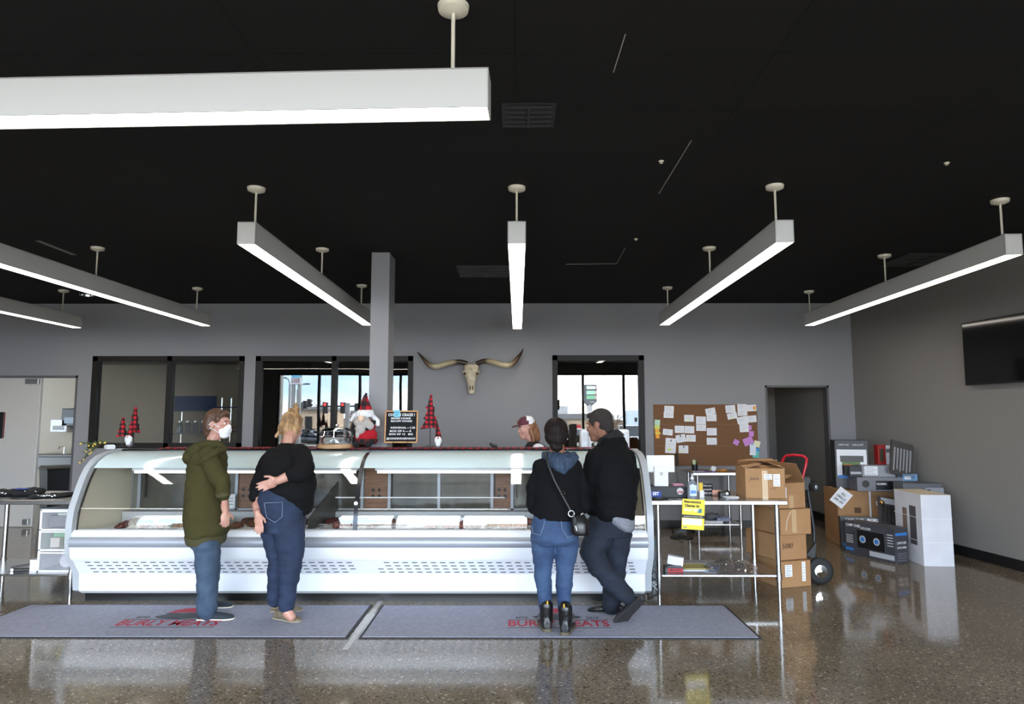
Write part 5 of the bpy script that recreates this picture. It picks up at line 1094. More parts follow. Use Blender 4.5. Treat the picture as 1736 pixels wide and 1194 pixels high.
for z in (.3, .9, 1.3, 1.7): MB().bb(-.45, .45, -.2, .2, z, z + .02).build('shelf_tier', mSS, r)
MB().bb(-.4, .35, -.21, -.19, 1.72, 1.98).build('blue_panel', M('blue_panel', (60, 90, 140), .4), r); MB().tube([(.1, -.23, 1.35), (.9, -.23, 1.35), (.9, -.23, 1.78), (.1, -.23, 1.78)], .012, 6).build('blue_frame', M('blue_frame', (40, 50, 150), .4), r); MB().tube([(.1, -.25, 1.1), (.8, -.25, 1.1), (.8, -.25, 1.42), (.1, -.25, 1.42)], .01, 6).build('red_frame', M('red_frame', (150, 40, 40), .4), r)
random.seed(3)
for z, row in ((1.32, 'upper'), (.92, 'lower')):
    for k in range(6):
        j = thing('reflection_jar', f'{("leftmost", "second from left", "third from left", "third from right", "second from right", "rightmost")[k]} jar imitating reflected glassware on the {row} tier of the added kitchen shelf', 'jar', (r.location.x - .36 + .14 * k, 12.35, z), group=f'jars imitating reflected glassware on the {row} tier of the kitchen shelf')  # added jars imitate glassware reflected in the window
        MB().lathe([(.045, 0), (.05, .02), (.05, .16), (.03, .19)], n=14).build('jar_body', mCLR, j, smooth=True)
        MB().lathe([(.034, .19), (.034, .22), (.0, .222)], n=14).build('lid', mCHR, j, smooth=True)
# ------------------------------------------------------------------ people
from mathutils.bvhtree import BVHTree
def tuck(root, keep=()):
    """pull the skin that clothing covers inside that clothing"""
    body = [c for c in root.children if c.name.split('.')[0] == 'body'][0]
    names = ('hoodie', 'jeans', 'sweater', 'sweatshirt', 'jacket', 'vest', 'trousers', 'tee_shirt', 'sleeve', 'hem_band')
    cl = [c for c in root.children if c.name.split('.')[0] in names]
    trees = [BVHTree.FromPolygons([v.co for v in c.data.vertices], [tuple(p.vertices) for p in c.data.polygons]) for c in cl]
    me = body.data; nn = [v.normal.copy() for v in me.vertices]
    o_ = root.location; keep = [(c - o_, R0) for c, R0 in keep]
    for v, n_ in zip(me.vertices, nn):
        if any((v.co - c).length < R0 for c, R0 in keep): continue
        for t in trees:
            loc, nr, i, d = t.find_nearest(v.co, .06)
            if loc is None: continue
            s_ = (v.co - loc).dot(nr)
            if s_ > -.012 and nr.dot(n_) > .35: v.co = loc - nr * .014
def Rz(a): return Matrix.Rotation(a, 3, 'Z')
def head_frame(c, face, pitch=0, roll=0):
    """face: world direction the nose points; returns function local->world. local: x right side of person, y forward, z up"""
    f = Vector(face).normalized(); yaw = math.atan2(-f.x, f.y)
    R_ = Matrix.Rotation(yaw, 3, 'Z') @ Matrix.Rotation(pitch, 3, 'X') @ Matrix.Rotation(roll, 3, 'Y')
    c = Vector(c); return (lambda x, y, z: c + R_ @ Vector((x, y, z))), R_
def add_head(mb, H, R_, s=1.0):
    e = lambda c, r: mb.ell(H(*[q * s for q in c]), tuple(q * s for q in r), R_, 20, 14)
    e((0, -.012, .035), (.074, .092, .085)); e((0, .03, -.02), (.062, .062, .072)); e((0, .045, -.075), (.042, .042, .042)); e((0, .068, -.095), (.022, .02, .018))
    e((0, -.005, -.04), (.06, .07, .07)); e((0, .078, .03), (.05, .018, .014)); e((0, .093, -.02), (.013, .018, .014)); e((0, .088, .0), (.010, .014, .03))
    e((0, .083, -.052), (.024, .014, .007)); e((0, .081, -.064), (.021, .013, .007))
    for k in (-1, 1): e((k * .04, .06, -.02), (.024, .022, .022)); e((k * .076, -.012, -.005), (.009, .02, .032)); e((k * .014, .086, -.024), (.009, .011, .009))
def face_parts(root, H, R_, s, brow=True, off=None, iris=(70, 54, 44)):
    o_ = rootloc(root)
    for k in (-1, 1):
        ey = MB().ell(H(k * .031 * s, .077 * s, .012 * s) , (.0125 * s, .008 * s, .0075 * s), R_, 12, 8).build('eye', M('eye_white', (226, 220, 214), .2), root, world=True, smooth=True)
        MB().ell(H(k * .031 * s, .0835 * s, .012 * s), (.0055 * s, .0035 * s, .0055 * s), R_, 10, 6).build('iris', M('iris_dark', iris, .2), ey, world=True)
        if brow: MB().limb([(H(k * .016 * s, .091 * s, .029 * s), .003), (H(k * .034 * s, .09 * s, .034 * s), .0035), (H(k * .05 * s, .078 * s, .029 * s), .002)], 6).build('eyebrow', M('brow_dark', (70, 50, 40), .8), root, world=True)
def hand(mb, wrist, d, nrm, thumb, s=1.0, curl=.35, spread=.12):
    """palm from wrist along d, palm normal nrm, thumb direction side"""
    wrist = Vector(wrist); d = Vector(d).normalized(); th = Vector(thumb); th = (th - d * th.dot(d)).normalized(); n_ = d.cross(th).normalized()
    if n_.dot(Vector(nrm)) < 0: n_ = -n_
    R3 = Matrix((th, d, n_)).transposed()
    mb.ell(wrist + d * .045 * s, (.042 * s, .052 * s, .016 * s), R3, 16, 10); mb.ell(wrist + d * .02 * s + th * .018 * s, (.022 * s, .034 * s, .016 * s), R3, 12, 8)
    mb.limb([(wrist - d * .02 * s, .026 * s), (wrist + d * .015 * s, .024 * s)])
    for k in range(4):
        o_ = (1.5 - k) * .0195 * s; ln = (.068, .078, .072, .055)[k] * s; p = wrist + d * (.082, .088, .084, .074)[k] * s + th * o_
        a = curl * (1 + .12 * k); dd = (d + th * spread * (1.5 - k) * .5).normalized(); pts = [(p, .0092 * s)]; bend = a * .6
        for f_, rr in ((.45, .0088), (.3, .008), (.25, .0068)):
            v_ = dd * cos(bend) + n_ * sin(bend); p = p + v_ * ln * f_; pts.append((p, rr * s)); bend += a
        mb.limb(pts, 10)
    p = wrist + d * .02 * s + th * .03 * s; q = p + (d * .6 + th * .7 + n_ * .2).normalized() * .038 * s
    mb.limb([(p, .013 * s), (q, .0108 * s), (q + (d * .85 + th * .35 + n_ * .3).normalized() * .03 * s, .009 * s)], 10)
def shoe(root, heel, yaw, ln, mats, kind='slip', roll=None, zoff=0):
    R_ = Rz(yaw) if roll is None else roll; heel = Vector(heel)
    X = lambda x, y, z: heel + R_ @ Vector((x, y, z))
    s = ln / .27; rings = []
    prof = [(.0, .026, .03, .028), (.02, .034, .045, .03), (.07, .036, .05, .035), (.12, .038, .038, .028), (.17, .045, .032, .026), (.21, .047, .027, .022), (.245, .04, .023, .018), (.268, .02, .018, .012)]
    if kind == 'boot': prof = [(.0, .03, .055, .05), (.02, .038, .06, .055), (.07, .04, .06, .055), (.12, .042, .05, .042), (.17, .048, .042, .034), (.21, .05, .038, .03), (.245, .043, .034, .026), (.268, .024, .026, .016)]
    for y, hw, zc, hz in prof: rings.append((X(0, y * s, zc * s), R_ @ Vector((hw * s, 0, 0)), R_ @ Vector((0, 0, hz * s))))
    mb = MB().loft(rings, 18)
    if kind == 'boot': mb.limb([(X(0, .055 * s, .08), .05), (X(0, .045 * s, .19), .053)]) 
    up = blob(mb, 'shoe' if kind != 'boot' else 'boot', mats[0], root, .007, 3)
    hz = .012 if kind != 'boot' else .02
    pts = [(.034, .0), (.040, .06), (.038, .11), (.047, .17), (.050, .21), (.042, .25), (.02, .272), (-.02, .272), (-.04, .25), (-.047, .21), (-.046, .17), (-.036, .11), (-.04, .06), (-.034, 0), (-.02, -.008), (.02, -.008)]
    k = len(pts); vs_ = [X(x * s, y * s, 0.001) for x, y in pts] + [X(x * s, y * s, hz * 1.6) for x, y in pts]
    sl_ = MB().add(vs_, [tuple(range(k))[::-1], tuple(range(k, 2 * k))] + [(i, (i + 1) % k, k + (i + 1) % k, k + i) for i in range(k)]).build('sole', mats[1], up, world=True, bevel=.003)
    return up, X
def ringpx(v, u0, u1, Y, hd, yaw=0, z=None, sk=.0):
    """horizontal-ish ring whose silhouette spans u0..u1 at row v; hd = half extent along Y"""
    a, b = P(u0, v, Y), P(u1, v, Y); c = (a + b) / 2
    return (c, (b - a) / 2 + Vector((0, sk, 0)), Vector((0, hd, 0)))
mHAIRB = M('brown_hair', (92, 62, 42), .55, vary=(60, (66, 44, 32)), stretch=(1, 1, .25), bump=(90, .5))
mHAIRL = M('blonde_hair', (184, 146, 102), .55, vary=(26, (120, 88, 56)), stretch=(1, 1, .25), bump=(90, .5))
mHAIRK = M('black_hair', (20, 15, 14), .6, vary=(70, (38, 28, 24)), stretch=(1, 1, .25), bump=(90, .4), spec=.15)
mHAIRM = M('short_dark_hair', (44, 36, 32), .7, bump=(200, .8))
mHAIRW = M('auburn_hair', (116, 74, 48), .5, vary=(60, (150, 104, 68)), stretch=(1, 1, .25), bump=(90, .5))
WR = [(.011, (6, 6, 10)), (.007, (14, 14, 24)), (.003, (30, 30, 55))]
# ---- person 1: green hoodie
Y1 = 5.62
r = thing('person', 'person in long olive green hoodie, blue jeans and white face mask facing right', 'person', (P(352, 1040, Y1).x, Y1, 0))
q = lambda u, v, d=0: P(u, v, Y1 + d)
H, R_ = head_frame(q(370, 720), (1, -.12, 0), rad(-2))
b = MB(); add_head(b, H, R_, 1.0)
b.limb([(q(366, 735), .05), (q(361, 748), .054), (q(357, 758), .075)])
b.loft([ringpx(757, 345, 372, Y1, .12), ringpx(775, 338, 376, Y1, .16), ringpx(820, 330, 378, Y1, .15), ringpx(870, 326, 378, Y1, .15), ringpx(915, 328, 374, Y1, .15)])
for d, kn, an in ((-.09, (349, 968), (350, 1040)), (.1, (358, 968), (359, 1022))): b.limb([(q(352, 908, d), .08), (q(*kn, d), .055), (q(*an, d), .038)])
b.limb([(q(358, 768, -.17), .05), (q(372, 812, -.21), .042), (q(379, 848, -.19), .036), (q(382, 866, -.18), .027)])
hand(b, q(382, 868, -.18), (.04, .02, -1), (0, 1, 0), (.75, .7, 0), .95, .6)
b.limb([(q(358, 768, .17), .05), (q(374, 815, .2), .042), (q(378, 855, .12), .03)]); hand(b, q(378, 857, .12), (.0, -.1, -1), (0, -1, 0), (1, 0, 0), .95, .5)
blob(b, 'body', mSKIN, r, .0065, 3)
face_parts(r, H, R_, 1.0)
# mask
mk = MB(); e = lambda c, rr: mk.ell(H(*c), rr, R_, 18, 12)
e((0, .06, -.045), (.062, .052, .048)); e((0, .088, -.018), (.022, .026, .026)); e((0, .06, -.085), (.045, .04, .028))
blob(mk, 'face_mask', mPAPER, r, .006, 4)
MB().tube([H(.058, .045, -.02), H(.074, .012, .0), H(.082, -.02, .012), H(.084, -.03, -.005)], .0025, 6).tube([H(.055, .04, -.065), H(.074, .01, -.04), H(.083, -.025, -.03)], .0025, 6).build('mask_strap', mPAPER, r, world=True)
hb = MB(); e = lambda c, rr: hb.ell(H(*c), rr, R_, 20, 14)
e((0, -.022, .05), (.082, .09, .082)); e((0, -.06, .0), (.076, .062, .085)); e((0, -.075, -.06), (.06, .04, .05)); e((0, .05, .085), (.06, .035, .03)); 
for k in (-1, 1): e((k * .07, -.04, -.0), (.02, .035, .06)); e((k * .072, .025, .045), (.012, .03, .03))
blob(hb, 'hair', mHAIRB, r, .006, 2, [(.007, (30, 30, 12)), (.003, (70, 70, 20))])
# hoodie
hd = MB()
hd.loft([ringpx(752, 344, 368, Y1, .09), ringpx(760, 332, 375, Y1, .19), ringpx(775, 326, 379, Y1, .215), ringpx(800, 320, 382, Y1, .2), ringpx(840, 316, 384, Y1, .195), ringpx(880, 314, 387, Y1, .2), ringpx(900, 315, 388, Y1, .2), ringpx(908, 317, 382, Y1, .185)])
for s_ in (-1, 1): hd.limb([(q(352, 770, s_ * .16), .075), (q(368, 806, s_ * .20), .068), (q(378, 822, s_ * .22), .062), (q(379, 838, s_ * .21), .052)])
blob(hd, 'hoodie', M('olive_fleece', (64, 60, 34), .95, bump=(120, .35), spec=.15), r, .009, 4, WR)
MB().loft([ringpx(905, 318, 381, Y1, .188), ringpx(909, 317, 381, Y1, .19), ringpx(918, 319, 380, Y1, .186), ringpx(921, 321, 378, Y1, .18)], 40).build('hem_band', M('olive_rib', (68, 64, 38), .95, bump=(300, .5), stretch=(1, 1, .1)), r, world=True, smooth=True)
hb = MB().loft([(q(370, 748), (.05, 0, .0), (0, .085, .0)), (q(358, 752), (.085, 0, .02), (0, .12, 0)), (q(345, 760), (.105, 0, .05), (0, .13, 0)), (q(336, 772), (.075, 0, .05), (0, .12, 0)), (q(335, 788), (.03, 0, .01), (0, .06, 0))], 24)
hb.ell(q(342, 764, -.03), (.115, .17, .06), Matrix.Rotation(rad(-22), 3, 'Y')); hb.ell(q(331, 774, -.02), (.075, .17, .075)); hb.limb([(q(317, 764, -.05), .022), (q(330, 757, -.15), .024), (q(350, 751, -.17), .026), (q(368, 752, -.14), .026), (q(383, 761, -.09), .022)]); hb.limb([(q(319, 774, -.1), .03), (q(332, 786, -.18), .03), (q(348, 779, -.225), .032), (q(366, 767, -.2), .03), (q(381, 761, -.11), .024)]); hb.ell(q(350, 768, -.14), (.09, .08, .045), Matrix.Rotation(rad(-30), 3, 'Y')); hb.limb([(q(318, 765), .022), (q(322, 776), .03), (q(333, 788), .035)]).limb([(q(322, 762, -.06), .025), (q(320, 764, .06), .025)])
blob(hb, 'hood', M('olive_fleece', (64, 60, 34), .95), r, .008, 2, [(.006, (8, 8, 14)), (.003, (24, 24, 30))])
cu = MB().loft([(q(378, 834, -.21), (.056, 0, .01), (0, .056, 0)), (q(379, 842, -.21), (.054, 0, .01), (0, .054, 0))], 20); cu.build('cuff', M('olive_rib', (68, 64, 38), .95), r, world=True, smooth=True)
mJ1 = M('light_denim', (67, 84, 104), .85, vary=(9, (50, 66, 86)), bump=(180, .25))
j = MB()
j.loft([ringpx(900, 324, 376, Y1, .165), ringpx(925, 328, 374, Y1, .165)])
j.limb([(q(350, 925, -.085), .098), (q(350, 968, -.09), .08), (q(351, 1005, -.08), .078), (q(351, 1036, -.07), .077)]); j.limb([(q(354, 925, .09), .096), (q(358, 965, .1), .075), (q(355, 1000, .16), .066), (q(355, 1016, .2), .064)])
blob(j, 'jeans', mJ1, r, .009, 3, [(.010, (6, 6, 14)), (.005, (18, 18, 34))])
mSH1 = M('dark_knit_shoe', (38, 46, 54), .8, bump=(200, .4)); mSOLE1 = M('cream_sole', (214, 206, 186), .6)
g0 = G(336, 1053); shoe(r, (g0.x, g0.y, 0), rad(-90 + 6), .275, (mSH1, mSOLE1)); g0 = G(340, 1032); shoe(r, (g0.x, g0.y, 0), rad(-90 + 4), .265, (mSH1, mSOLE1))
MB().ell(q(357, 1037, -.06), (.045, .045, .03)).build('ankle_sock', M('pale_sock', (196, 186, 172), .9), r, world=True, smooth=True)
tuck(r)
# ---- person 2: blonde, bending forward
Y2 = 5.5
r = thing('person', 'person with blonde bun in black sweater bending forward, hand behind back', 'person', (P(480, 1040, Y2).x, Y2, 0))
q = lambda u, v, d=0: P(u, v, Y2 + d)
H, R_ = head_frame(q(495, 725, .26), (.45, 1, -.2), rad(-22))
b = MB(); add_head(b, H, R_, 1.0)
b.limb([(q(493, 737, .2), .055), (q(488, 752, .12), .062), (q(484, 770, .06), .09)])
b.loft([ringpx(765, 455, 512, Y2 + .08, .1), ringpx(790, 450, 520, Y2 + .04, .12), ringpx(830, 448, 520, Y2, .14), ringpx(870, 442, 512, Y2, .14)])
for d, hp_, kn, an in ((.05, (460, 880), (470, 958), (462, 1022)), (-.06, (492, 880), (492, 958), (488, 1034))): b.limb([(q(*hp_, d), .085), (q(*kn, d), .06), (q(*an, d), .036)])
# left arm hanging, right forearm across the back
b.limb([(q(456, 778, .1), .05), (q(438, 830, .02), .043), (q(434, 850, -.06), .036), (q(436, 870, -.17), .026)])
hand(b, q(437, 873, -.185), (.2, -.04, -1), (0, -1, 0), (.9, -.2, .3), .95, .25)
b.limb([(q(508, 775, .0), .052), (q(514, 800, -.14), .046), (q(492, 806, -.2), .04), (q(472, 815, -.215), .031)])
hand(b, q(470, 816, -.215), (-1, .02, -.35), (0, -1, 0), (-.1, -.2, 1), 1.0, .25)
blob(b, 'body', mSKIN, r, .0065, 3); face_parts(r, H, R_, 1.0)
hb = MB(); e = lambda c, rr: hb.ell(H(*c), rr, R_, 20, 14)
e((0, -.025, .045), (.086, .092, .09)); e((0, -.055, -.02), (.08, .06, .07)); 
hb.limb([(H(0, -.02, .12), .03), (H(.01, -.02, .155), .027), (H(-.005, -.03, .185), .018), (H(.0, -.03, .205), .008)]); hb.ell(H(0, -.04, .135), (.045, .04, .02), R_)
for k in (-1, 1): e((k * .075, -.02, -.02), (.02, .035, .055))
hb.limb([(H(-.075, -.04, -.04), .018), (H(-.09, -.05, -.1), .012)])
blob(hb, 'hair', mHAIRL, r, .006, 1, [(.010, (30, 30, 14)), (.004, (80, 80, 30))])
MB().tube([H(.07, .03, -.03), H(.082, -.01, .0), H(.08, -.025, -.02)], .003, 6).build('mask_strap', mBLACK, r, world=True)
sw = MB()
sw.loft([ringpx(752, 476, 497, Y2 + .12, .07), ringpx(760, 464, 510, Y2 + .1, .11), ringpx(775, 450, 522, Y2 + .07, .15), ringpx(795, 444, 530, Y2 + .04, .17), ringpx(815, 444, 535, Y2 + .02, .18), ringpx(832, 452, 534, Y2 + .01, .19), ringpx(842, 470, 532, Y2 + .02, .18), ringpx(856, 492, 529, Y2 + .04, .16), ringpx(872, 510, 526, Y2 + .06, .1)])
sw.limb([(q(464, 776, .08), .085), (q(448, 800, .08), .078), (q(438, 822, .04), .068), (q(435, 840, -.01), .056)])
sw.limb([(q(508, 772, .02), .095), (q(516, 790, -.1), .082), (q(508, 803, -.17), .072), (q(499, 804, -.2), .062)])
blob(sw, 'sweater', M('black_knit', (19, 18, 19), .9, bump=(150, .3), spec=.15), r, .009, 4, WR)
j = MB()
j.loft([ringpx(826, 447, 500, Y2, .14), ringpx(840, 440, 514, Y2 - .01, .17), ringpx(860, 436, 518, Y2 - .02, .18), ringpx(880, 438, 517, Y2, .17), ringpx(900, 444, 516, Y2, .16)])
j.limb([(q(464, 890, .04), .115), (q(471, 930, .04), .098), (q(472, 958, .04), .08), (q(468, 990, .06), .07), (q(466, 1018, .08), .062)])
j.limb([(q(490, 890, -.05), .125), (q(493, 930, -.05), .105), (q(493, 958, -.05), .088), (q(489, 990, -.04), .072), (q(486, 1026, -.03), .062)])
jn = blob(j, 'jeans', M('dark_blue_denim', (33, 47, 73), .85, vary=(7, (25, 36, 58)), bump=(180, .25)), r, .009, 3, [(.011, (6, 6, 14)), (.005, (18, 18, 34))])
pk = []
for (u, v) in ((448, 853), (479, 852), (478, 877), (466, 886), (452, 878), (448, 853)): pk.append(q(u, v, -.205))
MB().tube(pk, .0022, 4).build('pocket_stitching', M('denim_stitch', (120, 136, 160), .8), r, world=True)
mMOC = M('taupe_suede', (134, 120, 98), .9, vary=(60, (100, 88, 70)), bump=(120, .5)); mMS = M('taupe_sole', (150, 138, 116), .8)
g0 = G(466, 1050); shoe(r, (g0.x, g0.y, 0), rad(-90 - 24), .255, (mMOC, mMS)); g0 = G(458, 1040); shoe(r, (g0.x, g0.y + .02, 0), rad(-90 + 8), .25, (mMOC, mMS))
MB().limb([(q(486, 1028, -.03), .042), (q(488, 1040, -.04), .038), (q(494, 1046, -.05), .034)]).build('bare_ankle', mSKIN, r, world=True, smooth=True)
tuck(r, [(q(438, 862, -.14), .075), (q(441, 885, -.2), .12), (q(462, 818, -.21), .12)])
# ---- person 3: dark hair, crossbody bag
Y3 = 5.32
r = thing('person', 'person seen from behind with dark low bun, black sweatshirt and black boots', 'person', (P(942, 1060, Y3).x, Y3, 0))
q = lambda u, v, d=0: P(u, v, Y3 + d)
H, R_ = head_frame(q(943, 738, .02), (.1, 1, 0), rad(-6))
b = MB(); add_head(b, H, R_, 1.0)
b.limb([(q(944, 752, .0), .055), (q(945, 768, -.01), .06), (q(945, 780, -.01), .09)])
b.loft([ringpx(778, 915, 975, Y3, .08), ringpx(800, 908, 982, Y3, .11), ringpx(850, 912, 978, Y3, .1), ringpx(890, 908, 975, Y3, .11)])
for hp_, kn, an in (((925, 895), (921, 965), (927, 1050)), ((957, 895), (958, 970), (957, 1055))): b.limb([(q(*hp_), .09), (q(*kn), .055), (q(*an), .036)])
for k, us in ((-1, (910, 902, 906, 916)), (1, (980, 988, 984, 974))):
    b.limb([(q(us[0], 785), .045), (q(us[1], 830), .04), (q(us[2], 862, .08), .034), (q(us[3], 868, .22), .026)]); hand(b, q(us[3], 868, .23), (-k * .5, 1, .1), (0, 0, -1), (0, .2, 1), .92, .5)
blob(b, 'body', mSKINT, r, .0065, 3); face_parts(r, H, R_, 1.0)
hb = MB(); e = lambda c, rr: hb.ell(H(*c), rr, R_, 24, 16)
e((0, -.02, .04), (.094, .10, .098)); e((0, -.05, -.02), (.088, .07, .075)); e((.006, -.128, -.1), (.05, .036, .036)); e((-.012, -.135, -.09), (.034, .03, .034)); e((0, -.06, -.07), (.05, .05, .04))
blob(hb, 'hair', mHAIRK, r, .006, 3, [(.003, (40, 40, 12))])
for k in (-1, 1): MB().ell(H(k * .086, -.005, -.03), (.006, .006, .006)).build('earring', M('pearl', (226, 220, 214), .2), r, world=True, smooth=True)
sw = MB()
sw.loft([ringpx(773, 928, 962, Y3, .07), ringpx(778, 914, 978, Y3, .1), ringpx(790, 904, 985, Y3, .12), ringpx(815, 902, 986, Y3, .14), ringpx(850, 906, 983, Y3, .135), ringpx(870, 903, 986, Y3, .14), ringpx(881, 905, 985, Y3, .135)])
for k, us in ((-1, (912, 903, 904, 912)), (1, (978, 987, 987, 978))): sw.limb([(q(us[0] - k * 5, 790), .056), (q(us[1] - k * 1, 825), .056), (q(us[2], 860, .06), .054), (q(us[3], 866, .18), .048)])
blob(sw, 'sweatshirt', M('black_sweatshirt', (17, 16, 18), .92, bump=(120, .25), spec=.15), r, .009, 4, WR)
hb = MB().loft([(q(948, 767), (.13, 0, 0), (0, .11, 0)), (q(950, 776, -.02), (.145, 0, 0), (0, .125, .0)), (q(952, 788, -.06), (.1, 0, 0), (0, .1, .02)), (q(953, 800, -.08), (.04, 0, 0), (0, .06, .01))], 30)
mDEN = M('denim_hood', (54, 70, 92), .85, vary=(14, (32, 44, 62)), stretch=(3, 3, .5), bump=(60, .5))
blob(hb, 'hood', mDEN, r, .007, 2, [(.012, (26, 26, 5)), (.004, (60, 60, 20))])
j = MB()
j.loft([ringpx(874, 903, 977, Y3, .13), ringpx(892, 900, 980, Y3 - .01, .15), ringpx(915, 900, 981, Y3 - .01, .15), ringpx(922, 903, 978, Y3, .13)])
j.limb([(q(921, 910), .1), (q(921, 935), .088), (q(920, 968, .01), .068), (q(922, 995), .062), (q(925, 1030), .046)]); j.limb([(q(960, 910), .1), (q(960, 935), .088), (q(957, 970, .01), .068), (q(956, 1000), .062), (q(956, 1036), .046)])
blob(j, 'jeans', M('mid_blue_denim', (37, 57, 90), .85, vary=(5, (58, 80, 112)), bump=(180, .25)), r, .008, 3, [(.009, (6, 6, 14)), (.005, (18, 18, 34))])
st = MB()
for pts in (((902, 892), (903, 904), (916, 908), (921, 894), (923, 884)), ((951, 884), (953, 897), (962, 912), (974, 908))): st.tube([q(u, v, -.165 if 908 < u < 970 else -.13) for u, v in pts], .0018, 4)
st.build('pocket_stitching', M('denim_stitch2', (130, 140, 156), .8), r, world=True)
mBT = M('black_leather', (20, 18, 18), .3, bump=(40, .2)); mBS = M('boot_sole', (84, 76, 56), .5)
for gx, gy, yw in ((928, 1074, 6), (957, 1080, -14)):
    g0 = G(gx, gy); up, X_ = shoe(r, (g0.x, g0.y, 0), rad(yw), .27, (mBT, mBS), 'boot')
    MB().bb(-.005, .005, -.01, -.004, .21, .235, Matrix.Translation(X_(0, 0, 0)) @ Rz(rad(yw)).to_4x4()).build('heel_tab', M('yellow_tab', (206, 160, 40), .6), up, world=True)
    mb = MB()
    for k in range(4): mb.tube([X_(-.03, .11 - .012 * k, .085 + .032 * k), X_(0, .12 - .012 * k, .09 + .032 * k), X_(.03, .11 - .012 * k, .085 + .032 * k)], .0025, 5)
    mb.build('laces', mBLACK, up, world=True)
tuck(r)
# bag (hangs from her: its own thing)
bg_ = thing('crossbody_bag', 'small black crossbody bag with ring hanging behind dark haired person', 'bag', q(977, 905, -.2))
o_ = bg_.location
MB().loft([(q(984, 908, -.19), (.05, 0, 0), (0, .03, 0)), (q(984, 904, -.19), (.068, 0, 0), (0, .04, 0)), (q(982, 885, -.18), (.062, 0, 0), (0, .035, 0)), (q(980, 874, -.17), (.05, 0, .006), (0, .02, 0))], 20).build('bag_body', mBT, bg_, world=True, smooth=True)
MB().tube([q(971, 878, -.2), q(976, 892, -.225), q(978, 900, -.225)], .004, 6).build('zip_pull', mCHR, bg_, world=True)
SP = [(925, 768, -.06), (926, 775, -.13), (930, 790, -.165), (940, 815, -.18), (953, 840, -.18), (963, 858, -.185), (968, 868, -.19)]
MB().tube([q(*t) for t in SP], .0085, 8).build('strap', M('strap_black', (34, 33, 34), .45), bg_, world=True, smooth=True)
def ring3(c, R0, r0): return MB().tube([c + Vector((R0 * cos(a * pi / 8), 0, R0 * sin(a * pi / 8))) for a in range(17)], r0, 6)
ring3(q(968.5, 871, -.2), .022, .003).build('metal_ring', mCHR, bg_, world=True, smooth=True); MB().bb(*[0] * 6)
c = q(954, 836, -.195); mb = MB().tube([c + Vector(t) for t in ((-.016, 0, 0), (.004, 0, .016), (.018, 0, 0), (-.002, 0, -.018), (-.016, 0, 0))], .0025, 6); mb.build('buckle', mCHR, bg_, world=True)
MB().tube([q(971, 872, -.2), q(976, 882, -.215), q(975, 896, -.22)], .005, 6).build('tassel', mBT, bg_, world=True)
ring3(q(988, 874, -.17), .014, .002).build('metal_ring', mCHR, bg_, world=True)
# ---- person 4: man in black jacket
Y4 = 5.66
r = thing('person', 'person with short dark hair in black jacket leaning on the case, legs crossed', 'person', (P(1030, 1040, Y4).x, Y4, 0))
q = lambda u, v, d=0: P(u, v, Y4 + d)
H, R_ = head_frame(q(1016, 722, .1), (-1, .62, 0), rad(-8))
b = MB(); add_head(b, H, R_, 1.12)
b.limb([(q(1022, 732, .08), .066), (q(1030, 745, .04), .075), (q(1037, 760, .02), .1)])
b.loft([ringpx(760, 1005, 1060, Y4, .12), ringpx(790, 1000, 1068, Y4, .16), ringpx(840, 1002, 1070, Y4, .16), ringpx(885, 1006, 1068, Y4, .15)])
b.limb([(q(1030, 890, .0), .09), (q(1003, 945, -.04), .065), (q(1066, 1012, -.1), .04)]); b.limb([(q(1052, 895, .04), .09), (q(1046, 965, .06), .065), (q(1036, 1030, .1), .04)])
b.limb([(q(1008, 775, -.04), .055), (q(1000, 840, -.03), .05), (q(1001, 862, .1), .036), (q(1003, 852, .2), .03)]); hand(b, q(1003, 850, .21), (-.4, 1, .3), (0, 0, -1), (0, 0, 1), 1.02, .5)
b.limb([(q(1064, 790, .1), .055), (q(1066, 840, .2), .05), (q(1052, 850, .24), .034)]); hand(b, q(1050, 850, .25), (-.8, .6, 0), (0, 0, -1), (0, 0, 1), 1.02, .5)
blob(b, 'body', mSKINT, r, .0068, 3); face_parts(r, H, R_, 1.12)
hb = MB(); e = lambda c, rr: hb.ell(H(*[t * 1.12 for t in c]), tuple(t * 1.12 for t in rr), R_, 22, 14)
e((0, -.022, .05), (.079, .09, .079)); e((0, -.055, .0), (.074, .058, .06)); e((0, .055, .082), (.055, .03, .024)); e((0, -.07, -.04), (.055, .035, .03))
for k in (-1, 1): e((k * .069, .02, .045), (.012, .03, .028)); e((k * .07, .02, .015), (.007, .01, .02))
blob(hb, 'hair', mHAIRM, r, .006, 2, [(.002, (90, 90, 90))])
jk = MB()
jk.loft([(q(1034, 738, .03), (.085, 0, .03), (0, .09, 0)), (q(1038, 748, .02), (.115, 0, .03), (0, .12, 0)), ringpx(764, 1004, 1066, Y4, .17), ringpx(785, 995, 1075, Y4, .2), ringpx(812, 993, 1079, Y4, .21), ringpx(840, 996, 1079, Y4, .2), ringpx(862, 1000, 1078, Y4, .19), ringpx(876, 1006, 1077, Y4, .18), ringpx(884, 1016, 1073, Y4, .16)])
jk.limb([(q(1010, 775, -.06), .085), (q(1002, 815, -.06), .08), (q(1003, 852, -.02), .072), (q(1006, 866, .08), .064), (q(1003, 862, .16), .055)])
jk.limb([(q(1062, 780, .06), .085), (q(1068, 820, .12), .075), (q(1062, 846, .24), .06)])
blob(jk, 'jacket', M('black_jacket', (14, 14, 16), .85, bump=(100, .2), spec=.15), r, .0095, 4, [(.018, (5, 5, 8)), (.008, (12, 12, 20)), (.003, (30, 30, 40))])
cl = MB().loft([(q(1030, 737, .05), (.085, 0, .045), (0, .085, -.02)), (q(1036, 748, .03), (.115, 0, .05), (0, .11, 0))], 24)
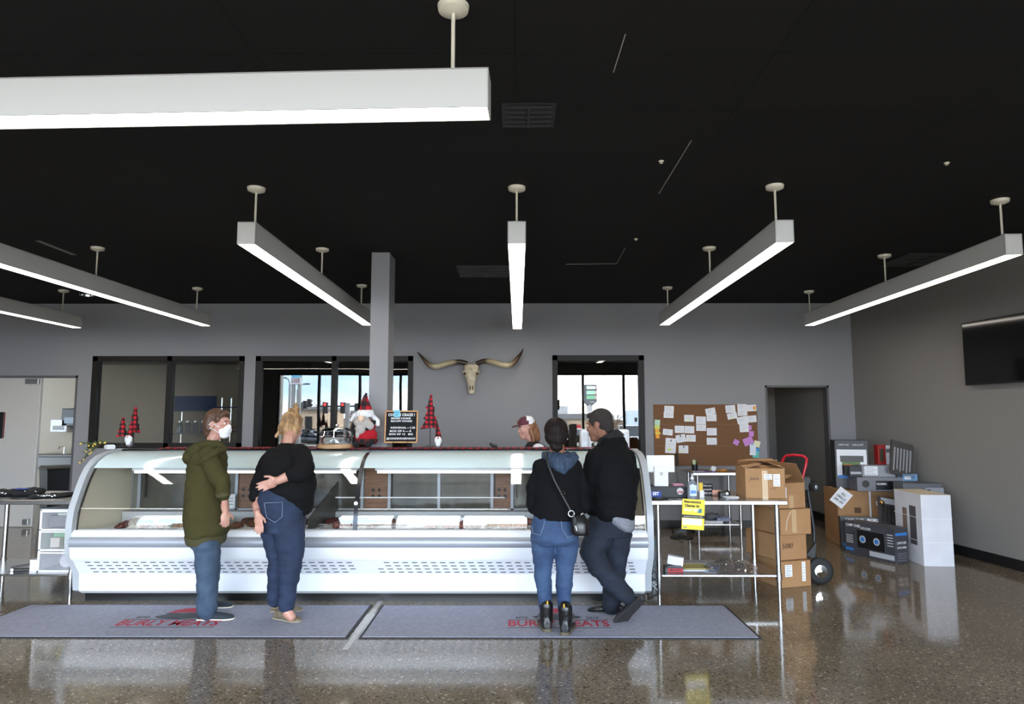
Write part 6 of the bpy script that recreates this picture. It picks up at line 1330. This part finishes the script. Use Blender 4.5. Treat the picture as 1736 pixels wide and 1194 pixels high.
blob(cl, 'collar', M('black_jacket_collar', (12, 12, 14), .8), r, .008, 3)
def tl(u0, v0, u1, v1, hd): a_, b_ = q(u0, v0, -.01), q(u1, v1, -.01); return ((a_ + b_) / 2, (b_ - a_) / 2, Vector((0, hd, 0)))
sh = MB().loft([tl(1010, 862, 1076, 880, .17), tl(1013, 869, 1076, 888, .182), tl(1024, 880, 1075, 896, .18), tl(1042, 892, 1070, 902, .15)], 30).loft([ringpx(874, 1012, 1074, Y4 - .01, .165), ringpx(884, 1022, 1074, Y4 - .01, .17), ringpx(892, 1036, 1073, Y4 - .01, .165), ringpx(898, 1050, 1069, Y4 - .01, .15)], 30)
blob(sh, 'tee_shirt', M('heather_grey', (136, 138, 146), .9, vary=(90, (110, 112, 120))), r, .008, 2, [(.005, (10, 10, 20))])
j = MB()
j.loft([ringpx(872, 1000, 1070, Y4, .15), ringpx(890, 996, 1071, Y4, .165), ringpx(908, 994, 1070, Y4, .165)])
j.limb([(q(1020, 900, -.04), .12), (q(1004, 936, -.08), .105), (q(1016, 962, -.12), .088), (q(1040, 988, -.14), .08), (q(1062, 1010, -.13), .072)])
j.limb([(q(1046, 905, .05), .12), (q(1044, 950, .06), .1), (q(1040, 990, .08), .085), (q(1036, 1026, .1), .078)])
blob(j, 'jeans', M('indigo_denim', (15, 21, 33), .85, vary=(6, (25, 33, 48)), bump=(180, .25)), r, .009, 3, [(.013, (6, 6, 14)), (.006, (16, 16, 34))])
mBSH = M('black_shoe_leather', (24, 23, 24), .35)
g0 = G(1046, 1044); shoe(r, (g0.x + .06, g0.y + .06, 0), rad(90 - 10), .29, (mBSH, mBLACK))
hl = q(1088, 1018, -.14); tp_ = q(1054, 1052, -.16); tp_.z = .02
d = (tp_ - hl).normalized(); upv = Vector((-.85, .25, -.55)); upv = (upv - d * upv.dot(d)).normalized(); sx_ = d.cross(upv)
shoe(r, hl, 0, .29, (mBSH, M('dark_sole', (40, 38, 38), .5)), roll=Matrix((sx_, d, upv)).transposed())
tuck(r)
# ---- person 5: worker behind the case
Y5 = 7.55
r = thing('person', 'person in maroon and white cap and black vest working behind the case', 'person', (P(903, 800, Y5).x, Y5, 0))
q = lambda u, v, d=0: P(u, v, Y5 + d)
H, R_ = head_frame(q(893, 727), (-1, -.35, 0), rad(-8))
b = MB(); add_head(b, H, R_, 1.0)
b.limb([(q(897, 738), .045), (q(902, 752), .05), (q(905, 764), .09)])
b.loft([ringpx(762, 886, 926, Y5, .08), ringpx(785, 884, 930, Y5, .13), ringpx(830, 886, 926, Y5, .12), ringpx(865, 884, 928, Y5, .13)])
for d_ in (-.08, .08): b.limb([(Vector((r.location.x + .05, Y5 + d_, .9)), .085), (Vector((r.location.x + .05, Y5 + d_, .47)), .055), (Vector((r.location.x + .05, Y5 + d_, .06)), .036)])
for d_ in (-.19, .19):
    b.limb([(q(905, 764, d_), .045), (q(908, 805, d_ * 1.2), .04), (q(892, 822, d_ * .8), .028)]); hand(b, q(890, 822, d_ * .8), (-1, 0, .1), (0, 0, -1), (0, -d_, .2), .95, .5)
blob(b, 'body', M('pale_skin_worker', (206, 152, 134), .5), r, .0068, 3); face_parts(r, H, R_, 1.0)
hb = MB(); e = lambda c, rr: hb.ell(H(*c), rr, R_, 20, 14)
e((0, -.03, .03), (.082, .085, .075))
for k in (-1, 1): hb.limb([(H(k * .068, -.01, .0), .022), (H(k * .075, -.03, -.07), .026), (H(k * .075, -.03, -.14), .024), (H(k * .07, -.03, -.2), .01)])
hb.limb([(H(0, -.08, -.02), .06), (H(0, -.09, -.1), .055), (H(0, -.09, -.17), .03)])
blob(hb, 'hair', mHAIRW, r, .006, 1, [(.006, (30, 30, 8)), (.003, (70, 70, 16))])
mMAR = M('maroon_twill', (92, 42, 52), .8)
cp = MB(); cp.loft([(H(0, -.0, .048), R_ @ Vector((.088, 0, 0)), R_ @ Vector((0, .098, 0))), (H(0, -.005, .09), R_ @ Vector((.083, 0, 0)), R_ @ Vector((0, .092, 0))), (H(0, -.008, .125), R_ @ Vector((.06, 0, 0)), R_ @ Vector((0, .066, 0))), (H(0, -.01, .138), R_ @ Vector((.02, 0, 0)), R_ @ Vector((0, .02, 0)))], 28)
me_ = [i for i, f in enumerate(cp.f)]; loc = [R_.inverted() @ (sum((cp.v[i] for i in f), Vector()) / len(f) - H(0, 0, 0)) for f in cp.f]
cp.mi = [0 if l_.y > .005 else 1 for l_ in loc]
cp.build('cap', [mMAR, M('white_mesh', (226, 226, 228), .8)], r, world=True, smooth=True)
MB().loft([(H(0, .07, .052), R_ @ Vector((.07, 0, 0)), R_ @ Vector((0, .01, .006))), (H(0, .11, .05), R_ @ Vector((.066, 0, 0)), R_ @ Vector((0, .01, .006))), (H(0, .15, .042), R_ @ Vector((.045, 0, 0)), R_ @ Vector((0, .008, .005))), (H(0, .165, .038), R_ @ Vector((.02, 0, 0)), R_ @ Vector((0, .004, .004)))], 20).build('cap_visor', mMAR, r, world=True, smooth=True)
MB().ell(H(.05, .075, .085), (.02, .012, .018), R_).build('cap_patch', M('tan_patch', (150, 120, 84), .8), r, world=True, smooth=True)
vt = MB().loft([ringpx(748, 898, 912, Y5, .07), ringpx(754, 892, 922, Y5, .13), ringpx(768, 884, 932, Y5, .17), ringpx(800, 882, 934, Y5, .18), ringpx(850, 882, 934, Y5, .17)])
blob(vt, 'vest', M('black_fleece_vest', (24, 24, 26), .9), r, .009, 3, [(.008, (8, 8, 12))])
for d_ in (-.19, .19): blob(MB().limb([(q(913, 764, d_), .075), (q(914, 785, d_ * 1.15), .068), (q(912, 808, d_ * 1.2), .06), (q(896, 820, d_ * .9), .045)]), 'sleeve', M('white_shirt', (216, 214, 218), .85), r, .009, 3, [(.008, (10, 10, 16))])
tr = MB().loft([ringpx(845, 884, 930, Y5, .15), ringpx(875, 884, 932, Y5, .16)])
for d_ in (-.08, .08): x_ = r.location.x + .05; tr.limb([(Vector((x_, Y5 + d_, .86)), .1), (Vector((x_, Y5 + d_, .47)), .075), (Vector((x_, Y5 + d_, .09)), .06)])
blob(tr, 'trousers', M('dark_trousers', (34, 36, 44), .9), r, .011, 3)
for d_ in (-.08, .08): shoe(r, (r.location.x + .13, Y5 + d_, 0), rad(90), .26, (mBSH, mBLACK))
tuck(r)
# ------------------------------------------------------------------ street behind the camera (seen reflected in the back windows)
def V(u, v, D): 
    """point whose mirror image in the back glass appears at (u, v); D = distance from camera of that image"""
    p = P(u, v, D); return Vector((p.x, 2 * (YB + .05) - D, p.z))
GR = -.9
mb = MB().add([(-70, YF - .15, 0), (70, YF - .15, 0), (70, -6, -.1), (-70, -6, -.1), (70, -16, GR), (-70, -16, GR), (90, -110, GR), (-90, -110, GR)], [(0, 3, 2, 1), (3, 5, 4, 2), (5, 7, 6, 4)])
struct(mb.build('ground', M('parking_lot_concrete', (150, 146, 140), .9, vary=(.3, (132, 130, 126)))))
mCON = M('tan_masonry', (176, 158, 138), .85); mRDOOR = M('red_roll_door', (170, 50, 56), .7); mGRYM = M('pylon_grey', (120, 122, 124), .6); mCARW = M('white_car_paint', (232, 234, 238), .25, coat=.5); mCARG = M('car_glass', (40, 48, 56), .1); mDK = M('signal_black', (18, 18, 19), .5)
a, b = V(938, 752, 66), V(1000, 701, 66)
r = thing('strip_building', 'tan commercial building with red roll doors seen in the right window', 'building', (a.x, a.y, GR))
w_ = b.x - a.x; h_ = b.z - GR
MB().bb(-6, w_, -8, 0, 0, h_).build('wall', mCON, r); MB().bb(-6.1, w_ + .1, -8, .15, h_ - .5, h_).build('parapet', mGRYM, r); MB().bb(.2, 1.6, -5, -3, h_, h_ + .8).build('roof_unit', M('roof_unit_white', (200, 204, 208), .6), r)
for x0, x1 in ((.2, .9), (1.5, 2.7)): MB().bb(x0, x1, 0, .08, .3, h_ * .62).build('roll_door', mRDOOR, r)
MB().bb(-.5, 1.3, 0, .5, h_ * .66, h_ * .76).build('canopy', mGRYM, r)
def car(x, y, yaw, label, long=4.6, hh=1.7, col=None):
    r = thing('parked_car', label, 'car', (x, y, GR if y < -16 else -.1 - (.8) * min(1, max(0, (-6 - y) / 10))), (0, 0, yaw), 'white cars parked outside'); L_ = long / 2; m_ = col or mCARW
    MB().loft([((-L_, 0, .62), (0, .75, 0), (0, 0, .22)), ((-L_ + .1, 0, .65), (0, .88, 0), (0, 0, .34)), ((-.5, 0, .66), (0, .92, 0), (0, 0, .36)), ((L_ - .9, 0, .64), (0, .9, 0), (0, 0, .34)), ((L_ - .05, 0, .56), (0, .78, 0), (0, 0, .24)), ((L_, 0, .55), (0, .6, 0), (0, 0, .15))], 20).build('car_body', m_, r, smooth=True)
    MB().add([(-L_ + .25, -.8, .95), (L_ - 1.2, -.8, .95), (L_ - 1.2, .8, .95), (-L_ + .25, .8, .95), (-L_ + .5, -.66, hh), (L_ - 2, -.66, hh), (L_ - 2, .66, hh), (-L_ + .5, .66, hh)], [(0, 1, 5, 4), (1, 2, 6, 5), (2, 3, 7, 6), (3, 0, 4, 7), (4, 5, 6, 7), (3, 2, 1, 0)]).build('cabin_glass', mCARG, r, bevel=.05)
    MB().bb(-L_ + .48, L_ - 1.98, -.68, .68, hh - .03, hh + .03).bb(-L_ + .9, -L_ + 1.0, -.78, .78, .95, hh).build('roof', m_, r, bevel=.03)
    for xx in (-L_ + .8, L_ - .85):
        for yy in (-.82, .82): w2 = MB().cyl((xx, yy - .1, .33), (xx, yy + .1, .33), .33, n=20).build('wheel', mRUB, r); MB().cyl((xx, yy - .11, .33), (xx, yy + .11, .33), .18, n=14).build('hub_cap', mSILV, w2)
p = V(978, 740, 58); car(p.x, p.y, rad(80), 'white car seen in right window left of the man\'s head', hh=1.5)
p = V(1069, 745, 58); car(p.x, p.y, rad(86), 'white sport utility vehicle seen right of the man\'s head in window', hh=1.85)
p = V(523, 738, 60); car(p.x, p.y, rad(10), 'dark car seen in middle window beyond the blonde bun', hh=1.45, col=M('dark_car_paint', (60, 66, 74), .25))
p = V(556, 738, 66); car(p.x, p.y, rad(160), 'silver car seen in the middle window beside the cake dome', hh=1.45, col=mSILV)
a, b = V(1062, 728, 66), V(1100, 695, 66)
r = thing('box_trailer', 'pale blue white box trailer with dark emblem, seen in right window', 'trailer', (a.x, a.y, GR))
h_ = b.z - GR; MB().bb(0, 7, -2.4, 0, .8, h_).build('box', M('pale_blue_trailer', (196, 214, 226), .5), r); MB().bb(.8, 1.05, .0, .01, h_ - 1.1, h_ - .7).prism([(.55 + .25 * 0 + .35, h_ - 1.25), (1.05, h_ - .9), (.9, h_ - .55), (.75, h_ - .9)], .02, Matrix.Translation((.9, .01, 0))).build('emblem', mDK, r)
for x in (1, 2.2, 5.5): MB().cyl((x, -2.4, .45), (x, 0, .45), .45, n=20).build('wheel', mRUB, r)
# mid window: pylon sign, lamps, signals
r = thing('pylon_sign', 'tall two post sign with blue panel seen in the middle window', 'sign', (V(502, 700, 45).x, V(502, 700, 45).y, GR))
for u in (497, 507.5): x = V(u, 700, 45).x - r.location.x; MB().bb(x - .09, x + .09, -.15, .15, 0, 6.2).build('post', mGRYM, r)
z0 = V(502, 650, 45).z - GR; MB().bb(-.3, .3, -.2, .2, z0 + .35, z0 + 1.6).build('blue_panel', M('sign_blue', (90, 170, 210), .5), r); MB().bb(-.32, .32, -.2, .2, z0 - .1, z0 + .33).build('white_panel', M('sign_grey_white', (170, 170, 178), .5), r); text('BIG', .3, (0, .21, z0 + .12), (pi / 2, 0, pi), M('sign_red_text', (90, 40, 50), .5), r, width=.5)
for (u, D, v0, dxs, lab) in ((492.5, 50, 641, -1, 'tall street lamp left of the pylon sign'), (506, 62, 652, 1, 'farther street lamp with arm right of the pylon sign')):
    p = V(u, v0, D); r = thing('street_lamp', lab, 'street lamp', (p.x, p.y, GR)); h_ = p.z - GR
    MB().tube([(0, 0, 0), (0, 0, h_ - .5)], .09, 8).tube([(0, 0, h_ - .5), (dxs * .15, 0, h_ - .1), (dxs * .6, 0, h_), (dxs * (1.0 if dxs > 0 else .3) , 0, h_)], .05, 6).build('pole', mGRYM, r)
    MB().ell((dxs * .4 * 2, 0, h_), (.3, .12, .07)).build('lamp_head', mDK, r)
def signal(u0, v0, D, lab, lit):
    p = V(u0, v0, D); r = thing('traffic_signal', lab, 'traffic light', p, group='traffic signals seen in the middle window'); s = D / 60 * (.8 if lit else .55)
    MB().bb(-.26 * s, .26 * s, -.15, .15, -.6 * s, .6 * s).build('housing', mDK, r)
    for k, c_ in enumerate(('red', 'amber', 'green')): MB().cyl((0, .15, (.38 - .38 * k) * s), (0, .2, (.38 - .38 * k) * s), .14 * s, n=14).build(c_ + '_lens', M('lens_red_lit', (255, 40, 40), .5, emit=22) if (k == 0 and lit) else M('lens_dark', (30, 30, 30), .4), r)
for (u, v, D, lab, lit) in ((551, 691, 60, 'left hanging traffic signal with red lens lit', 1), (581.5, 691, 55, 'right hanging traffic signal with red lens lit', 1), (511, 688, 49, 'leftmost dark traffic signal of three on the mast arm', 0), (518, 686, 50.5, 'middle dark traffic signal of three on mast arm', 0), (525, 683, 52, 'rightmost dark traffic signal of three on the mast arm', 0), (605, 690, 46, 'dark traffic signal beside the plush gnome hat', 0)): signal(u, v, D, lab, lit)
a, b, c = V(500, 692, 50.3), V(530, 686, 50.3), V(500, 745, 50.3)
r = thing('signal_mast', 'dark mast arm carrying three traffic signals, seen in the middle window', 'mast', (a.x, a.y, GR)); o_ = r.location
MB().tube([(0, 0, 0), a - o_, b - o_], .08, 8).build('arm', mDK, r)
a, b = V(540, 688, 60.5), V(640, 688, 60.5); r = thing('span_mast', 'long thin mast arm holding the red traffic signals', 'mast', (b.x, b.y, GR)); o_ = r.location
MB().tube([a - o_, b - o_, (0, 0, 0)], .07, 8).build('arm', mDK, r)
a, b = V(586, 715, 35), V(593, 683, 35); tag(MB().bb(a.x, b.x, a.y - .1, a.y + .1, GR, b.z).build('grey_pylon', mGRYM, at=(a.x, a.y, GR)), 'plain grey pylon sign seen left of the plush gnome', 'sign')
a, b = V(608, 700, 33), V(612, 640, 33); tag(MB().bb(a.x, b.x, a.y - .1, a.y + .1, GR, 6.5).build('utility_pole', mDK, at=(a.x, a.y, GR)), 'dark utility pole seen in window above plush gnome', 'pole')
a, b = V(507, 745, 66), V(548, 694, 66)
r = thing('low_building', 'low beige building seen in the middle window behind the signals', 'building', (a.x, a.y, GR)); h_ = b.z - GR
MB().bb(0, b.x - a.x, -8, 0, 0, h_).build('wall', mCON, r); MB().bb(-.2, b.x - a.x + .2, -8, .3, h_, h_ + .25).build('roof', mGRYM, r); MB().bb(.6, 1.2, 0, .1, .2, 2.6).build('door', mDK, r)
# bare trees and bushes
mBARK = M('bare_bark', (104, 88, 78), .9); mLEAF = M('evergreen_leaf', (60, 72, 48), .9, bump=(3, 1))
random.seed(12)
tr = 0
for (u, D, vt, lab) in ((532, 80, 676, 'leafless tree above the low beige building'), (545, 84, 684, 'leafless tree right of the low beige building'), (560, 75, 690, 'leafless tree between the red signals'), (600, 70, 694, 'small leafless tree near the utility pole'), (622, 68, 690, 'small leafless tree behind the plush gnome'), (1040, 80, 700, 'leafless tree seen right of the scale display')):
    p = V(u, vt, D); h_ = p.z - GR; r = thing('bare_tree', lab, 'tree', (p.x, p.y, GR), group='leafless trees outside'); mb = MB()
    def br_(a, d, L_, k):
        b = a + d * L_; mb.tube([a, b], [L_ * .05, L_ * .03], 5)
        if k:
            for _ in range(4): br_(b if _ else a.lerp(b, .6), (d + Vector((random.uniform(-.7, .7), random.uniform(-.4, .4), random.uniform(-.1, .5)))).normalized(), L_ * .62, k - 1)
    br_(Vector((0, 0, 0)), Vector((0, 0, 1)), h_ * .42, 4); mb.build('branches', mBARK, r)
for (u, D, vt, wd, lab) in ((478, 34, 705, 1.2, 'dark evergreen shrub at the left of the middle window'), (570, 96, 706, 14, 'distant hedge of bushes under the red signals'), (1035, 96, 706, 16, 'distant hedge seen right of the man'), (640, 98, 706, 12, 'distant hedge right of the utility pole')):
    p = V(u, vt, D); h_ = p.z - GR; r = thing('shrub', lab, 'shrub', (p.x, p.y, GR)); mb = MB()
    for k in range(14): mb.ell((random.uniform(-.5, .5) * wd, random.uniform(-.3, .3), h_ * random.uniform(.3, .6)), (wd * .12 + .3, .6, h_ * random.uniform(.3, .42)), None, 10, 7)
    blob(mb, 'foliage', mLEAF if wd < 2 else M('winter_brush', (112, 98, 84), .9), r, .14, 1, [(.12, (3, 3, 3))], world=False)
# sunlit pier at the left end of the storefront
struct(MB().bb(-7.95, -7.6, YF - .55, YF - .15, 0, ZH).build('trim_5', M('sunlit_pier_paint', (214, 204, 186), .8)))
